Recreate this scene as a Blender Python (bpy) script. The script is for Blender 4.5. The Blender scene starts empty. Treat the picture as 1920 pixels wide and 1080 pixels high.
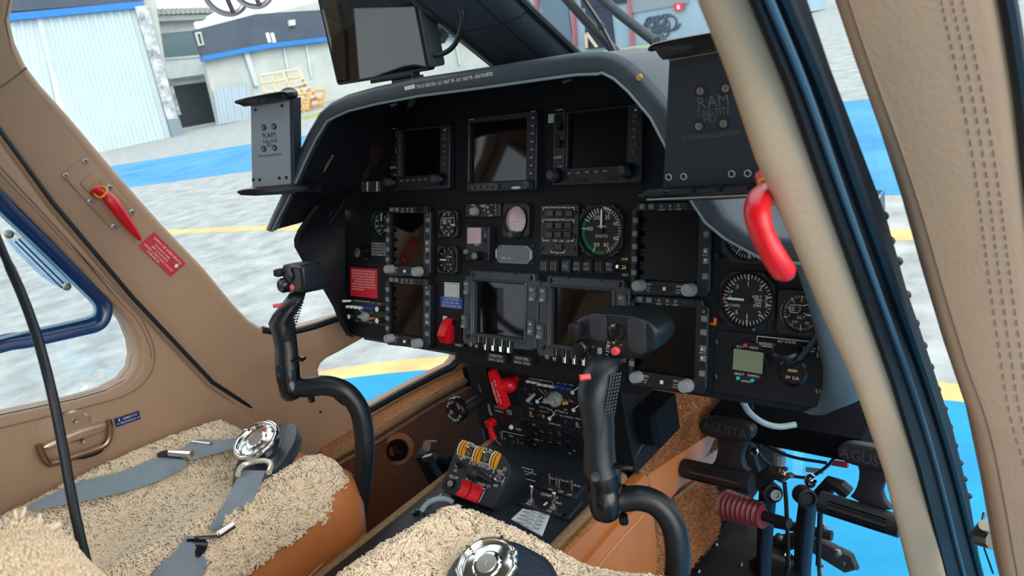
import bpy, bmesh, math, random
from mathutils import Vector, Matrix
from mathutils.geometry import tessellate_polygon
import numpy as np
random.seed(7)
rng = np.random.default_rng(7)
SC = bpy.context.scene
COL = SC.collection

# ------------------------------------------------------------------ camera
# camera axes in world space (x right, y down, z forward), world: x = aircraft right, y = nose, z = up, ground z = 0
CX = Vector((0.7622, 0.6190, -0.1895)).normalized()
CZ = Vector((-0.6446, 0.6987, -0.3102)); CZ = (CZ - CX*CZ.dot(CX)).normalized()
CY = CZ.cross(CX)
CAM = Vector((0.837, -0.973, 1.750)); F = 1400.0
cd = bpy.data.cameras.new('camera'); co = bpy.data.objects.new('camera', cd); COL.objects.link(co)
co.matrix_world = Matrix(((CX.x, -CY.x, -CZ.x, CAM.x), (CX.y, -CY.y, -CZ.y, CAM.y), (CX.z, -CY.z, -CZ.z, CAM.z), (0, 0, 0, 1)))
cd.sensor_width = 36.0; cd.lens = F/1920*36.0; cd.clip_start = 0.02; cd.clip_end = 600
cd.dof.use_dof = True; cd.dof.focus_distance = 1.2; cd.dof.aperture_fstop = 11
SC.camera = co
# ------------------------------------------------------------------ light: bright overcast sky
world = bpy.data.worlds.new('overcast_sky'); SC.world = world; world.use_nodes = True
wn = world.node_tree.nodes; wl = world.node_tree.links
bg = wn['Background']; bg.inputs['Color'].default_value = (0.90, 0.96, 1.0, 1); bg.inputs['Strength'].default_value = 1.45
sl = bpy.data.lights.new('sun', 'SUN'); sl.energy = 1.9; sl.angle = math.radians(50); sl.color = (1, .97, .93)
so = bpy.data.objects.new('sun', sl); COL.objects.link(so)
so.rotation_euler = Vector((-.85, .30, -.52)).to_track_quat('-Z', 'Y').to_euler()
SC.view_settings.view_transform = 'Standard'; SC.view_settings.look = 'None'
SC.view_settings.gamma = 1.0; SC.view_settings.exposure = 0.28; SC.view_settings.use_curve_mapping = False

# ------------------------------------------------------------------ pixel -> place helpers
def ray(px, py): return CX*((px-960)/F) + CY*((py-540)/F) + CZ
def onp(px, py, P, N):
    d = ray(px, py); N = Vector(N); return CAM + d*((Vector(P)-CAM).dot(N)/d.dot(N))
def at(px, py, ax, val):
    d = ray(px, py); return CAM + d*((val-CAM[ax])/d[ax])
def dp(px, py, D): return CAM + ray(px, py)*D
def proj(P):
    q = Vector(P)-CAM; z = q.dot(CZ); return (960+F*q.dot(CX)/z, 540+F*q.dot(CY)/z, z)
TILT = math.radians(18.3)
PX_, PV, PN = Vector((1, 0, 0)), Vector((0, math.sin(TILT), math.cos(TILT))), Vector((0, -math.cos(TILT), math.sin(TILT)))
PO = Vector((0, 0, 1.464))
def pw(u, v, n=0.0): return PO + PX_*u + PV*v + PN*n
def puv(px, py, n=0.0):
    q = onp(px, py, PO+PN*n, PN)-PO; return (q.dot(PX_), q.dot(PV))
def frame(o, x, z):
    x = Vector(x).normalized(); z = Vector(z); z = (z-x*z.dot(x)).normalized(); y = z.cross(x)
    return Matrix(((x.x, y.x, z.x, o[0]), (x.y, y.y, z.y, o[1]), (x.z, y.z, z.z, o[2]), (0, 0, 0, 1)))
def pframe(u, v, n=0.0): return frame(pw(u, v, n), PX_, PN)

# ------------------------------------------------------------------ materials
def lin(c): return c/12.92 if c <= .04045 else ((c+.055)/1.055)**2.4
def rgb(r, g, b): return (lin(r/255), lin(g/255), lin(b/255), 1)
MATS = {}
def mat(name, col, rough=.5, metal=0.0, var=0.0, vscale=20.0, bump=0.0, bscale=200.0, spec=.5, emit=0.0, coat=0.0, col2=None, dist='noise', sheen=0.0, detail=6):
    if name in MATS: return MATS[name]
    m = bpy.data.materials.new(name); m.use_nodes = True; nt = m.node_tree; N, L = nt.nodes, nt.links
    b = N['Principled BSDF']; b.inputs['Roughness'].default_value = rough; b.inputs['Metallic'].default_value = metal
    b.inputs['Specular IOR Level'].default_value = spec; b.inputs['Base Color'].default_value = col
    if coat: b.inputs['Coat Weight'].default_value = coat; b.inputs['Coat Roughness'].default_value = .1
    if sheen: b.inputs['Sheen Weight'].default_value = sheen; b.inputs['Sheen Roughness'].default_value = .6
    if emit: b.inputs['Emission Color'].default_value = col; b.inputs['Emission Strength'].default_value = emit
    tc = N.new('ShaderNodeTexCoord')
    if var or col2:
        if dist == 'wave':
            t = N.new('ShaderNodeTexWave'); t.inputs['Scale'].default_value = vscale; t.inputs['Distortion'].default_value = 0
        else:
            t = N.new('ShaderNodeTexNoise'); t.inputs['Scale'].default_value = vscale; t.inputs['Detail'].default_value = detail; t.inputs['Roughness'].default_value = .65
        L.new(tc.outputs['Object'], t.inputs['Vector'])
        r = N.new('ShaderNodeValToRGB'); r.color_ramp.elements[0].position = .3; r.color_ramp.elements[1].position = .7
        c2 = col2 or tuple(min(1, c*(1+var)) for c in col[:3])+(1,)
        c1 = col if col2 else tuple(c*(1-var) for c in col[:3])+(1,)
        r.color_ramp.elements[0].color = c1; r.color_ramp.elements[1].color = c2
        L.new(t.outputs[0], r.inputs[0]); L.new(r.outputs[0], b.inputs['Base Color'])
    if bump:
        t2 = N.new('ShaderNodeTexNoise'); t2.inputs['Scale'].default_value = bscale; t2.inputs['Detail'].default_value = 4
        L.new(tc.outputs['Object'], t2.inputs['Vector'])
        bp = N.new('ShaderNodeBump'); bp.inputs['Strength'].default_value = bump; bp.inputs['Distance'].default_value = .004
        L.new(t2.outputs[0], bp.inputs['Height']); L.new(bp.outputs[0], b.inputs['Normal'])
    MATS[name] = m; return m
def glass(name, tint=(1, 1, 1, 1), fac=.06, rough=0.0, gcol=(1, 1, 1, 1)):
    m = bpy.data.materials.new(name); m.use_nodes = True; nt = m.node_tree; N, L = nt.nodes, nt.links
    N.remove(N['Principled BSDF'])
    t = N.new('ShaderNodeBsdfTransparent'); t.inputs[0].default_value = tint
    g = N.new('ShaderNodeBsdfGlossy'); g.inputs['Roughness'].default_value = rough; g.inputs['Color'].default_value = gcol
    mx = N.new('ShaderNodeMixShader'); mx.inputs[0].default_value = fac
    L.new(t.outputs[0], mx.inputs[1]); L.new(g.outputs[0], mx.inputs[2]); L.new(mx.outputs[0], N['Material Output'].inputs[0])
    MATS[name] = m; return m

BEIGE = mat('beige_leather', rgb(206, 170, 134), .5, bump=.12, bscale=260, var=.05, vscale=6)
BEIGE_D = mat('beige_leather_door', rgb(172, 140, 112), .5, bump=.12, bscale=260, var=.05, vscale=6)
TAN = mat('caramel_leather', rgb(190, 116, 64), .42, bump=.15, bscale=180, var=.1, vscale=9)
STITCH = mat('stitching', rgb(138, 110, 88), .8)
STITCH_L = mat('pale_stitching', rgb(220, 170, 120), .8)
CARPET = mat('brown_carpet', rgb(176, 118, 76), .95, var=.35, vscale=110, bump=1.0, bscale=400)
CARPET_D = mat('shaded_brown_carpet', rgb(112, 66, 40), .95, var=.3, vscale=150, bump=1.0, bscale=480)  # same brown carpet, its colour darkened for the shaded footwell
PIPING = mat('carpet_piping', rgb(140, 112, 78), .8, var=.3, vscale=200, bump=.6, bscale=400)
BLACK = mat('black_panel_paint', rgb(15, 19, 26), .6, bump=.08, bscale=700, var=.1, vscale=12, spec=.35)
HOOD = mat('charcoal_glareshield', rgb(46, 57, 66), .45, bump=.12, bscale=600, var=.08, vscale=8)
BEZ = mat('instrument_bezel', rgb(26, 31, 38), .45, var=.08, vscale=30)
BEZ_G = mat('grey_display_frame', rgb(58, 64, 70), .42, var=.06, vscale=30)
DARK = mat('matte_black', rgb(18, 20, 24), .6)
RUBBER = mat('black_rubber', rgb(22, 28, 34), .38, var=.1, vscale=10)
GLOSS = mat('glossy_black', rgb(16, 18, 22), .22)
SCREEN = mat('dark_screen_glass', rgb(3, 4, 6), .05, spec=.7)
SCREEN_M = mat('matte_screen_glass', rgb(3, 4, 7), .25, spec=.25)
SCREEN_R = mat('rosy_screen_glass', rgb(14, 9, 11), .05, spec=.5)  # rosy reflection tinted into the dark screen colour
WHITE = mat('white_marking', rgb(232, 232, 226), .6)
CREAM = mat('cream_marking', rgb(226, 222, 200), .6)
GREYM = mat('grey_marking', rgb(150, 154, 156), .6)
KEY = mat('grey_key_cap', rgb(118, 122, 124), .5, var=.05, vscale=40)
KNOB = mat('grey_knob', rgb(150, 156, 158), .45, var=.05, vscale=40)
RED = mat('red_paint', rgb(214, 12, 28), .38, coat=.12)
REDP = mat('red_placard', rgb(206, 30, 48), .45)
REDB = mat('coral_button', rgb(240, 90, 96), .35)
BLUEP = mat('blue_placard', rgb(20, 74, 165), .45)
NAVYP = mat('navy_placard', rgb(30, 42, 110), .4)
ORANGE = mat('orange_paint', rgb(255, 104, 30), .45)
AMBER = mat('amber_cap', rgb(214, 140, 60), .4)
YELLOWG = mat('yellow_guard', rgb(226, 160, 40), .45)
GREENM = mat('green_arc', rgb(40, 180, 120), .6)
TEAL = mat('teal_cap', rgb(40, 190, 180), .4)
STEEL = mat('polished_steel', rgb(220, 220, 216), .12, metal=1.0)
CHROME = mat('chrome', rgb(240, 240, 238), .06, metal=1.0)
BRASS = mat('brass', rgb(200, 170, 90), .25, metal=1.0)
DULLM = mat('dull_metal', rgb(150, 150, 145), .4, metal=1.0)
LCD = mat('lcd_green', rgb(128, 138, 112), .35)
PAPER = mat('paper', rgb(214, 226, 232), .7)
INK = mat('ink', rgb(40, 48, 58), .7)
WEB = mat('grey_webbing', rgb(140, 154, 164), .55, bump=.4, bscale=900, var=.08, vscale=40)
NAVYL = mat('navy_leather', rgb(40, 50, 62), .35, bump=.25, bscale=160)
WOOL = mat('cream_wool', rgb(246, 224, 190), .85, var=.07, vscale=30, sheen=.5)
WOOLB = mat('wool_backing', rgb(244, 222, 188), .95)
BLUEF = mat('blue_vent_frame', rgb(8, 52, 104), .22, coat=.3)
YEL = mat('yellowed_fabric_tab', rgb(150, 140, 90), .7)
GLASS = glass('window_glass', (.97, .99, 1, 1), .05)
GLASS_B = glass('acrylic_handle', (.72, .86, .98, 1), .22, .15)
BOOT = mat('red_rubber_boot', rgb(130, 42, 46), .45)
CABLEG = mat('grey_cable', rgb(150, 168, 172), .5)
NAVYM = mat('navy_painted_metal', rgb(28, 52, 72), .45)

# ------------------------------------------------------------------ mesh builder
class MB:
    def __init__(s): s.v = []; s.f = []
    def add(s, vs, fs, M=None):
        o = len(s.v)
        if M is not None: vs = [M @ Vector(p) for p in vs]
        s.v.extend([tuple(p) for p in vs]); s.f.extend([tuple(i+o for i in q) for q in fs]); return s
    def box(s, c, d, ch=0.0, M=None):          # box with chamfered top (local +z)
        x, y, z = c; a, b, h = d[0]/2, d[1]/2, d[2]/2
        if not ch:
            vs = [(x+i*a, y+j*b, z+k*h) for k in (-1, 1) for (i, j) in ((-1, -1), (1, -1), (1, 1), (-1, 1))]
            fs = [(3, 2, 1, 0), (4, 5, 6, 7)]+[(i, (i+1) % 4, 4+(i+1) % 4, 4+i) for i in range(4)]
        else:
            vs = []
            for zz, t in ((-h, 0), (h-ch, 0), (h, ch)):
                vs += [(x+i*(a-t), y+j*(b-t), z+zz) for (i, j) in ((-1, -1), (1, -1), (1, 1), (-1, 1))]
            fs = [(3, 2, 1, 0), (8, 9, 10, 11)]+[(r*4+i, r*4+(i+1) % 4, r*4+4+(i+1) % 4, r*4+4+i) for r in (0, 1) for i in range(4)]
        return s.add(vs, fs, M)
    def loft(s, rings, cap=True, close=True, M=None):
        n = len(rings[0]); vs = [p for r in rings for p in r]; fs = []
        for k in range(len(rings)-1):
            for i in range(n if close else n-1):
                j = (i+1) % n; fs.append((k*n+i, k*n+j, k*n+n+j, k*n+n+i))
        if cap: fs.append(tuple(reversed(range(n)))); fs.append(tuple(range((len(rings)-1)*n, len(rings)*n)))
        return s.add(vs, fs, M)
    def lathe(s, prof, n=24, M=None, cap=True):   # profile [(r,z)] about local z
        rings = [[(r*math.cos(2*math.pi*i/n), r*math.sin(2*math.pi*i/n), z) for i in range(n)] for r, z in prof]
        return s.loft(rings, cap, True, M)
    def cyl(s, p0, p1, r0, r1=None, n=16, cap=True):
        p0, p1 = Vector(p0), Vector(p1); r1 = r0 if r1 is None else r1
        d = (p1-p0); L = d.length; M = Matrix.Translation(p0) @ d.to_track_quat('Z', 'Y').to_matrix().to_4x4()
        return s.lathe([(r0, 0), (r1, L)], n, M, cap)
    def tube(s, pts, r, n=12, closed=False, cap=True, flat=None, up=None):
        pts = [Vector(p) for p in pts]; m = len(pts); rs = r if isinstance(r, (list, tuple)) else [r]*m
        T = []
        for i in range(m):
            a = pts[(i-1) % m] if (closed or i) else pts[0]; b = pts[(i+1) % m] if (closed or i < m-1) else pts[-1]
            T.append((b-a).normalized())
        nrm = T[0].orthogonal().normalized() if up is None else (Vector(up)-T[0]*T[0].dot(Vector(up))).normalized()
        rings = []
        for i in range(m):
            nrm = (nrm - T[i]*nrm.dot(T[i])).normalized(); bi = T[i].cross(nrm)
            fx, fy = (1, 1) if flat is None else flat
            rings.append([tuple(pts[i]+nrm*(rs[i]*fx*math.cos(2*math.pi*k/n))+bi*(rs[i]*fy*math.sin(2*math.pi*k/n))) for k in range(n)])
        if closed: rings.append(rings[0]); cap = False
        return s.loft(rings, cap)
    def sphere(s, c, r, n=12, m=8, sc=(1, 1, 1), M=None):
        rings = [[(c[0]+sc[0]*r*math.sin(a)*math.cos(2*math.pi*i/n), c[1]+sc[1]*r*math.sin(a)*math.sin(2*math.pi*i/n), c[2]-sc[2]*r*math.cos(a)) for i in range(n)]
                 for a in [math.pi*(k+.15)/(m+.3) for k in range(m+1)]]
        return s.loft(rings, True, True, M)
    def plate(s, outer, holes=(), z0=0.0, z1=.01, bev=0.0, segs=1, M=None, back=True):
        def ccw(l, want):
            a = sum(l[i][0]*l[(i+1) % len(l)][1]-l[(i+1) % len(l)][0]*l[i][1] for i in range(len(l)))
            return list(l) if (a > 0) == want else list(reversed(l))
        loops = [ccw(outer, True)]+[ccw(h, False) for h in holes]
        vs, fs, top, bot = [], [], [], []
        for l in loops:
            n = len(l); nm = []
            for i in range(n):
                a, b, c = Vector(l[i-1][:2]), Vector(l[i][:2]), Vector(l[(i+1) % n][:2])
                e1, e2 = (b-a), (c-b)
                if e1.length < 1e-9: e1 = e2
                if e2.length < 1e-9: e2 = e1
                e1 = e1.normalized(); e2 = e2.normalized(); q = Vector((-e1.y, e1.x))+Vector((-e2.y, e2.x))
                q = q.normalized() if q.length > 1e-6 else Vector((-e1.y, e1.x))
                k = max(.45, q.dot(Vector((-e1.y, e1.x)))); nm.append(q/k)
            st = [(0.0, z0)]
            if bev:
                for k in range(segs+1):
                    a = math.pi/2*k/segs; st.append((bev*(1-math.cos(a)), z1-bev+bev*math.sin(a)))
            else: st.append((0.0, z1))
            base = len(vs)
            for (ins, z) in st: vs += [(l[i][0]+nm[i].x*ins, l[i][1]+nm[i].y*ins, z) for i in range(n)]
            for k in range(len(st)-1):
                for i in range(n): j = (i+1) % n; fs.append((base+k*n+i, base+k*n+j, base+(k+1)*n+j, base+(k+1)*n+i))
            bot.append(list(range(base, base+n))); top.append(list(range(base+(len(st)-1)*n, base+len(st)*n)))
        for grp, flip in ((top, False), (bot, True)):
            if flip and not back: continue
            idx = [i for g in grp for i in g]; tri = tessellate_polygon([[Vector((vs[i][0], vs[i][1], 0)) for i in g] for g in grp])
            for t in tri:
                q = [idx[k] for k in t]; a, b, c = [vs[i] for i in q]
                ar = (b[0]-a[0])*(c[1]-a[1])-(c[0]-a[0])*(b[1]-a[1])
                if (ar > 0) == flip: q.reverse()
                fs.append(tuple(q))
        return s.add(vs, fs, M)
    def build(s, name, m, parent=None, M=None, smooth=35, label=None, kind=None):
        me = bpy.data.meshes.new(name); me.from_pydata(s.v, [], s.f); me.materials.append(m)
        if smooth:
            me.polygons.foreach_set('use_smooth', [True]*len(me.polygons)); me.set_sharp_from_angle(angle=math.radians(smooth))
        o = bpy.data.objects.new(name, me); COL.objects.link(o)
        if parent: o.parent = parent
        if M is not None: o.matrix_local = M
        if label: o['label'] = label
        if kind: o['kind'] = kind
        return o
def rrect(x0, y0, x1, y1, r=0.0, n=3):
    if r <= 0: return [(x0, y0), (x1, y0), (x1, y1), (x0, y1)]
    out = []
    for cx, cy, a0 in ((x1-r, y1-r, 0), (x0+r, y1-r, 90), (x0+r, y0+r, 180), (x1-r, y0+r, 270)):
        for k in range(n+1):
            a = math.radians(a0+90*k/n); out.append((cx+r*math.cos(a), cy+r*math.sin(a)))
    return out
def roundpoly(pts, r, n=3):
    out = []; m = len(pts)
    for i in range(m):
        a, b, c = Vector(pts[i-1][:2]), Vector(pts[i][:2]), Vector(pts[(i+1) % m][:2]); p = b+(a-b).normalized()*r; q = b+(c-b).normalized()*r
        for k in range(n+1): t = k/n; out.append(tuple(p*(1-t)**2+b*2*t*(1-t)+q*t*t))
    return out
def circ(cx, cy, r, n=24, ry=None): return [(cx+r*math.cos(2*math.pi*i/n), cy+(ry or r)*math.sin(2*math.pi*i/n)) for i in range(n)]
def chaikin(p, it=2, closed=True):
    p = [Vector(q) for q in p]
    for _ in range(it):
        q = []; n = len(p)
        for i in range(n if closed else n-1):
            a, b = p[i], p[(i+1) % n]; q += [a*.75+b*.25, a*.25+b*.75]
        if not closed: q = [p[0]]+q+[p[-1]]
        p = q
    return p
def catmull(p, k=6, closed=False):
    p = [Vector(q) for q in p]; n = len(p); out = []
    for i in range(n if closed else n-1):
        a, b, c, d = (p[(i-1) % n] if closed or i else p[0]*2-p[1]), p[i], p[(i+1) % n], (p[(i+2) % n] if closed or i < n-2 else p[-1]*2-p[-2])
        for j in range(k):
            t = j/k; out.append(.5*((2*b)+(c-a)*t+(2*a-5*b+4*c-d)*t*t+(3*b-a-3*c+d)*t**3))
    if not closed: out.append(p[-1])
    return out
def thing(name, label, cat, M=None, group=None, kind=None):
    o = bpy.data.objects.new(name, None); o.empty_display_size = .02; COL.objects.link(o)
    if M is not None: o.matrix_world = M
    return tag(o, label, cat, group, kind)
def tag(o, label, cat=None, group=None, kind=None):
    o['label'] = label
    if cat: o['category'] = cat
    if group: o['group'] = group
    if kind: o['kind'] = kind
    return o
def copy_tree(o, M=None, parent=None):
    c = o.copy(); COL.objects.link(c)
    if parent: c.parent = parent
    if M is not None: c.matrix_world = M
    for ch in o.children: copy_tree(ch, None, c)
    return c
# ------------------------------------------------------------------ lettering (glyph meshes from the built-in font)
GLY = {}
def load_glyphs():
    chars = sorted(set('ABCDEFGHIJKLMNOPQRSTUVWXYZabcdefghijklmnopqrstuvwxyz0123456789.,-/:()ÇÃÊÉ%'))
    obs = []
    for c in chars:
        cu = bpy.data.curves.new('g', 'FONT'); cu.body = c; cu.resolution_u = 2; cu.size = 1
        o = bpy.data.objects.new('g', cu); COL.objects.link(o); obs.append((c, o, cu))
    dg = bpy.context.evaluated_depsgraph_get()
    for c, o, cu in obs:
        me = bpy.data.meshes.new_from_object(o.evaluated_get(dg))
        vs = [tuple(v.co) for v in me.vertices]; fs = [tuple(p.vertices) for p in me.polygons]
        if vs:
            x0 = min(v[0] for v in vs); x1 = max(v[0] for v in vs); GLY[c] = ([(v[0]-x0, v[1], 0) for v in vs], fs, x1-x0)
        bpy.data.meshes.remove(me)
    for c, o, cu in obs: bpy.data.objects.remove(o); bpy.data.curves.remove(cu)
load_glyphs()
def text(mb, s, h, x=0, y=0, z=0, align='c', sx=1.0, M=None, width=None, rot=0, th=0.0):
    """adds a line of lettering, cap height h, anchored at (x,y) baseline-middle"""
    sc = h/.72; gap = .09; w = 0
    for c in s: w += (GLY[c][2] if c in GLY else .25)+gap
    w = (w-gap)*sc*sx
    if width: sx *= width/w; w = width
    cx = {'c': -w/2, 'l': 0, 'r': -w}[align]; R = Matrix.Translation((x, y, z)) @ Matrix.Rotation(rot, 4, 'Z')
    if M is not None: R = M @ R
    for c in s:
        if c in GLY:
            vs, fs, gw = GLY[c]
            q = [(cx+v[0]*sc*sx, v[1]*sc-h/2, 0) for v in vs]
            mb.add(q, fs, R); cx += (gw+gap)*sc*sx
        else: cx += (.25+gap)*sc*sx
    return mb
# ================================================================== outside: ground and buildings
CONC = mat('worn_concrete', rgb(132, 137, 137), .9, col2=rgb(182, 188, 186), vscale=3.0, bump=.3, bscale=60, detail=15)
PADB = mat('blue_ground_paint', rgb(0, 130, 182), .75, col2=rgb(14, 158, 202), vscale=2.2, detail=10)
PADB2 = mat('faded_blue_ground_paint', rgb(26, 122, 178), .8, col2=rgb(80, 160, 200), vscale=.6, detail=10)
PADY = mat('yellow_ground_paint', rgb(200, 164, 104), .8, col2=rgb(226, 196, 134), vscale=3.0, detail=10)
GRASS = mat('dry_grass', rgb(120, 150, 70), .95, col2=rgb(170, 180, 110), vscale=3)
def gpt(px, py): q = at(px, py, 2, 0); return (q.x, q.y)
def gplate(name, pts, z, m, parent):
    return MB().plate(pts, (), 0, z, 0).build(name, m, parent, smooth=0)
g = MB().plate([(-140, -60), (60, -60), (60, 160), (-140, 160)], (), -.3, 0).build('ground', CONC, smooth=0)
tag(g, 'pale worn concrete apron around the aircraft', 'ground', kind='structure')
brd = [(-3.45, -6), (-3.45, -2), (-3.48, .4), (-3.42, 1.05), (-3.16, 1.41), (-2.35, 1.87), (-1.2, 2.15), (.19, 2.31), (3, 2.35), (6, 2.2)]
brd = [tuple(p)[:2] for p in catmull([(a, b, 0) for a, b in brd], 5)]
inn = [(x+.10, y-.15) for x, y in brd]
gplate('painted_pad', inn+[(6, -6.2)], .004, PADB, g)
gplate('pad_border', brd+list(reversed(inn)), .005, PADY, g)
gplate('taxi_line', [(-30, 2.2), (-10.5, 3.95), (-8.2, 4.22), (-.6, 4.25), (8, 4.2), (8, 4.42), (-.6, 4.5), (-8.2, 4.45), (-10.5, 4.18), (-30, 2.45)], .004, PADY, g)
gplate('painted_lane', [(-60, -2), (-31.6, 4.6), (-19.9, 7.6), (-15.7, 8.6), (-9.5, 10.2), (-9.5, 17), (-24.3, 14.05), (-31.6, 12.25), (-60, 5.2)], .004, PADB2, g)
gplate('painted_lane', [(-4.5, 5.4), (4, 5.4), (4, 10.5), (-4.5, 10.5)], .004, PADB2, g)
gplate('painted_lane', [gpt(1150, 112), gpt(1230, 102), gpt(1320, 92), gpt(1320, 101), gpt(1240, 112), gpt(1160, 118)], .004, PADB2, g)
gplate('grass_patch', [gpt(1140, 98), gpt(1235, 84), gpt(1320, 72), gpt(1320, 79), gpt(1150, 102)], .05, GRASS, g)
gplate('grass_patch', [gpt(1225, 125), gpt(1330, 112), gpt(1330, 124), gpt(1235, 134)], .03, GRASS, g)
gplate('grass_patch', [gpt(555, 222), gpt(600, 212), gpt(600, 217), gpt(555, 227)], .05, GRASS, g)

class Facade:
    def __init__(s, p0, p1):
        s.O = at(*p0, 2, 0); d = at(*p1, 2, 0)-s.O; d.z = 0; s.D = d.normalized(); s.N = s.D.cross(Vector((0, 0, 1)))
        if s.N.dot(CAM-s.O) < 0: s.N = -s.N
        s.M = frame(s.O, s.D, s.N); s.flip = s.M.to_3x3().col[1].z < 0; s.I = s.M.inverted()
    def m(s, px, py, off=0.0): q = s.I @ onp(px, py, s.O+s.N*off, s.N); return (q.x, q.y)
    def plate(s, name, pts, z0, z1, m, parent, holes=(), bev=0.0):
        return MB().plate([s.m(*p, z1) for p in pts], [[s.m(*p, z1) for p in h] for h in holes], z0, z1, bev).build(name, m, parent, M=None, smooth=0)
    def loc(s, pts): return [s.m(*p) for p in pts]
W_SHEET = mat('white_corrugated_sheet', rgb(186, 202, 204), .6, var=.06, vscale=.4)
W_DARK = mat('charcoal_fascia', rgb(66, 80, 94), .7, var=.08, vscale=.8)
W_BLUE = mat('blue_trim_paint', rgb(20, 118, 190), .5)
W_STONE = mat('mottled_stone', rgb(96, 104, 110), .9, col2=rgb(220, 226, 228), vscale=2.2, detail=8)
W_GREY = mat('grey_plinth', rgb(124, 140, 150), .8)
W_WALL = mat('weathered_white_wall', rgb(196, 204, 206), .85, var=.15, vscale=.8, detail=8)
W_WIN = mat('dull_window_glass', rgb(88, 116, 122), .25)
W_DOOR = mat('dark_doorway', rgb(34, 46, 54), .5, var=.3, vscale=.7)
W_CREAM = mat('grimy_cream_wall', rgb(184, 190, 184), .85, var=.12, vscale=.5)
W_ROOF = mat('fibre_roof', rgb(150, 156, 154), .9, var=.15, vscale=2)
W_YEL = mat('faded_yellow_steel', rgb(220, 200, 168), .7); W_ORA = mat('orange_steel', rgb(222, 176, 110), .7)

# --- near hangar (left)
F1 = Facade((190, 285), (330, 255))
h1 = thing('hangar', 'large white hangar with tall corrugated sheet doors and blue roof trim', 'hangar', F1.M)
def corrug(F, quad, amp, pitch, z, name, m, parent, flipz=1):
    (s0, a0), (s1, a1), (s2, b1), (s3, b0) = F.m(*quad[0]), F.m(*quad[1]), F.m(*quad[2]), F.m(*quad[3])   # TL TR BR BL
    n = max(4, int(abs(s1-s0)/pitch)*4); mb = MB(); top, bot = [], []
    for i in range(n+1):
        t = i/n; k = amp*(1 if i % 4 in (0, 1) else -1)
        top.append((s0+(s1-s0)*t, a0+(a1-a0)*t, z+k)); bot.append((s3+(s2-s3)*t, b0+(b1-b0)*t, z+k))
    return mb.loft([bot, top], cap=False, close=False).build(name, m, parent, smooth=0)
corrug(F1, [(-60, 38), (68, 24), (128, 305), (-60, 380)], .05, .45, .06, 'door_leaf', W_SHEET, h1)
corrug(F1, [(74, 22), (252, 14), (322, 262), (140, 296)], .05, .45, .12, 'door_leaf', W_SHEET, h1)
F1.plate('door_post', [(66, 22), (75, 21), (142, 300), (130, 302)], .0, .2, W_WALL, h1)
F1.plate('wall', [(-400, 30), (275, -100), (330, 255), (-400, 520)], -1.2, 0, W_CREAM, h1)
F1.plate('trim_band', [(-200, 45), (268, 2), (271, 14), (-200, 60)], 0, .5, W_BLUE, h1)
F1.plate('fascia', [(-300, -60), (262, -140), (268, 3), (-300, 46)], 0, .35, W_DARK, h1)
F1.plate('pilaster', [(252, 12), (277, 10), (333, 222), (314, 226)], 0, .6, W_STONE, h1)
F1.plate('plinth', [(314, 224), (334, 221), (343, 255), (323, 260)], 0, .7, W_GREY, h1)
# --- middle annex
F2 = Facade((345, 246), (408, 232))
h2 = thing('annex_building', 'weathered white annex with a tinted upper window and a dark ground floor door', 'building', F2.M)
F2.plate('wall', [(272, 42), (362, 38), (412, 232), (333, 250)], -2, 0, W_WALL, h2)
F2.plate('pilaster', [(268, 20), (282, 18), (340, 215), (326, 218)], 0, .5, W_STONE, h2)
w_ = F2.plate('window', [(289, 63), (366, 56), (374, 104), (301, 110)], 0, .06, W_WIN, h2)
F2.plate('window_frame', [(286, 60), (368, 53), (377, 107), (299, 113)], 0, .12, W_CREAM, h2, [[(290, 64), (365, 57), (373, 103), (302, 109)]])
F2.plate('door_frame', [(314, 157), (388, 146), (413, 233), (340, 250)], 0, .14, W_CREAM, h2, [[(319, 162), (386, 153), (407, 228), (342, 240)]])
F2.plate('door', [(318, 161), (387, 152), (408, 229), (341, 241)], 0, .05, W_DOOR, h2)
F2.plate('ledge', [(300, 122), (384, 112), (420, 134), (318, 148)], 0, 1.1, W_WALL, h2)
F2.plate('eave', [(268, 28), (388, 27), (386, 36), (276, 41)], 0, 1.0, W_ROOF, h2)
mbr = MB()
for i in range(15):
    a = F2.m(262+i*9, 27-i*.25); mbr.cyl((a[0], a[1], -4), (a[0], a[1], 1.2), .22, n=10)
mbr.build('roof_sheet', W_ROOF, h2)
rail = MB(); DKR = mat('rail_iron', rgb(90, 96, 100), .6)
for (a, b) in (((384, 108), (412, 100)), ((386, 118), (414, 112)), ((387, 127), (416, 121)), ((412, 98), (421, 136)), ((384, 106), (390, 140))):
    p, q = F2.m(*a, 1), F2.m(*b, 1); rail.cyl((*p, 1), (*q, 1), .06, n=6)
rail.build('balcony_rail', DKR, h2)
# --- far hangar
F3 = Facade((408, 236), (560, 202))
h3 = thing('hangar', 'far hangar with charcoal fascia, blue stripe and grimy cream wall', 'hangar', F3.M)
F3.plate('wall', [(380, 100), (700, 0), (905, 60), (930, 140), (600, 195), (412, 236)], -.8, -.1, W_CREAM, h3)
F3.plate('fascia', [(364, 56), (480, 26), (612, 18), (760, 12), (930, 30), (930, 62), (780, 55), (613, 70), (500, 83), (380, 106)], -.1, .5, W_DARK, h3)
F3.plate('trim_band', [(380, 105), (500, 82), (613, 69), (780, 54), (930, 60), (930, 72), (780, 64), (613, 77), (500, 91), (382, 114)], -.1, .62, W_BLUE, h3)
F3.plate('gable', [(510, 24), (640, -8), (760, -30), (900, 10), (920, 30), (760, 12), (612, 18)], -2, -.2, W_CREAM, h3)
corrug(F3, [(398, 168), (468, 155), (474, 222), (410, 234)], .06, .5, .1, 'sliding_door', mat('grey_corrugated_sheet', rgb(170, 186, 196), .6, var=.06, vscale=.5), h3)
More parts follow.
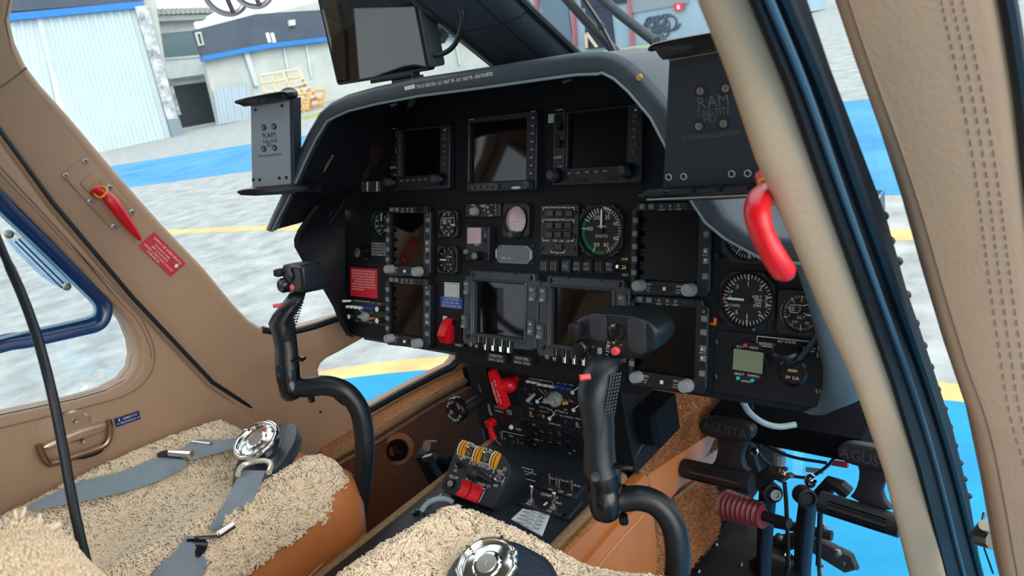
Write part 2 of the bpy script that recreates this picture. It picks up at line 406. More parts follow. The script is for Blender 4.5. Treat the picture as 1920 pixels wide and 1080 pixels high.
F3.plate('downpipe', [(457, 98), (466, 96), (486, 160), (478, 162)], 0, .25, W_WALL, h3)
for x in (530, 572, 700, 800, 850): F3.plate('wall_rib', [(x, 84-(x-530)*.07), (x+3, 84-(x-530)*.07), (x+14, 150-(x-530)*.09), (x+11, 150-(x-530)*.09)], 0, .1, W_WALL, h3)
for x in (498, 507): F3.plate('roman_numeral', [(x, 62), (x+6, 61), (x+11, 79), (x+5, 80)], .5, .56, WHITE, h3)
F3.plate('wall_lamp', [(543, 38), (554, 37), (555, 47), (545, 48)], .5, .9, WHITE, h3, bev=.06)
F3.plate('awning_frame', [(366, 61), (377, 59), (383, 84), (373, 86)], .5, .7, W_CREAM, h3, [[(370, 64), (375, 63), (380, 82), (375, 83)]])
# --- maintenance stand
F4 = Facade((540, 214), (600, 203))
st = thing('maintenance_stand', 'faded yellow steel maintenance stand with steps before the far hangar', 'stand', F4.M)
mb1, mb2 = MB(), MB()
def bar(mb, a, b, r, z=0): p, q = F4.m(*a), F4.m(*b); mb.cyl((*p, z), (*q, z), r, n=6)
for z in (0, 1.6):
    for a, b in (((519, 136), (561, 130)), ((522, 150), (566, 144)), ((526, 167), (572, 161)), ((519, 136), (527, 168)), ((540, 133), (548, 165)), ((561, 130), (572, 161)), ((566, 148), (590, 180)), ((560, 163), (585, 196))): bar(mb1, a, b, .07, z)
    for a, b in (((575, 172), (608, 168)), ((566, 190), (606, 184)), ((560, 205), (606, 196)), ((608, 168), (606, 198)), ((563, 190), (563, 210)), ((582, 188), (584, 206)), ((598, 184), (600, 203)), ((586, 170), (594, 186))): bar(mb2, a, b, .09, z)
for k in range(5): t = k/4; a = (566+24*t, 148+32*t); p = F4.m(*a); mb1.box((p[0], p[1], .8), (.5, .08, 1.7))
mb1.build('platform_rail', W_YEL, st); mb2.build('base_frame', W_ORA, st)
# --- storage sheds at the right behind the windscreen
F5 = Facade((1100, 100), (1310, 66))
h5 = thing('storage_shed', 'pale blue-grey shed with dark open bays, red posts and graffiti', 'shed', F5.M)
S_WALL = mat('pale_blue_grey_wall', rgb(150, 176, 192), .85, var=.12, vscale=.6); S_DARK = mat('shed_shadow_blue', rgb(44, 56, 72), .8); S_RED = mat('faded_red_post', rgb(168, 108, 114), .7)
F5.plate('wall', [(940, -60), (1420, -140), (1440, 42), (1000, 118)], -6, 0, S_WALL, h5)
F5.plate('open_bay', [(1008, -10), (1060, -18), (1075, 92), (1036, 100)], 0, .1, mat('bay_door_grey', rgb(96, 122, 138), .7), h5)
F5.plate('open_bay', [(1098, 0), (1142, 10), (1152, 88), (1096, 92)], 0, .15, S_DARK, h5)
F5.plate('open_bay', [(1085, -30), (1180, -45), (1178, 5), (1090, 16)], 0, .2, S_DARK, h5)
F5.plate('shutter', [(1172, -20), (1290, -42), (1290, 6), (1176, 26)], 0, .12, mat('grey_shutter', rgb(140, 150, 156), .7), h5)
for x in (1000, 1068, 1175): F5.plate('post', [(x, -10), (x+4, -10), (x+10, 88), (x+6, 88)], 0, .3, S_RED, h5)
F5.plate('sign', [(1262, 8), (1280, 5), (1281, 19), (1264, 22)], .1, .2, mat('red_sign', rgb(214, 60, 84), .6), h5)
F5.plate('sign_mark', [(1269, 10), (1273, 9), (1274, 17), (1270, 18)], .2, .24, WHITE, h5)
gm = MB()
for k in range(16):
    cx, cy = 1212+random.random()*50, 42+random.random()*18-(k*.3); p = F5.m(cx, cy, .05)
    R_ = .25+.35*random.random(); a0 = random.random()*6
    gm.tube([(p[0]+R_*math.cos(a0+t*.6), p[1]+R_*.8*math.sin(a0+t*.6), .05) for t in range(8)], .06, 5)
gm.build('graffiti', mat('graffiti_paint', rgb(70, 88, 100), .8), h5)
F5.plate('ladder', [(1096, 62), (1100, 61), (1120, 88), (1116, 89)], .3, .4, W_YEL, h5)
F5.plate('ladder', [(1096, 62), (1100, 61), (1101, 90), (1097, 91)], .3, .4, W_YEL, h5)

# ================================================================== aircraft shell
ZI = Vector((0, 0, 1))
NLn = Vector((.97, -.24, 0)).normalized(); NLp = Vector((-.66, -.30, 1.0))
NRn = Vector((-.97, -.24, 0)).normalized(); NRp = Vector((.66, -.30, 1.0))
def M_nl(): return frame(NLp, NLn.cross(ZI) * -1 if False else ZI.cross(NLn), NLn)
MNL = M_nl(); MNLi = MNL.inverted()
def nl(px, py): q = MNLi @ onp(px, py, NLp, NLn); return (q.x, q.y)
def nlw(p): q = MNLi @ Vector(p); return (q.x, q.y)
DLx = -.672
MDL = frame((DLx, 0, 0), (0, 1, 0), (1, 0, 0))   # local x = +y, local y = +z, local z = +x (inward)
def dl(px, py): q = at(px, py, 0, DLx+.03); return (q.y, q.z)

# left windscreen pillar + nose side wall
edge = [(40, -60), (24, 0), (17, 40), (28, 82), (48, 125), (75, 160), (130, 221), (215, 322), (300, 418), (383, 505), (436, 570), (465, 600), (492, 617), (525, 622), (575, 612), (640, 593), (760, 556), (930, 560)]
seamL = [(-70, 150), (0, 240), (100, 378), (250, 556), (400, 715), (534, 802)]
up = [nl(*p) for p in edge]
poly = [nlw((-.70, -.46, 2.12)), nlw((-.69, -.43, 2.12))]+up+[nl(940, 660), nl(905, 700), nl(693, 815), nl(640, 860), nlw((-.60, -.05, .62)), nlw((-.645, -.20, .62)), nl(543, 812)]+[nl(p[0]-26, p[1]+14) for p in reversed(seamL)]
chin = [(682, 632), (655, 647), (630, 661), (610, 671), (599, 681), (595, 692), (598, 708), (612, 728), (640, 752), (668, 766), (693, 767), (747, 737), (813, 703), (845, 688), (856, 676), (858, 664), (852, 655), (780, 640)]
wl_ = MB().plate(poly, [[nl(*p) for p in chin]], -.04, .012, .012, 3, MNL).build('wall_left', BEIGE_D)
tag(wl_, 'beige leather windscreen pillar and nose side wall beside the far door', 'wall', kind='structure')
def lnl(pts, off): return [MNL @ Vector((*nl(*p), off)) for p in pts]
MB().tube(lnl([(0, 165), (25, 147), (49, 128)], .012), .0018, 6).build('leather_seam', STITCH, wl_)
MB().tube(lnl([(18, 0), (10, 40), (20, 92), (38, 136), (118, 232), (203, 334), (288, 432), (366, 524), (425, 590)], .0112), .0010, 6).build('leather_seam', mat('leather_seam_tone', rgb(150, 120, 96), .6), wl_)
for q in ((597, 770),):
    c = MNL @ Vector((*nl(*q), .012)); MB().lathe([(.016, -.002), (.015, .001), (.006, .0005), (.0055, -.001), (.002, -.001)], 20, frame(c, ZI, NLn)).build('fastener', BEIGE_D, wl_)
    MB().lathe([(.003, 0), (.003, .0012)], 10, frame(c, ZI, NLn)).build('fastener_screw', DARK, wl_)
sl_ = MB().tube(catmull(lnl([(490, 618), (530, 624), (580, 614), (640, 594), (760, 557)], .004), 5), .009, 8).build('window_seal', RUBBER, wl_)
MB().tube(lnl([(597, 708), (612, 728), (640, 752), (668, 766), (693, 767), (747, 737), (813, 703), (845, 688), (856, 676), (858, 664)], .004), .010, 8).build('window_seal', RUBBER, wl_)
# carpeted ledge and lower side wall of the copilot footwell
ledge_t = [(560, 862), (640, 842), (693, 778), (747, 745), (813, 711), (890, 682)]
A_ = [MNL @ Vector((*nl(*p), .012)) for p in [(600, 835), (640, 812), (693, 776), (747, 744), (813, 710), (890, 678)]]
B2 = [at(*p, 2, a.z-.012) for p, a in zip([(600, 872), (640, 850), (693, 820), (747, 786), (813, 745), (890, 704)], A_)]
C_ = [Vector((b.x+.0, b.y, .60)) for b in B2]
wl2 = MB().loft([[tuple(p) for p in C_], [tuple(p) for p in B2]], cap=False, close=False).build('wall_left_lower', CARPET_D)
tag(wl2, 'brown carpeted side wall of the far footwell below the lower window, colour darkened for shade', 'wall', kind='structure')
MB().loft([[tuple(p) for p in B2], [tuple(p+ZI*.008) for p in B2], [tuple(p) for p in A_]], cap=False, close=False).build('carpet_ledge', CARPET, wl2)
MB().tube(catmull([p+NLn*.002 for p in B2], 4), .007, 8).build('piping', PIPING, wl2)
MB().tube(catmull([p+NLn*.001-ZI*.02 for p in B2], 4), .004, 8).build('piping', PIPING, wl2)
vc = onp(744, 842, B2[2]-NLn*.0, NLn)
vn = thing('air_vent', 'round black air vent in a leather ring on the brown carpet wall', 'vent', frame(vc, ZI, (NLn+Vector((.1, -.5, 0))).normalized()))
MB().lathe([(.042, -.004), (.041, .004), (.030, .006), (.027, .002)], 28).build('ring', CARPET, vn)
MB().lathe([(.027, 0), (.026, .012), (.021, .012), (.018, .003), (.0004, .002)], 28).build('nozzle', GLOSS, vn)
MB().tube([(-.012, -.006, .002), (0, .006, .004), (.012, 0, .002)], .0015, 6).build('vane', DULLM, vn)

# ---- left door (closed) with its window, sliding vent and latch
win = [(0, 345), (45, 392), (105, 452), (170, 520), (215, 566), (245, 606), (259, 640), (263, 668), (258, 694), (240, 716), (205, 735), (150, 751), (80, 766), (0, 783)]
win_px = [dl(*p) for p in win]
hole = [(-1.08, 1.93), (-.62, 1.93)]+win_px+[(-.95, 1.285), (-1.08, 1.31)]
outer = [(-1.18, 2.06), (-.56, 2.06)]+[dl(p[0]-7, p[1]+7) for p in seamL]+[(-.21, .98), (-.22, .66), (-1.18, .66)]
d1 = thing('door_1', 'closed beige cockpit door on the far side with its sliding vent window', 'door', kind='structure')
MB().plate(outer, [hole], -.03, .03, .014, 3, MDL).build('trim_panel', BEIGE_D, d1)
MB().plate([(p[0], p[1]) for p in hole], (), -.012, -.006, 0, 1, MDL).build('window_pane', GLASS, d1)
def dlw(px, py, off): return Vector(at(px, py, 0, DLx+off))
MB().tube([Vector((DLx+.012, -1.07, 1.925)), Vector((DLx+.012, -.62, 1.925))]+[dlw(p[0]-4, p[1]-2, .012) for p in win]+[Vector((DLx+.012, -.95, 1.29)), Vector((DLx+.012, -1.07, 1.315)), Vector((DLx+.012, -1.07, 1.925))], .0032, 8).build('window_seal', RUBBER, d1)
MB().tube(catmull([dlw(*p, .031) for p in [(0, 262+50), (100, 420), (215, 543), (262, 592), (285, 640), (290, 672), (283, 700), (262, 725), (225, 745), (150, 766), (0, 803)]], 4), .0012, 6).build('stitch_line', STITCH, d1)
MB().tube(catmull([dlw(*p, .0305) for p in [(0, 255+70), (100, 430), (210, 550), (257, 600), (279, 645), (284, 672)]], 4), .001, 6).build('stitch_line', STITCH, d1)
MB().tube([Vector((DLx+.027, -.555, 2.05))]+[dlw(p[0]-1, p[1]+2, .027) for p in seamL], .0042, 8).build('door_seal', RUBBER, d1)
vent_px = [(-40, 342), (20, 398), (80, 456), (150, 525), (186, 560), (194, 578), (190, 597), (178, 608), (150, 615), (60, 635), (-40, 660)]
vent_c = [Vector((DLx-.002, -.94, 1.40)), Vector((DLx-.002, -.94, 1.72)), Vector((DLx-.002, -.70, 1.74))]
MB().tube(catmull(vent_c+[dlw(*p, -.002) for p in vent_px], 5, True), .0165, 10, closed=True, flat=(.5, 1)).build('vent_frame', BLUEF, d1)
MB().tube(catmull([dlw(*p, .004) for p in [(-40, 362), (10, 410), (70, 466), (140, 534), (172, 566), (178, 580), (173, 592), (145, 601), (55, 621), (-40, 645)]], 5), .0028, 8).build('vent_gasket', mat('pale_gasket', rgb(150, 190, 205), .4), d1)
hd = [(5, 440), (14, 432), (30, 436), (70, 465), (110, 505), (131, 530), (128, 541), (115, 541), (80, 522), (45, 488), (20, 462)]
loc = [(dlw(*p, 0).y, dlw(*p, 0).z) for p in hd]
ah = MB().plate([tuple(p) for p in chaikin([(a, b) for a, b in loc], 2)], (), 0, .012, .005, 2, MDL).build('vent_handle', GLASS_B, d1)
for a, b in (((28, 452), (116, 540)), ((35, 448), (120, 532))): MB().cyl(dlw(*a, .014), dlw(*b, .014), .0014, n=6).build('handle_groove', BLUEF, ah)
for q in ((16, 439), (124, 537)):
    MB().lathe([(.0075, 0), (.0075, .004), (.004, .005), (.004, .003), (.001, .003)], 16, frame(dlw(*q, .012), (0, 1, 0), (1, 0, 0))).build('handle_screw', DULLM, ah)
# latch bezel + pull handle
lx = .03
rec = [dl(*p) for p in [(66, 838), (72, 790), (100, 775), (210, 785), (216, 800), (205, 850), (160, 880), (105, 875)]]
MB().plate([tuple(p) for p in chaikin(rec, 2)], (), .026, .0315, .004, 2, MDL).build('latch_recess', mat('beige_recess', rgb(176, 146, 120), .5), d1)
hn = MB().tube(catmull([dlw(*p, lx+.018) for p in [(72, 834), (78, 850), (88, 866), (100, 868), (150, 852), (190, 838), (204, 822), (206, 800), (203, 788)]], 4), .006, 10).build('pull_handle', mat('bronzed_trim', rgb(150, 120, 100), .25, metal=.8), d1)
MB().plate([tuple(p) for p in chaikin([dl(*p) for p in [(72, 834), (120, 812), (203, 784), (206, 800), (120, 830), (76, 842)]], 1)], (), .03, .046, .004, 2, MDL).build('latch_bar', mat('satin_bronze', rgb(206, 180, 156), .25, metal=.7), d1)
MB().plate([tuple(p) for p in chaikin([dl(*p) for p in [(125, 858), (170, 838), (195, 838), (188, 850), (150, 862)]], 1)], (), .031, .036, .002, 1, MDL).build('latch_shadow', DARK, d1)  # dark plate drawn as the shadow behind the pull handle
MB().lathe([(.03, 0), (.03, .006), (.026, .009), (.001, .009)], 28, frame(dlw(136, 798, .03), (0, 1, 0), (1, 0, 0))).build('latch_rose', mat('satin_bronze', rgb(206, 180, 156), .25), d1)
for q in ((140, 789), (154, 826)): MB().lathe([(.0042, 0), (.0042, .004), (.001, .003)], 12, frame(dlw(*q, .04), (0, 1, 0), (1, 0, 0))).build('latch_screw', DULLM, d1)
# door rail below the opening hinge: placard
def placard(name, label, quad, M, Mi, planef, m, lines, tm, parent=None, th=.0015, cat='placard'):
    """quad px TL,TR,BR,BL mapped by planef -> local frame whose x runs TL->TR"""
    TL, TR, BR, BL = [planef(*p) for p in quad]
    x = (TR-TL+BR-BL); o = (TL+TR+BR+BL)/4; w = x.length/2; y = (TL-BL+TR-BR); h = y.length/2
    Mx = frame(o, x, x.cross(y)); t = thing(name, label, cat, Mx)
    MB().plate(rrect(-w/2, -h/2, w/2, h/2, min(w, h)*.04), (), 0, th).build('plate', m, t, smooth=0)
    tb = MB()
    for (s, fh, fx, fy, fw) in lines:
        text(tb, s, fh*h, fx*w, fy*h, th+.0004, 'c', width=fw*w if fw else None)
    tb.build('lettering', tm, t, smooth=0); return t, w, h
t, w, h = placard('door_position_placard', 'small navy placard reading ABERTO and FECHADO beside the door latch', [(214, 785), (260, 770), (263, 785), (217, 801)], None, None, lambda x, y: dlw(x, y, .031), NAVYP,
        [('ABERTO', .26, .1, .2, .58), ('FECHADO', .24, .02, -.22, .62)], WHITE)
MB().box((-.33*w, .2*h, .0018), (.012*w*3, .36*h, .0006)).box((-.4*w, -.22*h, .0018), (.1*w, .05*h, .0006)).box((.42*w, -.22*h, .0018), (.1*w, .05*h, .0006)).build('arrow_mark', WHITE, t, smooth=0, kind='stuff')

# ---- left windscreen pane, right windscreen pane, centre post
def cpost(t): return Vector((0, .45-.80*t, 1.445+.615*t))      # centre line of windscreen from nose deck to roof
zs = [1.263, 1.31, 1.45, 1.6, 1.75, 1.9, 2.08]; ys = [-.20, -.245, -.30, -.345, -.385, -.41, -.43]; xs = [-.637, -.648, -.662, -.671, -.68, -.69, -.692]
for sgn, nm, lab in ((-1, 'window_1', 'curved windscreen pane on the far side of the centre post'), (1, 'window_2', 'curved windscreen pane on the near side of the centre post')):
    rings = []
    for i in range(7):
        t = i/6; c = cpost(t); c.x = sgn*.05; e = Vector((sgn*abs(xs[i]), ys[i], zs[i])); row = []
        for k in range(13):
            u = k/12; p = c.lerp(e, u); b = math.sin(math.pi*u)*.10; p = p+Vector((sgn*.35, .75, .35))*b; row.append(tuple(p))
        rings.append(row)
    o = MB().loft(rings, cap=False, close=False).build(nm, GLASS); tag(o, lab, 'window', kind='structure')
POST = mat('charcoal_post', rgb(62, 74, 86), .55, bump=.1, bscale=500, var=.06, vscale=6)
tp = thing('trim_1', 'wide charcoal windscreen centre post rising behind the glareshield', 'post', kind='structure')
axis = (cpost(1)-cpost(0)).normalized(); Mp = frame(cpost(0), axis, (0, -axis.z, axis.y) if False else Vector((0, -.609, -.793)))
prof = [(-.100, .0), (-.086, .016), (-.064, .022), (.058, .022), (.072, .016), (.084, .0), (.066, -.02), (-.075, -.02)]
MB().loft([[(s, a, b) for a, b in prof] for s in (0.02, .3, .57)]).build('lower_cover', POST, tp, M=Mp)
MB().loft([[(s, a*1.02, b*1.02) for a, b in prof] for s in (.574, .8, 1.06)]).build('upper_cover', POST, tp, M=Mp)
for s in (-1.5, 1.28): MB().cyl((.02, s*.064, .004), (1.0, s*.064, .004), .007, n=8).build('seal', RUBBER, tp, M=Mp)
for s in (-1, 1): MB().cyl((.05, s*.05, .0225), (1.0, s*.05, .0225), .0016, n=6).build('edge_bead', DARK, tp, M=Mp)

# ---- right windscreen pillar, jamb and open door
MRP = frame((.66, 0, 0), (0, -1, 0), (-1, 0, 0))   # local x=-y, y=+z?, z=-x
def rp(px, py, X=.66): q = MRP.inverted() @ at(px, py, 0, X); return (q.x, q.y)
pl = [(1285, -90), (1305, 0), (1358, 130), (1415, 300), (1487, 462), (1545, 600), (1600, 720), (1655, 880), (1705, 1080), (1730, 1180)]
prr = [(1828, 1180), (1796, 1080), (1745, 880), (1697, 722), (1632, 540), (1567, 360), (1500, 170), (1430, 0), (1392, -90)]
p3 = thing('wall_right', 'beige leather windscreen pillar framing the near door opening', 'wall', kind='structure')
rings = []
def interp(tab, y):
    tab = sorted(tab, key=lambda q: q[1])
    for (x0, y0), (x1, y1) in zip(tab, tab[1:]):
        if y0 <= y <= y1: return x0+(x1-x0)*(y-y0)/(y1-y0)
    return tab[0][0] if y < tab[0][1] else tab[-1][0]
for i in range(40):
    y_ = -88+1265*i/39; xl, xr_ = interp(pl, y_), interp(prr, y_)+14-36*max(0, y_)/1080; D_ = proj(at((xl+xr_)/2, y_, 0, .66))[2]
    A, B = dp(xl, y_, D_), dp(xr_, y_, D_); c = (A+B)/2; hv_ = (B-A)/2; vv = (CAM-c).normalized()
    rings.append([tuple(c+hv_*math.copysign(abs(math.cos(q))**.75, math.cos(q))+vv*(.018*math.copysign(abs(math.sin(q))**.8, math.sin(q)))-vv*.012) for q in [2*math.pi*k/24 for k in range(24)]])
MB().loft(rings).build('pillar_trim', BEIGE, p3, smooth=80)
jl = [(x-16, y) for x, y in prr]
jr = [(1490, -60), (1503, 0), (1548, 130), (1602, 270), (1652, 400), (1692, 540), (1740, 680), (1780, 800), (1812, 930), (1838, 1080), (1866, 1180)]
JAMB = mat('black_blue_jamb', rgb(10, 18, 26), .65, var=.1, vscale=8, spec=.25)
MB().plate([rp(*p) for p in [(q[0]-6, q[1]) for q in reversed(prr)]]+[rp(*p) for p in reversed(jr)] if False else [rp(p[0]-24, p[1], .674) for p in list(reversed(prr))]+[rp(*p, .674) for p in reversed(jr)], (), -.017, -.012, .002, 1, MRP).build('door_jamb', JAMB, p3)
MB().tube(catmull([at(x+12, y, 0, .680) for x, y in reversed(prr)], 4), .0025, 8).build('jamb_seal', mat('blue_grey_seal', rgb(64, 90, 106), .5), p3)
MB().tube(catmull([at(x+42, y, 0, .680) for x, y in reversed(prr)], 4), .005, 8).build('jamb_seal', mat('dull_seal', rgb(12, 20, 28), .55), p3)
for q in ((1655, 405), (1667, 452), (1682, 490), (1698, 553), (1714, 606), (1729, 648), (1742, 688), (1755, 730), (1768, 766), (1778, 800), (1788, 835), (1798, 868), (1806, 898), (1815, 930)):
    MB().sphere(at(q[0]+2, q[1], 0, .672), .0042, 8, 6).build('fastener', RUBBER, p3)
# open door hinged forward, standing nearly square to the fuselage
Dp = Vector((.66, -.435, 1.73)); Dn = (Vector((.12, -1, 0))).normalized()
hv = Vector((.09, .12, -.43))    # hinge line direction
Dn = (Vector((1, .10, 0))).cross(hv).normalized()
if Dn.y > 0: Dn = -Dn
MDR = frame(Dp, ZI.cross(Dn), Dn); MDRi = MDR.inverted()
def dr(px, py, off=0.0): q = MDRi @ onp(px, py, Dp+Dn*off, Dn); return (q.x, q.y)
dedge = [(1532, -100), (1558, 0), (1605, 140), (1652, 270), (1695, 400), (1735, 540), (1778, 680), (1820, 800), (1848, 930), (1875, 1080), (1900, 1180)]
wedge = [(1858, -100), (1880, 0), (1895, 90), (1908, 180), (1917, 260), (1925, 340), (1938, 460), (1955, 600), (1985, 760), (2060, 900), (2300, 960)]
d2 = thing('door_2', 'open beige cockpit door on the near side, edge towards the viewer', 'door', kind='structure')
od = [dr(*p) for p in dedge]; wd = [dr(*p) for p in wedge]
big = od+[(od[-1][0]+.1, -1.05), (.75, -1.05), (.75, wd[-1][1]), ]+list(reversed(wd))
MB().plate(big, (), -.035, .0, .012, 3, MDR).build('trim_panel', mat('taupe_door_leather', rgb(186, 152, 122), .5, bump=.12, bscale=260, var=.05, vscale=6), d2)
MB().plate([dr(x-14, y) for x, y in dedge]+[dr(x+10, y) for x, y in reversed(dedge)], (), -.055, -.02, .006, 2, MDR).build('door_edge', mat('taupe_door_edge', rgb(150, 122, 104), .5), d2)
def drw(px, py, off): return MDR @ Vector((*dr(px, py), off))
for dx in (-30, -2): MB().tube(catmull([drw(1580+dx*.4+(x-1545), y, -.006+.006*(dx > -10)) for x, y in dedge], 3), .0012, 6).build('edge_piping', STITCH, d2)
sl2 = [(1762, -60), (1766, 0), (1788, 100), (1812, 220), (1832, 340), (1845, 440), (1858, 540), (1875, 660), (1895, 780), (1930, 900)]
for dx in (0, 20, 40):
    path = catmull([drw(x+dx, y, .0005) for x, y in sl2], 12); mb = MB()
    for i in range(0, len(path)-2, 2): mb.cyl(path[i], path[i]+(path[i+1]-path[i])*1.2, .00035, n=5)
    mb.build('stitch_row', STITCH, d2)
MB().tube(catmull([drw(x+8, y, -.004) for x, y in wedge[:-1]], 4), .005, 8).build('window_seal', RUBBER, d2)
MB().plate([dr(x, y) for x, y in wedge]+[(.75, .3)], (), -.02, -.016, 0, 1, MDR).build('window_pane', GLASS, d2)
# door stay seen in the hinge gap
ds = thing('door_stay', 'small steel door stay arm in the gap beside the open door', 'bracket')
MB().cyl(dp(1828, 1005, .86), dp(1846, 985, .8), .006, n=10).cyl(dp(1838, 1005, .84), dp(1846, 960, .84), .002, n=8).build('arm', STEEL, ds)
MB().cyl(dp(1836, 1008, .82), dp(1862, 1015, .80), .009, n=10).build('pivot', DULLM, ds)
MB().tube([dp(1838, 980, .86), dp(1846, 1030, .86), dp(1862, 1075, .86)], .0012, 6).build('wire', DARK, ds)

# ---- floor, roof, rear cabin
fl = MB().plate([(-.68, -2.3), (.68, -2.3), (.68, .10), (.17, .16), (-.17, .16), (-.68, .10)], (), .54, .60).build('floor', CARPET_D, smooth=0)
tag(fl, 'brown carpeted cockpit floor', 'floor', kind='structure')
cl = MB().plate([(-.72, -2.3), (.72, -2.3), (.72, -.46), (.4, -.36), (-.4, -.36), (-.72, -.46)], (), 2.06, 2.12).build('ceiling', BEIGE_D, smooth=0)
tag(cl, 'beige cockpit ceiling', 'ceiling', kind='structure')
wr = MB().plate([(-.7, .56), (.7, .56), (.7, 2.1), (-.7, 2.1)], (), 0, .05, 0, 1, frame((0, -2.3, 0), (1, 0, 0), (0, -1, 0)) @ Matrix.Scale(1, 4)).build('wall_back', BEIGE_D, smooth=0)
tag(wr, 'beige rear cabin wall', 'wall', kind='structure')
for sgn, nm in ((-1, 'wall_left_rear'), (1, 'wall_right_rear')):
    M_ = frame((sgn*.69, 0, 0), (0, 1, 0), (1, 0, 0))
    o = MB().plate([(-2.3, .56), (-1.2, .56), (-1.2, 2.1), (-2.3, 2.1)], [[(-2.1, 1.25), (-1.35, 1.25), (-1.35, 1.9), (-2.1, 1.9)]], -.02, .02, 0, 1, M_).build(nm, BEIGE_D, smooth=0)
    tag(o, 'beige rear cabin side wall with a window on the %s side' % ('far' if sgn < 0 else 'near'), 'wall', kind='structure')
    o2 = MB().plate([(-2.1, 1.25), (-1.35, 1.25), (-1.35, 1.9), (-2.1, 1.9)], (), -.003, .003, 0, 1, M_).build('window_pane', GLASS, o, smooth=0)
# nose interior: dark bulkhead added to block light behind the panel, chin window panes and bottom frame
NOSE = mat('black_nose_bay', rgb(8, 11, 15), .9, spec=.1)
nb = thing('nose_bay', 'black nose structure behind the instrument panel and pedals', 'structure', kind='structure')
MB().box((0, .34, 1.20), (.84, .04, .46)).build('light_block_bulkhead', NOSE, nb, smooth=0)
MB().box((.34, .36, .965), (.28, .3, .05)).build('shelf', NOSE, nb, smooth=0); MB().box((-.34, .36, .965), (.28, .3, .05)).build('shelf', NOSE, nb, smooth=0)
MB().box((0, .36, .80), (.30, .60, .38)).build('keel_box', NOSE, nb, smooth=0)
for sgn in (-1, 1):
    p = [Vector((sgn*.16, .10, .57)), Vector((sgn*.66, .10, .57)), Vector((sgn*.50, .75, .92)), Vector((sgn*.16, .80, .92))]
    o = MB().add([tuple(q) for q in p], [(0, 1, 2, 3)]).build('chin_pane', GLASS, nb, smooth=0)
MB().tube([Vector((-.66, .12, .58)), Vector((-.60, .35, .72)), Vector((-.50, .75, .92))], .012, 8).build('chin_frame', NOSE, nb)
# wipers outside the windscreen
wp = thing('windscreen_wiper', 'black wiper blade lying diagonally outside the near windscreen', 'wiper')
def wpt(px, py, y=.22): return at(px, py, 1, y)
MB().tube([wpt(930, -150, .05), wpt(1046, -20), wpt(1100, 40), wpt(1158, 101)], .0085, 8, flat=(1, .8)).build('blade', RUBBER, wp)
MB().tube([wpt(990, -130, .06), wpt(1082, -20, .2), wpt(1126, 45, .2), wpt(1152, 95, .2)], .004, 8).build('spine', GLOSS, wp)
MB().cyl(wpt(1125, 45, .19), wpt(1129, 54, .19), .006, n=8).build('clip', RUBBER, wp)
wp2 = thing('wiper_arm', 'dark tubular wiper arm crossing the near windscreen above the tablet holder', 'wiper arm')
MB().tube([wpt(980, -130, .06), wpt(1108, -20), wpt(1160, 25), wpt(1240, 88), wpt(1300, 150, .3)], .0085, 10).build('arm', HOOD, wp2)
MB().cyl(wpt(1228, 80, .21), wpt(1244, 76, .21), .012, n=10).build('pivot_cap', HOOD, wp2)
# ================================================================== glareshield and panel body
gs = thing('glareshield', 'charcoal arched glareshield hooding the instrument panel', 'glareshield')
rim = [(497, 430, -.19), (510, 400, -.188), (525, 368, -.18), (540, 332, -.17), (556, 292, -.155), (575, 250, -.14), (597, 212, -.128), (618, 193, -.122), (645, 180, -.12), (700, 165, -.12), (780, 148, -.12), (900, 130, -.12), (1010, 112, -.12), (1080, 101, -.12),
       (1120, 99, -.12), (1150, 105, -.12), (1175, 118, -.122), (1205, 145, -.127), (1250, 197, -.14), (1285, 262, -.152), (1310, 315, -.165), (1335, 366, -.178), (1362, 408, -.184), (1400, 440, -.19), (1440, 446, -.192), (1487, 449, -.193), (1530, 452, -.195)]
RP = [at(a, b, 1, y) for a, b, y in rim]
def inward(p): return (Vector((0, p.y, 1.42))-p).normalized() if abs(p.x) > .3 else Vector((-p.x*.4, 0, -1)).normalized()
INW = [inward(p) for p in RP]
INW[-3] = INW[-2] = INW[-1] = Vector((-.2, 0, -1)).normalized()
Yf = Vector((0, 1, 0)); rings = []
for p, w in zip(RP, INW):
    rings.append([tuple(p+w*a+Yf*b) for a, b in ((-.001, .010), (.001, .002), (.006, -.002), (.022, -.004), (.027, -.001), (.028, .006), (.026, .012), (.004, .016))])
MB().loft(rings).build('rim', HOOD, gs, smooth=50)
glint = [p+w*.0265+Yf*-.002 for p, w in zip(RP, INW)]
MB().tube(glint, .0022, 6).build('rim_highlight', mat('pale_edge_grey', rgb(120, 138, 146), .45), gs)  # pale line paints the highlight along the rim's inner edge
def fwd(p, y, k, dz): return Vector((max(-.49, min(.49, p.x*k)), y, p.z+dz))
outer = [[tuple(p+w*.002+Yf*.006) for p, w in zip(RP, INW)], [tuple(fwd(p, .02, 1.03, -.012)) for p in RP], [tuple(fwd(p, .14, 1.0, -.05)) for p in RP], [tuple(fwd(p, .32, .88, -.16)) for p in RP]]
MB().loft(outer, cap=False, close=False).build('top_cover', HOOD, gs, smooth=60)
inner = [[tuple(p+w*.024+Yf*.008) for p, w in zip(RP, INW)], [tuple(Vector((p.x*.985, .10, p.z-.025))) for p in RP]]
MB().loft(inner, cap=False, close=False).build('lining', BLACK, gs, smooth=60)
for q in ((742, 186), (1062, 140)):
    b = at(*q, 1, -.085); tb = MB().tube([b+Vector((-.03, .03, .006)), b+Vector((.012, -.012, 0)), b+Vector((.018, -.016, -.006)), b+Vector((.004, -.016, -.008))], .003, 8); tb.build('hood_bracket', BEZ_G, gs)
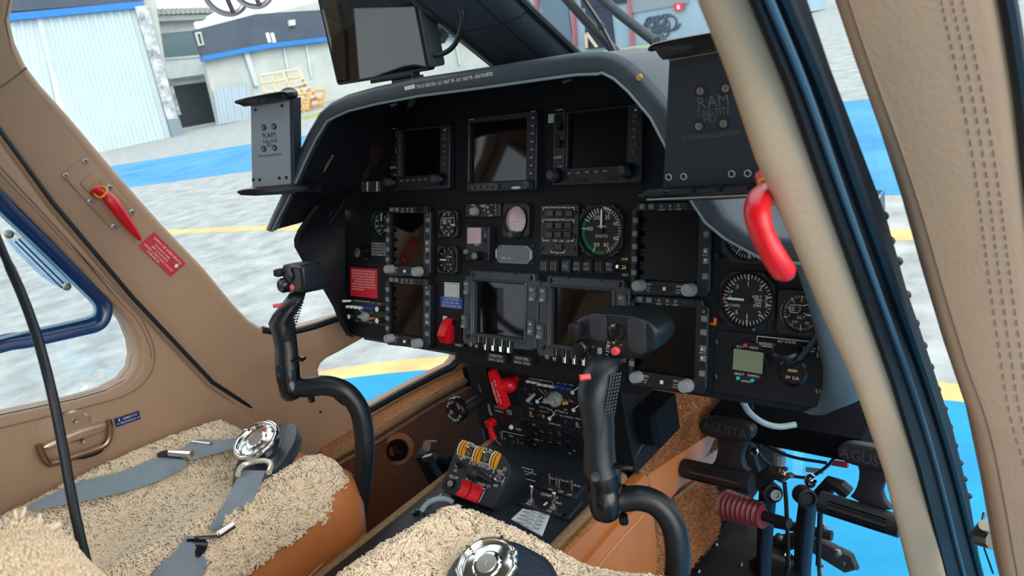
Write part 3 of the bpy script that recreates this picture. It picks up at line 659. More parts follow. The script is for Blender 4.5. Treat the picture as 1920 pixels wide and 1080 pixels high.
# writing on the rim
def rimtext(s, px0, py0, px1, py1, h, parent):
    a, b = at(px0, py0, 1, -.1255), at(px1, py1, 1, -.1255); M = frame((a+b)/2, b-a, (0, -1, .1))
    return text(MB(), s, h, 0, 0, 0, 'c', M=M, width=(b-a).length).build('lettering', WHITE, parent, smooth=0)
rimtext('TYPES OF OPERATION - DAY / NIGHT VFR - DAY / NIGHT IFR - ICING PROHIBITED', 780, 163, 924, 138, .0055, gs)
a, b = at(759, 166, 1, -.1255), at(777, 162, 1, -.1255)
MB().box((0, 0, 0), ((b-a).length, .006, .001), M=frame((a+b)/2, b-a, (0, -1, .1))).build('sticker', PAPER, gs, smooth=0)
bz = at(1200, 145, 1, -.13); MB().lathe([(.004, 0), (.004, .003), (.001, .003)], 10, frame(bz, ZI, (0, -1, 0))).build('rivet', BRASS, gs)

ip = thing('instrument_panel', 'black instrument panel spanning the cockpit under the glareshield', 'panel')
PB = -.268
ptop = [(p.x*.985, (p.z-.018-1.464)/math.cos(TILT)) for p in RP if p.z > 1.56]
pout = [(-.515, .05), (-.53, -.05), (-.53, -.12), (-.522, -.19), (-.505, -.245), (-.475, -.266), (-.44, PB)]
out2 = [(.51, .05), (.52, -.05), (.53, -.15), (.535, -.22), (.525, -.26), (.50, PB-.004), (.26, PB-.006), (.24, PB-.02), (-.13, PB-.018), (-.16, PB), (-.44, PB)]
MB().plate(list(reversed(ptop))+pout+list(reversed(out2)), (), -.02, 0, .004, 2, pframe(0, 0)).build('face', BLACK, ip)
# side cheeks rolling aft
lc = [(590, 385), (573, 409), (558, 431), (551, 449), (552, 463), (561, 479), (569, 494), (606, 543), (625, 576), (636, 605), (647, 624), (657, 632)]
LA = [at(*p, 1, -.125+.035*max(0, (i-4)/7)) for i, p in enumerate(lc)]
LB = [Vector((-.50, 0, 0))+Vector((0, (p.z-1.464)*math.tan(TILT)-.002, p.z)) for p in LA]
LC = [p+Vector((-.02, .12, 0)) for p in LA]
MB().loft([[tuple(p) for p in LB], [tuple(p+Vector((.012, .004, 0))) for p in LA], [tuple(p) for p in LA], [tuple(p+Vector((-.006, .008, 0))) for p in LA], [tuple(p) for p in LC]], cap=False, close=False).build('side_cheek', BLACK, ip, smooth=60)
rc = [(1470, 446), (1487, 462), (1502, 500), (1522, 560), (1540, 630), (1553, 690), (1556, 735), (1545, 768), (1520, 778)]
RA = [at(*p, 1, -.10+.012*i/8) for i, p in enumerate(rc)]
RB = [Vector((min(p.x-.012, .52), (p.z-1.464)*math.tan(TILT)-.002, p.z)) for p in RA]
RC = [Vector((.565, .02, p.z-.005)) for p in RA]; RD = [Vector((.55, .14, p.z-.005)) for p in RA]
MB().loft([[tuple(p) for p in RB], [tuple(p+Vector((-.008, .003, 0))) for p in RA], [tuple(p) for p in RA], [tuple(p+Vector((.014, .004, 0))) for p in RA], [tuple(p+Vector((.03, .03, 0))) for p in RA], [tuple(p) for p in RC], [tuple(p) for p in RD]], cap=False, close=False).build('side_cheek', mat('skylit_cheek', rgb(70, 88, 98), .45), ip, smooth=60)  # near cheek coloured lighter to carry the skylight falling on it
MB().tube([pw(-.44, PB, -.004), pw(-.16, PB-.001, -.004)], .0035, 8).build('lower_edge', HOOD, ip)
MB().box((0.02, .004, -.05), (.38, .024, .08), M=pframe(0, PB-.012)).build('lower_deck', BLACK, ip, smooth=0)

# ------------------------------------------------------------------ helpers for panel instruments
def L_(px, py, c, n): u, v = puv(px, py, n); return (u-c[0], v-c[1])
def pthing(name, label, cat, c, group=None): return thing(name, label, cat, pframe(*c), group)
def screw(parent, x, y, z, r=.003, m=None, name='screw'):
    o = MB().lathe([(r, z), (r, z+.0012), (r*.7, z+.0018), (.0003, z+.0018)], 10).build(name, m or DARK, parent, M=Matrix.Translation((x, y, 0)))
    return o
def knob(parent, x, y, z, r, h, m=None, n=20, name='knob', flutes=0, r2=None):
    r2 = r2 or r*.92; mb = MB()
    if flutes:
        rings = []
        for zz, rr in ((0, r), (h*.85, r2), (h, r2*.9)):
            rings.append([(rr*(1-.05*(i % 2))*math.cos(2*math.pi*i/(2*flutes)), rr*(1-.05*(i % 2))*math.sin(2*math.pi*i/(2*flutes)), zz) for i in range(2*flutes)])
        mb.loft(rings)
    else: mb.lathe([(r, 0), (r, h*.15), (r2, h*.85), (r2*.88, h), (.0004, h)], n)
    return mb.build(name, m or KNOB, parent, M=Matrix.Translation((x, y, z)))
def keycap(parent, x, y, z, w, h, d=.004, m=None, name='key', mark=None, mm=None):
    o = MB().box((0, 0, d/2), (w, h, d), min(w, h)*.1).build(name, m or KEY, parent, M=Matrix.Translation((x, y, z)), smooth=0)
    if mark == 'up' or mark == 'down':
        k = 1 if mark == 'up' else -1
        MB().add([(-w*.25, -k*h*.28, d+.0003), (w*.25, -k*h*.28, d+.0003), (0, k*h*.3, d+.0003)], [(0, 1, 2) if k > 0 else (0, 2, 1)]).build('arrow', WHITE, o, smooth=0)
    elif mark: 
        tb = MB(); ls = mark.split('|'); hh = min(h*.3, h*.8/len(ls)*.7)
        for i, s in enumerate(ls): text(tb, s, hh, 0, (len(ls)-1)*h*.2-i*h*.4, d+.0003, 'c', width=min(w*.8, len(s)*hh*.85))
        tb.build('legend', mm or WHITE, o, smooth=0)
    return o
def letters(parent, items, m, name='lettering', n=.0):
    tb = MB()
    for (s, h, x, y, z, *r) in items: text(tb, s, h, x, y, z+.0004, 'c', width=r[0] if r else None)
    return tb.build(name, m, parent, smooth=0)
def lines(parent, segs, m, w=.0008, z=.0005, name='line_marking', kind='stuff'):
    mb = MB()
    for (a, b) in segs:
        a, b = Vector((*a, 0)), Vector((*b, 0)); d = (b-a); L = d.length
        if L < 1e-6: continue
        d /= L; q = Vector((-d.y, d.x, 0))*w/2; zz = Vector((0, 0, z))
        mb.add([tuple(a-q+zz), tuple(b-q+zz), tuple(b+q+zz), tuple(a+q+zz)], [(0, 1, 2, 3)])
    return mb.build(name, m, parent, smooth=0, kind=kind)

# ------------------------------------------------------------------ four tall display units
SW, SH = .1046, .1050
c0 = (.236+SW/2, -SH/2)
def disp(px, py, n=.012): return L_(px, py, c0, n)
mf = pthing('display_unit', '', 'display', c0, 'square display units with keys at both sides')
bo = [disp(*p) for p in [(1184, 392), (1190, 390), (1197, 380), (1322, 377), (1326, 388), (1335, 392), (1330, 545), (1322, 557), (1186, 553), (1181, 540)]]
hole = rrect(-SW/2, -SH/2, SW/2, SH/2, .001, 1)
MB().plate(bo, [hole], 0, .012, .0015, 1).build('bezel', BEZ, mf, smooth=20)
MB().plate(hole, (), 0, .003).build('screen', SCREEN_M, mf, smooth=0)
for i, q in enumerate([(1190, 413), (1189, 438), (1188.5, 462), (1188, 486), (1187, 511)]):
    x, y = disp(*q, .016); keycap(mf, x, y, .012, .0078, .0085, mark=('FMT', 'M|CB', 'TFC', 'DS', 'O')[i] if i != 4 else 'O', mm=GREYM)
for i, q in enumerate([(1325, 413), (1323.5, 439), (1322.5, 470), (1322.5, 489), (1321, 518)]):
    x, y = disp(*q, .016); keycap(mf, x, y, .012, .0082, .0088, mark=('NAV', 'ARC', 'up', 'down', 'A')[i], mm=GREYM)
for q in ((1190, 425), (1189, 450), (1188, 474), (1187.5, 498), (1324.5, 426), (1323, 454), (1321.5, 503)):
    x, y = disp(*q, .013); MB().box((0, 0, .001), (.0075, .0018, .002)).build('slot', DARK, mf, M=Matrix.Translation((x, y, .012)), smooth=0)
for q, mk in (((1204, 387), 'BRT'), ((1221, 387), 'SET')): x, y = disp(*q, .015); keycap(mf, x, y, .012, .0078, .008, mark=mk, mm=GREYM)
its = []
for q, s in (((1240, 386), 'MAINT'), ((1256, 385.5), 'RA'), ((1271.5, 385), 'COMP')):
    x, y = disp(*q, .014); knob(mf, x, y, .012, .0027, .002, KEY, 12, 'lamp'); its.append((s, .0024, x, y-.0055, .012))
x, y = disp(1299, 386); MB().box((0, 0, .0006), (.018, .008, .0012)).build('light_sensor', GLOSS, mf, M=Matrix.Translation((x, y, .012)), smooth=0)
x, y = disp(1325, 400); screw(mf, x, y, .012, .0026, BRASS, 'captive_screw')
x, y = disp(1217, 533); its.append(('CRS', .0036, x, y, .012)); x, y = disp(1216, 540); its.append(('PUSH', .0022, x, y, .012)); x, y = disp(1215, 545); its.append(('DIR', .0022, x, y, .012))
x, y = disp(1274, 537); its.append(('HDG', .0036, x, y, .012)); x, y = disp(1272, 544); its.append(('PUSH', .0022, x, y, .012)); x, y = disp(1271, 549); its.append(('SYNC', .0022, x, y, .012))
x, y = disp(1323, 479); its.append(('DH/RNG', .0022, x, y, .012, .010))
letters(mf, its, WHITE)
x, y = disp(1246, 541); rk = MB().plate(rrect(-.0125, -.0035, .0125, .0035, .003), (), 0, .001).build('rocker_slot', DARK, mf, M=Matrix.Translation((x, y, .012)))
MB().box((0, 0, .003), (.004, .0055, .005), .001).build('rocker_lever', WHITE, rk, M=Matrix.Translation((.001, 0, 0)))
x, y = disp(1194, 536, .025); knob(mf, x, y, .012, .0095, .016, KNOB, flutes=12, name='course_knob')
x, y = disp(1288, 544, .025); knob(mf, x, y, .012, .0105, .016, KNOB, flutes=12, name='heading_knob')
spec = [((0, 0), 'near upper display unit with grey keys, right of the airspeed dial'), ((0, -.1419), 'near lower display unit with grey keys, partly behind the near cyclic grip'),
        ((-.5813, 0), 'far upper display unit with a reflecting dark screen'), ((-.5813, -.1419), 'far lower display unit beside the red placard')]
mfs = [mf]
for (du, dv), lab in spec[1:]:
    c = copy_tree(mf, pframe(c0[0]+du, c0[1]+dv)); c['label'] = lab; mfs.append(c)
mf['label'] = spec[0][1]
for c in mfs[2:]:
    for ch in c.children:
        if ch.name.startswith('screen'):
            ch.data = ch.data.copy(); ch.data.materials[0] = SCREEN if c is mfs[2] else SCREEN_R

# ------------------------------------------------------------------ two engine display units
ci = puv(1097, 595, .003); n_ = .014
def eng(px, py, n=n_): return L_(px, py, ci, n)
en = pthing('engine_display', 'engine display unit behind the near cyclic grip head', 'display', ci, 'engine display units with chrome slotted keys')
eo = [eng(*p) for p in [(1013, 529), (1024, 528), (1026, 517), (1168, 525), (1170, 538), (1181, 541), (1172, 680), (1160, 684), (1010, 668), (1006, 660)]]
scr = [eng(*p, .004) for p in [(1042, 539), (1154, 548), (1150, 660), (1036, 643)]]
w2 = (scr[1][0]-scr[0][0]+scr[2][0]-scr[3][0])/4; h2_ = (scr[0][1]-scr[3][1]+scr[1][1]-scr[2][1])/4; cxs = sum(p[0] for p in scr)/4; cys = sum(p[1] for p in scr)/4
sq = rrect(cxs-w2, cys-h2_, cxs+w2, cys+h2_, .002, 2)
MB().plate(eo, [sq], 0, n_, .002, 1).build('frame', BEZ_G, en, smooth=20)
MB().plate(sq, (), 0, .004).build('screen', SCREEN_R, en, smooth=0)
rp_ = rrect(cxs-w2-.006, cys-h2_-.006, cxs+w2+.006, cys+h2_+.006, .003, 2); rq = rrect(cxs-w2-.0015, cys-h2_-.0015, cxs+w2+.0015, cys+h2_+.0015, .002, 2)
MB().plate(rp_, [rq], n_-.001, n_+.003, .0015, 1).build('screen_rim', BEZ_G, en, smooth=20)
rk_m = mat('rocker_grey', rgb(92, 98, 102), .4)
for q, a, b in (((1017, 553), 'ON', 'OFF'), ((1011, 622), 'CLR', 'ENT'), ((1165, 567), 'BRT', 'DIM'), ((1160, 636), 'up', 'down')):
    x, y = eng(*q, n_+.004); r_ = MB().loft([[(sx*.0062, yy, zz) for sx in (-1, 1)] for yy, zz in ((-.0125, .0), (-.0125, .006), (0, .003), (.0125, .005), (.0125, 0))], cap=False, close=False).box((0, 0, .001), (.0124, .025, .002)).build('rocker_switch', rk_m, en, M=Matrix.Translation((x, y, n_)), smooth=0)
    if a == 'up':
        MB().add([(-.0025, .004, .0045), (.0025, .004, .0045), (0, .009, .005)], [(0, 1, 2)]).build('arrow', WHITE, r_, smooth=0)
        MB().add([(-.0025, -.005, .0055), (0, -.010, .0062), (.0025, -.005, .0055)], [(0, 1, 2)]).build('arrow', WHITE, r_, smooth=0)
    else: letters(r_, [(a, .0042, 0, .007, .0055, .0078), (b, .0042, 0, -.0085, .0062, .0078)], WHITE, 'legend')
for k in range(5):
    q = (1045+17.6*k, 664+2.2*k); x, y = eng(*q, n_)
    MB().box((0, 0, .0008), (.0125, .026, .0016)).build('key_recess', DARK, en, M=Matrix.Translation((x, y, n_)), smooth=0)
    kk = MB().box((0, 0, .004), (.0058, .011, .008), .001).build('line_key', STEEL if k else DARK, en, M=Matrix.Translation((x, y-.007, n_)), smooth=0)
    MB().cyl((0, .005, .003), (0, .018, .002), .0007, n=6).build('key_line', STEEL, kk)
    if k == 0: letters(kk, [('M', .006, 0, 0, .0082)], WHITE, 'legend')
for q in ((1032, 526), (1162, 534), (1020, 651)): x, y = eng(*q); screw(en, x, y, n_, .0042, GLOSS, 'mounting_screw')
for q in ((1066, 521), (1127, 525)): x, y = eng(*q); MB().box((0, 0, .0005), (.003, .006, .001)).build('notch', DARK, en, M=Matrix.Translation((x, y, n_)), smooth=0)
for q in ((1026, 669),): x, y = eng(*q); knob(en, x, y, n_, .0045, .0015, KEY, 16, 'light_sensor')
# the far unit: same unit further left
ci1 = puv(941.5, 580, .003)
sc1 = [L_(*p, ci1, .004) for p in [(899, 528), (990, 535), (985, 633), (893, 623)]]
du = ci1[0]-ci[0]+sum(p[0] for p in sc1)/4-cxs; dv = ci1[1]-ci[1]+sum(p[1] for p in sc1)/4-cys
e2 = copy_tree(en, pframe(ci[0]+du, ci[1]+dv)); e2['label'] = 'engine display unit left of centre, fully in view above the pedestal'
# fuel quantity placards
for q, s1, s2, lab in (((930, 671), 'USABLE FUEL', '221 KG  221 KG', 'black fuel placard reading USABLE FUEL'), ((979, 676), 'AUX FUEL', '166 KG  75 KG', 'black fuel placard reading AUX FUEL')):
    u, v = puv(*q, .01); o = pthing('fuel_placard', lab, 'placard', (u, v))
    MB().plate(rrect(-.021, -.008, .021, .008, .001), (), 0, .010).build('plate', BEZ, o, smooth=0)
    letters(o, [(s1, .0045, 0, .0036, .010, .030), (s2, .004, 0, -.0038, .010, .034)], CREAM)

# ------------------------------------------------------------------ the three units under the hood
def device(c, px, n): return L_(*px, c, n)
cg = puv(1125, 260, .003); ng = .012
nav = pthing('navigation_unit', 'near colour navigation unit under the glareshield, marked COMM 1', 'radio', cg, 'knobbed navigation units')
def nv(px, py, n=ng): return L_(px, py, cg, n)
go = [nv(*p) for p in [(1038, 211), (1207, 192), (1200, 342), (1034, 349)]]
gx0 = (go[0][0]+go[3][0])/2; gx1 = (go[1][0]+go[2][0])/2; gy0 = (go[2][1]+go[3][1])/2; gy1 = (go[0][1]+go[1][1])/2
gsr = [nv(*p, .004) for p in [(1071, 212), (1183, 202), (1178, 308), (1067, 317)]]
sx0 = (gsr[0][0]+gsr[3][0])/2; sx1 = (gsr[1][0]+gsr[2][0])/2; sy0 = (gsr[2][1]+gsr[3][1])/2; sy1 = (gsr[0][1]+gsr[1][1])/2
gh = rrect(sx0, sy0, sx1, sy1, .001, 1)
MB().plate(rrect(gx0, gy0, gx1, gy1, .004, 2), [gh], 0, ng, .0015, 1).build('bezel', BEZ, nav, smooth=20)
MB().plate(gh, (), 0, .004).build('screen', SCREEN_M, nav, smooth=0)
for q in ((1049, 222), (1048, 258)): x, y = nv(*q); keycap(nav, x, y, ng, .014, .011, .002, GLOSS, 'flip_key')
for q in ((1047, 237), (1046, 269)): x, y = nv(*q, .02); knob(nav, x, y, ng, .0065, .010, GLOSS, 18, 'volume_knob')
for i, s in enumerate(('up', 'RNG', 'D', 'MENU', 'CLR', 'ENT')):
    q = (1193-i*.9, 206+[0, 11, 21, 37, 51, 80][i]) if i < 5 else (1188, 285); x, y = nv(*q); keycap(nav, x, y, ng, .0095, .0055, .002, BEZ_G, 'key', mark=s, mm=GREYM)
x, y = nv(1191, 271); keycap(nav, x, y, ng, .0095, .0055, .002, BEZ_G, 'key')
for i, s in enumerate(('CDI', 'OBS', 'MSG', 'FPL', 'PROC')): x, y = nv(1068+17*i, 325-1*i); keycap(nav, x, y, ng, .011, .0058, .002, BEZ_G, 'key', mark=s)
for q, m2 in (((1033, 328), None), ((1167, 319), None)):
    x, y = nv(*q, .03); k1 = knob(nav, x, y, ng, .0125, .010, GLOSS, 20, 'outer_knob'); knob(k1, 0, 0, .010, .0085, .012, BEZ_G, 18, 'inner_knob')
for q in ((1090, 338), (1147, 334)): x, y = nv(*q); MB().box((0, 0, .0004), (.026, .006, .0008)).build('card_slot', DARK, nav, M=Matrix.Translation((x, y, ng)), smooth=0)
x, y = nv(1047, 295); x2, y2 = nv(1049, 206); x3, y3 = nv(1050, 312); letters(nav, [('COMM 1', .0042, x, y, ng), ('GARMIN', .0025, x2, y2, ng), ('COM', .0026, x3, y3, ng)], WHITE)
MB().box((0, 0, .0008), (.002, sy1-sy0+.012, .0016)).build('screen_edge', BEZ_G, nav, M=Matrix.Translation((sx0-.006, (sy0+sy1)/2, ng)), smooth=0)
# far copy
cg1 = puv(793, 290, .003)
g2 = [L_(*p, cg1, .004) for p in [(755, 245), (831, 240), (827.5, 328), (756, 331)]]
du = cg1[0]+sum(p[0] for p in g2)/4-(cg[0]+(sx0+sx1)/2); dv = cg1[1]+sum(p[1] for p in g2)/4-(cg[1]+(sy0+sy1)/2)
nv2 = copy_tree(nav, pframe(cg[0]+du, cg[1]+dv)); nv2['label'] = 'far navigation unit under the glareshield with a bright grey reflection'
for ch in list(nv2.children):
    if ch.name.startswith('screen') and not ch.name.startswith('screen_e'): ch.data = ch.data.copy(); ch.data.materials[0] = SCREEN
    if ch.name.startswith('lettering'):
        bpy.data.objects.remove(ch)
letters(nv2, [('COMM 2', .0042, x, y, ng), ('GARMIN', .0025, x2, y2, ng), ('COM', .0026, x3, y3, ng)], WHITE)
# middle multifunction display
cm = puv(940, 285, .003); md = pthing('map_display', 'middle multifunction display with a column of eight keys under the glareshield', 'display', cm)
def mm_(px, py, n=ng): return L_(px, py, cm, n)
mo = [mm_(*p) for p in [(877, 222), (1009, 206), (1003, 357), (873, 360)]]; ms = [mm_(*p, .004) for p in [(886, 231), (993, 218), (990, 337), (884, 343)]]
mx0, mx1, my0, my1 = (mo[0][0]+mo[3][0])/2, (mo[1][0]+mo[2][0])/2, (mo[2][1]+mo[3][1])/2, (mo[0][1]+mo[1][1])/2
tx0, tx1, ty0, ty1 = (ms[0][0]+ms[3][0])/2, (ms[1][0]+ms[2][0])/2, (ms[2][1]+ms[3][1])/2, (ms[0][1]+ms[1][1])/2
hh = rrect(tx0, ty0, tx1, ty1, .001, 1)
MB().plate(rrect(mx0, my0, mx1, my1, .004, 2), [hh], 0, ng, .0015, 1).build('bezel', BEZ, md, smooth=20)
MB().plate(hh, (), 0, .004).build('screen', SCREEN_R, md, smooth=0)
for i in range(8):
    x, y = mm_(1001-i*.6, 221+i*14.9); keycap(md, x, y, ng, .0075, .0052, .0025, BEZ_G, 'soft_key'); 
    MB().box((0, 0, .0002), (.005, .001, .0004)).build('key_mark', WHITE, md, M=Matrix.Translation((x, y, ng+.0026)), smooth=0)
x, y = mm_(908, 351); MB().plate(rrect(-.034, -.006, .034, .006, .003), (), 0, .0015).build('key_tray', GLOSS, md, M=Matrix.Translation((x, y, ng)))
for i in range(5): x, y = mm_(888+11.3*i, 351.5-.3*i); keycap(md, x, y, ng+.0015, .007, .006, .003, BEZ_G, 'key', mark='-')
x, y = mm_(987, 346, .02); knob(md, x, y, ng, .009, .012, BEZ_G, flutes=12, name='selector_knob')
x, y = mm_(968, 352); MB().plate(circ(0, 0, .011, 16, .0025), (), 0, .001).build('logo_badge', PAPER, md, M=Matrix.Translation((x, y, ng)))
x, y = mm_(884, 224); x2, y2 = mm_(1000, 209); letters(md, [('GARMIN', .0025, x, y, ng), ('MX20', .0025, x2, y2, ng)], WHITE)

# ------------------------------------------------------------------ round dials
def dial(name, label, cpx, top, bot, case=None, ticks=(), nums=(), words=(), needle=None, hub=None, face=None, arcs=(), cat='instrument', octo=True, r=None, group=None, cn=.008):
    c = puv(*cpx, .004); v0 = puv(cpx[0], top, .004)[1]; v1 = puv(cpx[0], bot, .004)[1]; R = r or (v0-v1)/2
    t = pthing(name, label, cat, c, group); cs = case or R*1.12
    k = cs*.42 if octo else cs*.18
    oc = [(-cs+k, -cs), (cs-k, -cs), (cs, -cs+k), (cs, cs-k), (cs-k, cs), (-cs+k, cs), (-cs, cs-k), (-cs, -cs+k)]
    MB().plate(oc, [circ(0, 0, R*1.03, 32)], 0, cn, .001, 1).build('case', BEZ, t, smooth=20)
    MB().loft([[(p[0], p[1], z) for p in circ(0, 0, rr, 32)] for rr, z in ((R*1.03, cn), (R*1.06, cn+.0025), (R*1.0, cn+.002), (R*.98, .004))], cap=False).build('rim', GLOSS, t)
    MB().plate(circ(0, 0, R*1.02, 32), (), 0, .003).build('face', face or DARK, t)
    for col, name_ in ((WHITE, 'scale_marks'), (GREENM, 'green_marks')):
        seg = []
        for a, r0, r1, w, cc in ticks:
            if cc is col: a = math.radians(a); seg.append(((R*r0*math.sin(a), R*r0*math.cos(a)), (R*r1*math.sin(a), R*r1*math.cos(a)), w))
        if seg:
            mb = MB()
            for p, q, w in seg:
                p, q = Vector((*p, 0)), Vector((*q, 0)); d = (q-p).normalized(); s = Vector((-d.y, d.x, 0))*w*R/2; z = Vector((0, 0, .0034))
                mb.add([tuple(p-s+z), tuple(q-s+z), tuple(q+s+z), tuple(p+s+z)], [(0, 1, 2, 3)])
            mb.build(name_, col, t, smooth=0)
    for a0, a1, r0, r1, m in arcs:
        n = max(4, int(abs(a1-a0)/6)); vs = []; 
        for i in range(n+1):
            a = math.radians(a0+(a1-a0)*i/n); vs += [(R*r0*math.sin(a), R*r0*math.cos(a), .0032), (R*r1*math.sin(a), R*r1*math.cos(a), .0032)]
        MB().add(vs, [(2*i, 2*i+1, 2*i+3, 2*i+2) for i in range(n)]).build('colour_arc', m, t, smooth=0)
    if nums or words:
        tb = MB()
        for s, a, rr, h in nums: a = math.radians(a); text(tb, s, h*R, R*rr*math.sin(a), R*rr*math.cos(a), .0036)
        for s, x, y, h in words: text(tb, s, h*R, x*R, y*R, .0036)
        tb.build('numerals', CREAM, t, smooth=0)
    if needle is not None:
        a, r0, r1, w = needle; mb = MB(); mb.add([(-w*R, r0*R, .006), (w*R, r0*R, .006), (w*R, r1*R*.9, .006), (0, r1*R, .006), (-w*R, r1*R*.9, .006)], [(0, 1, 2, 3, 4)])
        nd = mb.build('needle', WHITE, t, M=Matrix.Rotation(-math.radians(a), 4, 'Z'), smooth=0)
        MB().lathe([(R*.10, .003), (R*.10, .0065), (.0003, .0068)], 16).build('needle_hub', DARK, nd)
    if octo:
        for i in range(4): a = math.radians(45+90*i); screw(t, cs*1.12*math.cos(a), cs*1.12*math.sin(a), cn, cs*.07, GLOSS)
    return t, R, c
tk = [(a, .80, .97, .03, WHITE) for a in range(10, 170, 8)]+[(a, .84, .97, .03, GREENM) for a in range(172, 300, 5)]+[(a, .74, .97, .045, WHITE) for a in range(300, 350, 9)]+[(a, .74, .97, .045, WHITE) for a in (25, 65, 115, 155, 205, 275)]
dial('airspeed_dial', 'large airspeed dial with white needle and KNOTS lettering', (1128, 432.5), 387, 478, case=.0415, ticks=tk, nums=[('20', 25, .62, .18), ('40', 66, .72, .17), ('60', 112, .74, .17), ('80', 158, .62, .17), ('100', 202, .62, .17), ('150', 278, .58, .17), ('200', 336, .60, .17)],
     words=[('AIRSPEED', 0, .18, .08), ('KNOTS', 0, -.22, .13)], needle=(0, .1, .92, .045), arcs=[(2, 28, .90, .98, CREAM), (172, 300, .965, 1.0, GREENM)])
tk = [(a, .82, .97, .03, WHITE) for a in range(0, 360, 9)]+[(a, .76, .97, .05, WHITE) for a in (0, 180, 45, 135, 225, 315, 80, 100)]
t, R, c = dial('vertical_speed_dial', 'vertical speed dial with UP and DOWN lettering left of the near altimeter', (1401.5, 562.5), 513, 612, case=.0405, ticks=tk, nums=[('1', 0, .62, .22), ('2', 45, .68, .2), ('3', 80, .72, .2), ('3', 100, .72, .2), ('2', 135, .68, .2), ('1', 180, .62, .22), ('.5', 318, .66, .16), ('.5', 222, .66, .16), ('0', 275, .70, .16)],
     words=[('UP', -.68, .28, .12), ('DOWN', -.58, -.24, .12), ('VERT', .36, .14, .12), ('SPEED', .42, .02, .09), ('1000', .42, -.09, .09), ('FPM', .38, -.2, .12)], needle=(271, .12, .82, .045))
MB().box((-R*.93, 0, .004), (R*.12, R*.14, .002)).build('datum_mark', mat('red_mark', rgb(230, 90, 70), .5), t, smooth=0)
knob(t, R*.35, -R*1.08, .008, .0022, .003, mat('blue_dot', rgb(30, 120, 180), .5), 10, 'adjust_screw')
alt_t = [(a, .84, .97, .03, WHITE) for a in range(0, 360, 8)]+[(a, .78, .97, .05, WHITE) for a in range(0, 360, 36)]
def drum(t, R, s):
    lines(t, [((-.62*R, .42*R), (.2*R, .42*R)), ((.2*R, .42*R), (.2*R, .47*R)), ((.2*R, .47*R), (.6*R, .47*R)), ((-.62*R, .42*R), (-.62*R, .0)), ((-.62*R, 0), (.2*R, 0)), ((.2*R, 0), (.2*R, -.05*R)), ((.2*R, -.05*R), (.6*R, -.05*R)), ((.6*R, -.05*R), (.6*R, .47*R))], CREAM, R*.045, .0036, 'drum_window')
    lines(t, [((-.56*R, .08*R+i*.09*R), (-.36*R, .14*R+i*.09*R)) for i in range(3)], CREAM, R*.04, .0037, 'drum_hatching')
    letters(t, [(s, R*.24, -.08*R, .2*R, .0034)], CREAM, 'drum_digits')
tA, RA_, _ = dial('altimeter', 'upper near altimeter partly hidden behind the glareshield end', (1406, 441), 395, 487, case=.0405, ticks=alt_t, nums=[(str(i), i*36, .68, .2) for i in (0, 1, 2, 3, 4, 5, 6, 7, 8, 9)], needle=(128, .3, .9, .06)); drum(tA, RA_, '2')
tB, RB_, _ = dial('altimeter', 'small near altimeter reading ALT at the panel edge by the pillar', (1502, 587), 553, 621, case=.031, ticks=alt_t, nums=[(str(i), i*36, .70, .17) for i in (0, 1, 5, 7, 8, 9)], words=[('ALT', 0, -.24, .17), ('299', -.34, -.52, .16), ('101', .34, -.52, .16)], needle=(100, .3, .9, .04), octo=False); drum(tB, RB_, '2')
for q in ((1460, 550),): pass
tC, RC_, _ = dial('altimeter', 'small far altimeter beside the far upper display', (841, 419.5), 395, 444, case=.0265, ticks=alt_t, nums=[('0', 0, .68, .18), ('5', 180, .7, .18), ('7', 250, .7, .16)], words=[('ALT', .05, -.26, .16), ('3001', -.28, -.56, .14), ('1013', .34, -.56, .14)], needle=(100, .35, .85, .05), octo=False); drum(tC, RC_, '12 00')
tk = [(a, .80, .97, .05, WHITE) for a in (180+0, 210, 240, 270, 300, 330, 0, 30, 150)]
dial('vertical_speed_dial', 'small far climb dial below the far altimeter with a level needle', (840, 487.5), 464, 511, case=.0265, ticks=tk, nums=[('2', 25, .72, .2), ('1', 325, .7, .2), ('1', 215, .7, .2), ('2', 155, .72, .2)], words=[('CLIMB', .1, .25, .15), ('FT / MIN', .1, -.35, .10)], needle=(270, -.15, .9, .05), octo=False)
tk = [(a, .80, .97, .06, WHITE) for a in range(0, 180, 30)]+[(a, .84, .97, .05, GREENM) for a in range(180, 320, 8)]
dial('torque_dial', 'small round gauge with a green arc at the far end of the panel', (716, 419), 397, 441, case=.026, ticks=tk, nums=[('10', 30, .68, .2), ('20', 90, .68, .2), ('40', 150, .68, .2), ('60', 210, .68, .2), ('80', 250, .66, .2), ('90', 290, .66, .2)], words=[('KG C', 0, -.2, .14)], needle=(0, .2, .9, .06), octo=False, arcs=[(180, 320, .94, 1, GREENM)])
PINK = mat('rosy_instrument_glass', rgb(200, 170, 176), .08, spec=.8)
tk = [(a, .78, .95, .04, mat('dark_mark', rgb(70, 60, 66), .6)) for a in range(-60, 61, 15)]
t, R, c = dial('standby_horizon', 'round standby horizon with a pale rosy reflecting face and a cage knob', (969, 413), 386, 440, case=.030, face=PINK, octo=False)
lines(t, [((R*.78*math.sin(math.radians(a)), R*.78*math.cos(math.radians(a))), (R*.92*math.sin(math.radians(a)), R*.92*math.cos(math.radians(a)))) for a in range(-60, 61, 15)], WHITE, .0012, .0036, 'bank_marks')
lines(t, [((-R*.6, -R*.1), (R*.6, -R*.1)), ((-R*.3, R*.15), (R*.3, R*.15)), ((-R*.3, -R*.35), (R*.3, -R*.35))], GREYM, .0006, .0036, 'pitch_lines')
knob(t, -.002, -R*1.0, .008, .0065, .012, BEZ_G, 16, 'cage_knob'); knob(t, .012, -R*.98, .008, .0055, .006, DARK, 14, 'trim_knob')

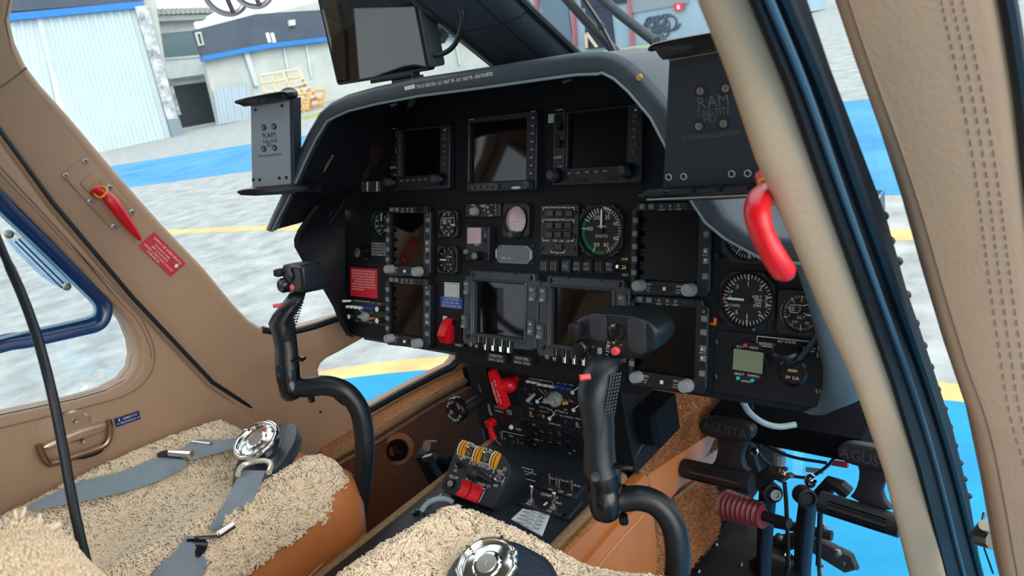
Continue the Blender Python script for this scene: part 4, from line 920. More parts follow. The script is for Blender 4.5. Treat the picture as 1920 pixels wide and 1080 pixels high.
# ------------------------------------------------------------------ smaller panel units
def ubox(name, label, cat, l, tp_, r, b, n, m=None, rad=.002, group=None, bev=.001):
    """unit on the panel given by the pixel box of its front face"""
    ym, xm = (tp_+b)/2, (l+r)/2; u0 = puv(l, ym, n)[0]; u1 = puv(r, ym, n)[0]; v1 = puv(xm, tp_, n)[1]; v0 = puv(xm, b, n)[1]
    c = ((u0+u1)/2, (v0+v1)/2); t = pthing(name, label, cat, c, group); w, h = u1-u0, v1-v0
    MB().plate(rrect(-w/2, -h/2, w/2, h/2, rad, 2), (), 0, n, bev, 1).build('body', m or BEZ, t, smooth=20)
    return t, w, h, (lambda px, py, k=n: L_(px, py, c, k))
t, w, h, f = ubox('marker_panel', 'small MKR marker beacon panel with a grey knob', 'switch panel', 873, 382, 938, 407, .010)
x, y = f(885, 396, .02); knob(t, x, y, .010, .0085, .010, KNOB, 18)
x, y = f(907, 386); x2, y2 = f(922, 384); x3, y3 = f(920, 404); x4, y4 = f(929, 394); letters(t, [('MKR', .0055, x, y, .010), ('HI', .0032, x2, y2, .010), ('TEST', .0034, x3, y3, .010)]+[(s, .003, x4, y4+.012-.006*i, .010) for i, s in enumerate('SENS')], WHITE)
for q in ((920, 389), (921, 398)): x, y = f(*q); knob(t, x, y, .010, .003, .008, DULLM, 10, 'toggle_switch')
x, y = f(909, 394); screw(t, x, y, .010, .0025, DULLM)
lines(t, [((f(885, 395)[0]+.011*math.cos(a), f(885, 395)[1]+.011*math.sin(a)), (f(885, 395)[0]+.011*math.cos(a+.25), f(885, 395)[1]+.011*math.sin(a+.25))) for a in (-.3, -.05, .2, .45, .7, .95, 1.2, 1.45)], WHITE, .0016, .0105, 'volume_arc')
t, w, h, f = ubox('tcas_unit', 'small unit with a square pink screen and a black knob', 'instrument', 873, 424, 917, 488, .014)
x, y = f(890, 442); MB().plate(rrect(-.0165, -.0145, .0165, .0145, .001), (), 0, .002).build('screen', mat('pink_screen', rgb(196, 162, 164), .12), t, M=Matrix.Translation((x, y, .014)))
x, y = f(889, 480, .03); k1 = knob(t, x, y, .014, .0085, .014, GLOSS, 18); knob(k1, 0, 0, .014, .006, .004, KEY, 16, 'knob_cap')
x, y = f(875, 472); knob(t, x, y, .014, .005, .005, KEY, 14, 'lamp_button')
for q in ((912, 428), (876, 480)): x, y = f(*q); screw(t, x, y, .014)
x, y = f(894, 459); x2, y2 = f(910, 441); letters(t, [('XPDR', .003, x, y, .014), ('Q', .004, x2, y2, .014)], WHITE)
x, y = f(909, 451); MB().box((0, 0, .001), (.003, .007, .002)).build('slider', DARK, t, M=Matrix.Translation((x, y, .014)), smooth=0)
# octagonal clear window
l, tp_, r, b = 929, 460, 995, 494; u0 = puv(l, 477, .006)[0]; u1 = puv(r, 477, .006)[0]; v1 = puv(962, tp_, .006)[1]; v0 = puv(962, b, .006)[1]; c = ((u0+u1)/2, (v0+v1)/2); w, h = u1-u0, v1-v0
t = pthing('octagonal_window', 'octagonal dark window with a thin silver outline above the engine displays', 'instrument', c)
oc = [(-w/2+.01, -h/2), (w/2-.01, -h/2), (w/2, -h/2+.009), (w/2, h/2-.009), (w/2-.01, h/2), (-w/2+.01, h/2), (-w/2, h/2-.009), (-w/2, -h/2+.009)]
MB().plate(oc, [[(a*.965, b_*.93) for a, b_ in oc]], 0, .006, .0005, 1).build('outline', mat('silver_edge', rgb(190, 200, 206), .3, metal=.6), t, smooth=0)
MB().plate([(a*.965, b_*.93) for a, b_ in oc], (), 0, .004).build('pane', SCREEN, t, smooth=0)
letters(t, [('PRESS ADJ', .0035, -w*.2, -h*.22, .0042)], WHITE)
for sx in (-1, 1):
    for sy in (-1, 1): screw(t, sx*(w/2+.001), sy*(h/2-.001), .0, .0028, GLOSS)
# flight director mode panel
t, w, h, f = ubox('mode_panel', 'mode select panel with rows of dark push buttons and white brackets', 'switch panel', 1013, 383, 1083, 480, .008)
for row, (yy, xs_) in enumerate(((400, (1030, 1047, 1066)), (423, (1029, 1046, 1064)), (440, (1028, 1045, 1063)))):
    for xx in xs_: x, y = f(xx, yy, .012); keycap(t, x, y, .008, .0135, .0115, .004, GLOSS, 'push_button')
x, y = f(1046, 463, .012); keycap(t, x, y, .008, .0135, .0115, .004, GLOSS, 'push_button')
def br(pts): return [(f(*pts[i]), f(*pts[i+1])) for i in range(len(pts)-1)]
lines(t, br([(1019, 395), (1019, 389), (1027, 389)])+br([(1034, 389), (1044, 389)])+br([(1052, 389), (1062, 389)])+br([(1070, 389), (1077, 389), (1077, 395)])+
      br([(1018, 418), (1018, 412), (1024, 412)])+br([(1035, 412), (1042, 412)])+br([(1053, 412), (1060, 412)])+br([(1070, 412), (1077, 413), (1076, 419)])+
      br([(1018, 445), (1018, 451), (1025, 451)])+br([(1070, 452), (1075, 452), (1076, 447)])+br([(1033, 468), (1033, 473), (1041, 473)])+br([(1051, 474), (1058, 474), (1059, 469)]), WHITE, .0011, .0086)
letters(t, [(s, .0036, *f(*q), .008) for s, q in (('ALT', (1030, 389)), ('IAS', (1048, 389)), ('VS', (1066, 389)), ('HDG', (1030, 412)), ('NAV', (1047, 412)), ('ILS', (1065, 413)), ('BC', (1028, 451)), ('VOR', (1041, 451)), ('APR', (1053, 452)), ('GA', (1065, 452)), ('SBY', (1046, 474)))], WHITE)
for q in ((1017, 398), (1079, 398), (1016, 466), (1077, 467), (1078, 443)): x, y = f(*q); screw(t, x, y, .008, .0032, GLOSS)
# row of annunciator push buttons
labs = [('', 'blank push button, first of the annunciator row'), ('', 'blank push button, second of the annunciator row'), ('FD', 'dark push button marked FD in the annunciator row'), ('COMM 1|GUARD', 'push button marked COMM 1 GUARD, left of its twin'), ('COMM 2|GUARD', 'push button marked COMM 2 GUARD, beside the blank framed button'), ('', 'blank framed push button between COMM 2 and ON buttons'), ('DME H|ON', 'push button marked DME H and ON')]
for (s, lab), xx in zip(labs, (1018, 1036, 1059, 1080.5, 1099.5, 1121, 1141.5)):
    u, v = puv(xx, 498.5+(xx-1018)*.012, .008); t = pthing('annunciator_button', lab, 'button', (u, v), 'annunciator row above the engine displays')
    MB().plate(rrect(-.0088, -.0115, .0088, .0115, .001, 1), (), 0, .005, .0008, 1).build('housing', BEZ, t, smooth=20)
    keycap(t, 0, 0, .005, .0142, .0185, .004, GLOSS if s != 'FD' else BEZ_G, 'cap', mark=s or None, mm=GREYM)
u, v = puv(1165, 501, .01); t = pthing('test_toggle', 'brass toggle switch marked DMR and TEST beside the annunciator row', 'switch', (u, v))
MB().lathe([(.0055, 0), (.0055, .004), (.0035, .006), (.0003, .006)], 12).build('collar', BRASS, t); MB().cyl((0, 0, .004), (-.003, .001, .018), .002, .003, n=10).build('lever', STEEL, t)
letters(t, [('DMR', .004, 0, .0125, 0), ('TEST', .004, .001, -.0125, 0)], WHITE)
# toggle / knob / placards at the far end
u, v = puv(672, 473, .02); t = pthing('dimmer_knob', 'black dimmer knob at the far end of the panel', 'knob', (u, v)); MB().lathe([(.017, 0), (.017, .004), (.0003, .004)], 24).build('base', GLOSS, t); knob(t, 0, 0, .004, .013, .02, GLOSS, flutes=14)
def pplac(name, label, l, tp_, r, b, m, ls, tm, n=.0015):
    t, w, h, f = ubox(name, label, 'placard', l, tp_, r, b, n, m, .0008, None, .0)
    letters(t, [(s, fh*h, fx*w, fy*h, n, fw*w) for s, fh, fx, fy, fw in ls], tm); return t
pplac('warning_placard', 'red placard with nine lines of white print at the far end of the panel', 657, 503, 707, 557, REDP, [(s, .055, x_, .40-.092*i, w_) for i, (s, w_, x_) in enumerate((('THE MARKINGS AND PLACARDS INSTALLED', .86, 0), ('IN THIS HELICOPTER CONTAIN OPERATING', .86, 0), ('LIMITATIONS WHICH MUST BE COMPLIED', .84, 0), ('WITH WHEN OPERATING THIS HELICOPTER', .86, 0), ('OTHER OPERATING LIMITATIONS WHICH', .76, .02), ('MUST BE COMPLIED WITH WHEN OPERATING', .9, 0), ('THIS HELICOPTER ARE CONTAINED IN THE', .84, .0), ('R.F.M. APPROVED RFM', .44, -.2)))], WHITE)
t = thing('operation_notice', 'white print listing TIPO DE OPERACAO below the far round gauge', 'placard', pframe(*puv(711, 467, 0)))
letters(t, [(s, .0042, .0, .0115-.0058*i, .0002, .05) for i, s in enumerate(('TIPO DE OPERAÇÃO APROVADA', 'VÔO VFR NOTURNO DIURNO'.replace('Ô', 'O'), 'E VOO IFR NOTURNO DIURNO', 'TIPO DE OPERAÇÃO PROIBIDA', 'VOO EM CONDIÇÕES DE GELO'.replace('Õ', 'O')))], WHITE)
t, w, h, f = ubox('correction_card', 'framed white correction card above the blue placard', 'placard', 832, 530, 860, 559, .002, PAPER, .0008)
lines(t, [((-w*.36, h*(.3-.085*i)), (w*.36, h*(.3-.085*i))) for i in range(8)], GREYM, .0006, .0024, 'print_lines'); lines(t, [((-w*.44, h*.42), (w*.44, h*.42)), ((w*.44, h*.42), (w*.44, -h*.42)), ((w*.44, -h*.42), (-w*.44, -h*.42)), ((-w*.44, -h*.42), (-w*.44, h*.42))], INK, .001, .0024, 'print_border')
pplac('fuel_warning_placard', 'blue placard with three lines of white capitals over the red guarded switch', 826, 557, 867, 578, BLUEP, [('IN AUTO POSITION', .17, 0, .26, .66), ('FLOATS INFL ARM', .17, -.03, -.02, .76), ('THRU PROCEDURE OFF', .17, 0, -.3, .86)], WHITE)
t, w, h, f = ubox('guarded_switch', 'red guarded switch in a recessed plate below the blue placard', 'switch', 826, 592, 864, 644, .004, BLACK)
g_ = MB().loft([[(s*.010+dx, yy, zz) for s, zz in ((-1, .004), (-1, z1), (1, z1), (1, .004))] for yy, z1, dx in ((.022, .010, 0), (.010, .022, 0), (-.010, .030, -.001), (-.025, .020, -.002))]).build('guard', RED, t)
MB().loft([[(s*.004+.006, yy, zz) for s, zz in ((-1, .004), (-1, z1), (1, z1), (1, .004))] for yy, z1 in ((.02, .008), (-.022, .018))]).build('guard_flank', mat('dark_red_paint', rgb(170, 16, 30), .35), t)
MB().box((-.014, .02, .005), (.008, .01, .004)).build('legend_tab', PAPER, t, smooth=0)
t, w, h, f = ubox('lamp_button', 'small pale rectangular lamp under the guarded switch', 'lamp', 852, 643, 868, 651, .006, BEZ); MB().box((0, 0, .007), (w*.7, h*.5, .002)).build('lens', KEY, t, smooth=0)
# pair of silver framed annunciators
for xx, lab in ((684, 'silver framed square annunciator, outer of the pair'), (702, 'silver framed square annunciator, inner of the pair')):
    u, v = puv(xx, 350, .006); t = pthing('square_annunciator', lab, 'lamp', (u, v), 'silver framed annunciators'); q = rrect(-.0105, -.0105, .0105, .0105, .001, 1)
    MB().plate(q, [[(a*.82, b_*.86) for a, b_ in q]], 0, .008, .001, 1).build('frame', mat('satin_silver', rgb(190, 180, 168), .35, metal=.8), t, smooth=0); MB().plate([(a*.82, b_*.86) for a, b_ in q], (), 0, .006).build('lens', GLOSS, t, smooth=0)
# ---- audio panel far end (white toggles, grey selector)
def audio(t, w, h, z, far=True):
    for i in range(4): o = MB().cyl((0, 0, 0), (-.004, -.001, .015), .0022, .0030, n=10).build('white_toggle', WHITE, t, M=Matrix.Translation((-w*.30+i*w*.095, h*.18, z)))
    MB().cyl((0, 0, 0), (-.006, .0, .018), .0022, .0030, n=10).build('white_toggle', WHITE, t, M=Matrix.Translation((-w*.34, h*.40, z)))
    for i in range(3): MB().cyl((0, 0, 0), (-.003, 0, .013), .0026, .0032, n=10).build('blue_toggle', BLUEP, t, M=Matrix.Translation((w*(.07+.08*i), h*.20, z)))
    k = knob(t, w*.02, -h*.2, z, .0105, .010, KNOB, 18, 'selector_knob'); MB().box((-.002, 0, .013), (.018, .006, .007), .002).build('pointer', KNOB, k)
    for y_ in (.22, -.26): 
        o = knob(t, w*.36, h*y_, z, .006, .014, DARK, 14, 'volume_knob'); MB().lathe([(.0055, .014), (.0055, .0145), (.0003, .0146)], 12).build('knob_cap', WHITE, o)
    o = knob(t, -w*.30, -h*.26, z, .0055, .010, DARK, 12, 'volume_knob'); MB().lathe([(.005, .010), (.005, .0105), (.0003, .0106)], 12).build('knob_cap', WHITE, o)
    MB().cyl((0, 0, 0), (-.003, 0, .010), .0028, n=10).build('orange_button', mat('orange_lamp', rgb(200, 110, 50), .4), t, M=Matrix.Translation((w*.2, -h*.22, z)))
    lines(t, [((-w*.25, h*.44), (w*.1, h*.44))]+[((-w*.18+i*w*.07, h*.10), (-w*.02, -h*.12)) for i in range(3)], WHITE, .0008, z+.0006)
    letters(t, [('PA', .003, w*.16, h*.42, z), ('CALL', .003, w*.3, h*.42, z), ('ICS', .003, -w*.2, -h*.42, z), ('VOX', .003, w*.1, -h*.42, z), ('TX', .003, w*.12, 0, z)], WHITE)
t, w, h, f = ubox('audio_panel', 'far audio panel with white and blue toggles below the red placard', 'switch panel', 645, 563, 729, 607, .006); audio(t, w, h, .006)
# ---- right end: lamp, knobs, clock, placard, usb socket
u, v = puv(1338, 603, .006); t = pthing('orange_flag', 'small orange lever flag left of the vertical speed dial', 'switch', (u, v)); MB().lathe([(.0075, 0), (.0075, .003), (.0003, .003)], 16).build('base', DARK, t); MB().box((.0015, .001, .0045), (.004, .009, .004), .001).box((-.001, -.0035, .0045), (.009, .0035, .004), .001).build('flag', ORANGE, t)
u, v = puv(1344, 480, .008); t = pthing('dim_knob', 'small black knob beside the near upper display', 'knob', (u, v)); knob(t, 0, 0, 0, .0058, .009, GLOSS, 16); MB().lathe([(.0065, 0), (.0065, .002), (.0003, .002)], 18).build('washer', BEZ_G, t)
u, v = puv(1457, 617, .006); t = pthing('dim_knob', 'small black knob between vertical speed dial and small altimeter', 'knob', (u, v)); knob(t, 0, 0, 0, .0055, .007, GLOSS, 16)
t, w, h, f = ubox('access_plate', 'black access plate carrying the clock and the charging socket', 'plate', 1338, 628, 1543, 752, .003, BLACK, .004)
for q in ((1346, 641), (1345, 706), (1534, 664), (1532, 733)):
    x, y = f(*q); s_ = screw(t, x, y, .003, .0052, GLOSS, 'quarter_turn_screw'); MB().box((x, y, .0052), (.0016, .007, .0008)).build('screw_slot', DULLM, t, smooth=0)
u, v = puv(1402, 679, .008); t = pthing('digital_clock', 'round digital thermometer with a green display and teal buttons', 'clock', (u, v)); cR = .0295
def fc(px, py, n=.008): return L_(px, py, (u, v), n)
MB().lathe([(cR, 0), (cR, .006), (cR*.96, .008), (.0004, .008)], 32).build('case', DARK, t)
x, y = fc(1404, 676.5); MB().plate(rrect(-.025, -.0165, .025, .0165, .001), (), 0, .003, .001, 1).build('display_frame', GLOSS, t, M=Matrix.Translation((x, y, .008)) @ Matrix.Rotation(-.03, 4, 'Z'))
MB().plate(rrect(-.0215, -.0150, .0215, .0150, .001), (), 0, .0034).build('display', LCD, t, M=Matrix.Translation((x, y, .008)) @ Matrix.Rotation(-.03, 4, 'Z'))
x, y = fc(1398, 647.5); knob(t, x, y, .008, .0028, .003, mat('red_button', rgb(240, 50, 80), .4), 12, 'button')
for q in ((1384, 709), (1411, 713)): x, y = fc(*q); knob(t, x, y, .008, .0028, .003, TEAL, 12, 'button')
letters(t, [(s, .0032, *fc(*q), .008, w_) for s, q, w_ in (('O.A.T', (1388, 650), .011), ('VOLTS', (1413, 652), .012), ('SELECT', (1386.5, 701), .014), ('CONTROL', (1413, 704.5), .017), ('DAVTRON', (1399, 715), .014))], WHITE)
for q in ((1371, 643), (1433, 650), (1369, 708), (1432, 717)): x, y = fc(*q, .002); screw(t, x, y, .0, .0028, DULLM)
u, v = puv(1475, 645, .004); t = pthing('static_placard', 'white outlined placard reading ALT STATIC above the charging socket', 'placard', (u, v)); pw_ = .083; ph_ = .013
lines(t, [((-pw_/2, -ph_/2), (pw_/2, -ph_/2)), ((pw_/2, -ph_/2), (pw_/2, ph_/2)), ((pw_/2, ph_/2), (-pw_/2, ph_/2)), ((-pw_/2, ph_/2), (-pw_/2, -ph_/2))], WHITE, .0008, .0036, 'border'); MB().plate(rrect(-pw_/2, -ph_/2, pw_/2, ph_/2), (), 0, .003).build('plate', DARK, t, smooth=0)
letters(t, [('ALT STATIC', .0036, 0, .003, .0034, .026), ('DECREASE ALTIMETER READING BY 20 FT', .0036, 0, -.003, .0034, .077)], WHITE)
u, v = puv(1487, 697, .004); t = pthing('charging_socket', 'round charging socket marked 5V 2.1A with its cap hanging open', 'socket', (u, v)); MB().lathe([(.0205, 0), (.0205, .005), (.017, .007), (.0165, .005), (.0004, .005)], 28).build('body', GLOSS, t)
MB().box((0, .002, .006), (.012, .0035, .003)).build('port', STEEL, t, smooth=0); letters(t, [('5V 2.1A', .0042, 0, -.008, .0052)], WHITE)
MB().lathe([(.020, 0), (.020, .005), (.017, .008), (.0004, .008)], 24, Matrix.Translation((-.008, .026, .006)) @ Matrix.Rotation(-1.0, 4, 'X')).build('cap', RUBBER, t)
MB().tube([(-.004, .010, .008), (.002, .014, .012), (.008, .02, .010)], .0028, 6).build('cap_strap', RUBBER, t)
cbl = thing('charging_cable', 'thin dark charging cable running from the socket up past the pillar', 'cable')
MB().tube(catmull([pw(u+.012, v+.02, .018), pw(u+.03, v+.045, .02), pw(u+.055, v+.085, .03), pw(u+.08, v+.13, .04), pw(u+.10, v+.17, .05)], 6), .0042, 8).build('lead', RUBBER, cbl)

t, w, h, f = ubox('white_sticker', 'tiny white sticker beside the near navigation unit', 'sticker', 1028, 214, 1039, 230, .001, PAPER, .0004, None, .0)
lines(t, [((-w*.35, h*(.25-.25*i)), (w*.35, h*(.25-.25*i))) for i in range(3)], INK, .0008, .0014, 'print_lines')
# ================================================================== pedestal under the panel
PFy = -.035; PFM = frame((0, PFy, 1.09), (1, 0, 0), (0, -1, 0))
def pf(px, py, n=.0): q = at(px, py, 1, PFy-n); return (q.x, q.z-1.09)
def MT(x, y, z=0.0): return Matrix.Translation((x, y, z))
pd = thing('pedestal', 'black centre pedestal face with radio and service panels under the instrument panel', 'pedestal', PFM)
MB().plate([(-.185, .09), (.17, .10), (.175, -.095), (-.155, -.095)], (), -.10, 0, .002, 1).build('face', BLACK, pd, smooth=20)
MB().box((.19, -.015, -.06), (.05, .07, .08), .008).build('side_box', mat('dark_blue_box', rgb(6, 13, 22), .7, spec=.2), pd, smooth=20)
def pft(name, label, cat, px, py, group=None): x, y = pf(px, py); return thing(name, label, cat, PFM @ MT(x, y), group), (lambda a, b, n=0.0: (pf(a, b, n)[0]-x, pf(a, b, n)[1]-y))
def pbox(t, f, l, tp_, r, b, n, m=BEZ, name='body'):
    x0 = f(l, (tp_+b)/2, n)[0]; x1 = f(r, (tp_+b)/2, n)[0]; y1 = f((l+r)/2, tp_, n)[1]; y0 = f((l+r)/2, b, n)[1]
    MB().plate(rrect(x0, y0, x1, y1, .002, 2), (), 0, n, .001, 1).build(name, m, t, smooth=20); return x0, y0, x1, y1
# centre audio panel
t, f = pft('audio_panel', 'pedestal audio panel with a row of white toggles and a large grey selector', 'switch panel', 1035, 745)
pbox(t, f, 972, 700, 1094, 796, .004)
for i, q in enumerate([(990, 718), (1000.5, 720), (1011, 723.5), (1022.5, 725.5), (1033.5, 727.5)]):
    x, y = f(*q, .016); MB().cyl((.003, -.004, 0), (-.001, .004, .014), .0022, .0028, n=10).build('white_toggle', WHITE, t, M=MT(x, y, .004))
for q in [(1044, 727), (1056, 729.5), (1066, 732)]:
    x, y = f(*q, .016); MB().cyl((.003, -.002, 0), (-.002, .003, .014), .0028, .0036, n=10).build('blue_toggle', BLUEP, t, M=MT(x, y, .004))
x, y = f(1037, 752, .016); k = knob(t, x, y, .004, .014, .014, KNOB, 22, 'selector_knob'); MB().box((-.008, -.001, .014), (.022, .009, .012), .003).build('pointer', KNOB, k); MB().box((-.016, -.001, .0204), (.009, .0012, .0006)).build('pointer_line', WHITE, k, smooth=0)
x, y = f(990, 750, .02); MB().cyl((.006, .006, 0), (-.004, -.004, .016), .003, .0042, n=10).build('grey_toggle', KNOB, t, M=MT(x, y, .004))
for q in [(1006, 754), (1072, 737), (1074, 770), (1029, 786)]:
    x, y = f(*q, .018); o = knob(t, x, y, .004, .0042, .012, DARK, 14, 'white_knob'); MB().lathe([(.0042, .012), (.0036, .0132), (.0003, .0132)], 14).build('knob_cap', WHITE, o); MB().cyl((.002, .003, .013), (.009, .008, .005), .0009, n=6).build('lever', CREAM, o)
x, y = f(1057, 759, .014); MB().cyl((.003, 0, .001), (-.004, .001, .008), .0036, n=12).build('orange_button', AMBER, t, M=MT(x, y, .004))
for q in [(998, 772), (1022, 778), (1085, 792)]: x, y = f(*q); MB().box((0, 0, .002), (.0042, .007, .004), .001).build('amber_lamp', mat('amber_lamp', rgb(170, 116, 50), .4), t, M=MT(x, y, .004))
for q in [(1031, 770), (1047, 774), (1014, 776), (1063, 788), (1071, 746), (1004, 727), (988, 727)]: x, y = f(*q); knob(t, x, y, .004, .0028, .004, BEZ_G, 10, 'small_knob')
seg = [((1010, 728), (1025, 743)), ((1021, 731), (1029, 740)), ((1032, 733), (1033, 738)), ((1042, 734), (1042, 740)), ((993, 712), (993, 709)), ((993, 709), (1036, 716)), ((1036, 716), (1037, 722)), ((1027, 767), (1035, 768)), ((1035, 768), (1037, 776)), ((1037, 776), (1043, 769)), ((1043, 769), (1050, 770)), ((1030, 782), (1040, 775))]
lines(t, [(f(*a, .004), f(*b, .004)) for a, b in seg], WHITE, .0011, .0046)
letters(t, [(s, .0034, *f(*q, .004), .004) for s, q in (('ICS', (1014, 713)), ('NAV', (1048, 718)), ('ADF', (1059, 720)), ('MKR', (1071, 722)), ('ISOL', (994, 739)), ('TX', (1050, 740)), ('VOX', (995, 756)), ('PILOT ICS', (1020, 764)), ('ALL ICS', (1018, 771)), ('REAR ICS', (1057, 773)), ('ALL COMMON', (1062, 781)), ('INTERPHONE', (1040, 795)), ('CH', (1060, 750)), ('CALL', (1071, 752)), ('KEY', (1061, 768)), ('REAR', (997, 766)), ('CALL', (997, 780)), ('CALL', (1084, 800)), ('REAR', (1084, 785)))], WHITE)
# service panel left of it
t, f = pft('hydraulic_panel', 'pedestal service panel with HYD SERVO switch and TEST button', 'switch panel', 957, 810)
pbox(t, f, 926, 760, 984, 858, .004)
x, y = f(957, 802, .01); MB().sphere((0, 0, .004), .0052, 12, 8, (1, 1, .9)).build('test_button', WHITE, t, M=MT(x, y, .004))
x, y = f(957, 771); keycap(t, x, y, .004, .012, .011, .002, KEY, 'lamp')
x, y = f(962, 831, .004); MB().lathe([(.006, 0), (.006, .004), (.0003, .005)], 14).build('switch_collar', DULLM, t, M=MT(x, y, .004)); MB().tube([(0, 0, .004), (-.008, -.006, .018), (-.017, -.012, .026)], [.003, .0042, .0052], 10).build('servo_switch', STEEL, t, M=MT(x, y, .004))
lines(t, [(f(943, 848, .004), f(942, 808, .004)), (f(942, 808, .004), f(983, 817, .004))], WHITE, .001, .0046)
def vtext(tb, s, h, x, y, z, dy): 
    for i, c in enumerate(s): text(tb, c, h, x, y-i*dy, z)
tb = MB()
for s, q, h in (('TEST', (973, 805), .0052), ('1 OFF', (958, 817), .0042), ('2 OFF', (960, 847), .0042), ('DOWN', (936, 764), .0052), ('EMERG', (936, 771), .005)): text(tb, s, h, *f(*q, .004), .0046)
vtext(tb, 'BOTH', .004, *f(947, 822, .004), .0046, .006); vtext(tb, 'SERVO', .004, *f(971, 824, .004), .0046, .006); vtext(tb, 'HYD', .004, *f(979, 831, .004), .0046, .006); vtext(tb, 'NORMAL', .0042, *f(938, 810, .004), .0046, .0064)
tb.build('lettering', WHITE, t, smooth=0, kind='stuff')
# radar / mode key panel
t, f = pft('radio_panel', 'pedestal radio panel with two rows of dark keys beside the near cyclic', 'radio', 1040, 830)
pbox(t, f, 988, 798, 1096, 866, .004)
for r_, yy in enumerate((806, 823)):
    for i, s in enumerate((('TFR', 'VUR', 'CAS|RAD', '') if r_ == 0 else ('UP', 'CTR', 'TRQ', ''))): x, y = f(1020+16*i, yy+i*2.2); keycap(t, x, y, .004, .0135, .0125, .003, GLOSS, 'key', mark=s or None, mm=GREYM)
for q, r_ in (((985, 798), .0055), ((988, 828), .0055), ((1000, 815), .008), ((998, 836), .0075)): x, y = f(*q, .014); knob(t, x, y, .004, r_, .010, GLOSS, 16)
letters(t, [(s, .0036, *f(*q, .004), .004) for s, q in (('ON', (1001, 796)), ('GAIN', (1006, 824)), ('TILT', (1069, 850)), ('UP', (1077, 845)), ('PULL STAB', (1064, 858)))], WHITE)
# emergency gear column with red handles
t, f = pft('gear_column', 'narrow black column plate with slotted emergency lever guide', 'plate', 912, 775)
x0, y0, x1, y1 = pbox(t, f, 893, 690, 927, 850, .006)
x, y = f(918, 768, .008); MB().tube([(0, .012, .004), (.001, 0, .006), (.002, -.012, .004)], .0025, 8).build('slot_lever', KEY, t, M=MT(x, y, .004))
tb = MB(); vtext(tb, 'EMERG', .0048, *f(905, 804, .006), .0066, .0072); vtext(tb, 'LOC', .0048, *f(899, 722, .006), .0066, .0066); tb.build('lettering', WHITE, t, smooth=0, kind='stuff')
t, f = pft('brake_handle', 'red T shaped parking brake handle with white lettering', 'handle', 940, 730)
x, y = f(952, 722, .03); MB().sphere((0, 0, .03), .017, 16, 10, (1.15, .9, .9)).cyl((0, 0, 0), (0, 0, .03), .007, n=12).build('hub', RED, t, M=MT(x, y))
x, y = f(932, 730, .05); MB().loft([[(wx*a+dx, yy, .045+b*.008) for a, b in ((-1, -1), (1, -1), (1, 1), (-1, 1))] for yy, wx, dx in ((.037, .003, -.006), (.028, .006, -.006), (.01, .008, -.003), (-.012, .0095, 0), (-.034, .0095, .004), (-.038, .008, .005))]).build('blade', RED, t, M=MT(x, y))
MB().cyl((-.002, 0, .045), (.02, .004, .03), .008, n=12).build('bridge', RED, t, M=MT(x, y))
tb = MB(); text(tb, 'PULL AND', .0052, x+.004, y+.004, .0545, rot=-1.45); text(tb, 'PARK', .0052, x-.005, y+.006, .0545, rot=-1.45); text(tb, 'BRAKE', .0056, x-.003, y-.014, .0545, rot=-1.42); text(tb, 'TURN', .005, x+.006, y-.018, .0545, rot=-1.42); tb.build('lettering', WHITE, t, smooth=0)
t, f = pft('emergency_lever', 'small red lever with a round pivot below the brake handle', 'lever', 917, 805)
x, y = f(917, 796, .02); x2, y2 = f(927, 825, .03); MB().lathe([(.010, 0), (.010, .014), (.008, .016), (.0004, .016)], 16).build('pivot', RED, t, M=MT(x, y, .008))
MB().tube([(x, y, .018), ((x+x2)/2, (y+y2)/2, .026), (x2, y2, .03)], [.0045, .0062, .008], 10).build('arm', RED, t); MB().cyl((x2, y2, .028), (x2+.02, y2-.045, .01), .0016, n=8).build('wire', DULLM, t)
# round pull handle
c = at(858, 768, 1, -.10); Mh = frame(c, (1, 0, .12), (.45, -.85, .25)); t = thing('pull_handle', 'round black knob lettered PULL TO OPERATE at the far side of the pedestal', 'handle', Mh)
MB().lathe([(.019, -.008), (.026, -.004), (.027, .004), (.024, .010), (.013, .010), (.010, .004), (.0004, .003)], 28).build('ring', GLOSS, t)
tb = MB()
for s, a0, st in (('PULL TO', 152, -21), ('OPERATE', 212, 20)):
    for i, ch in enumerate(s):
        a = math.radians(a0+st*i)
        if ch != ' ': text(tb, ch, .006, .0185*math.cos(a), .0185*math.sin(a), .0105, rot=a-math.pi/2 if st < 0 else a+math.pi/2)
tb.build('lettering', WHITE, t, smooth=0)
MB().cyl(c+Vector((.02, 0, .004)), Vector((-.15, -.06, c.z+.006)), .011, n=12).build('shaft', BLACK, t, M=Mh.inverted())
for ch in t.children: pass

# ================================================================== console between the seats
ZC = 1.0
cs = thing('console', 'leather sided centre console with a black top between the seats', 'console')
MB().box((0, -.30, .80), (.29, .56, .39)).build('core', BLACK, cs, smooth=0)
MB().plate(rrect(-.148, -.60, .150, -.035, .006, 2), (), ZC-.02, ZC, .003, 2).build('top_plate', mat('console_top_black', rgb(28, 36, 44), .5, bump=.08, bscale=600), cs, smooth=30)
for sx, a in ((-1, -.155), (1, .157)):
    MB().tube([(a, -.60, ZC-.004), (a, -.30, ZC-.004), (a, -.05, ZC-.006)], .0085, 10).build('carpet_roll', PIPING, cs)
    MB().tube([(a+sx*.014, -.60, ZC-.014), (a+sx*.014, -.30, ZC-.014), (a+sx*.014, -.08, ZC-.016)], .0075, 10).build('carpet_roll', CARPET, cs)
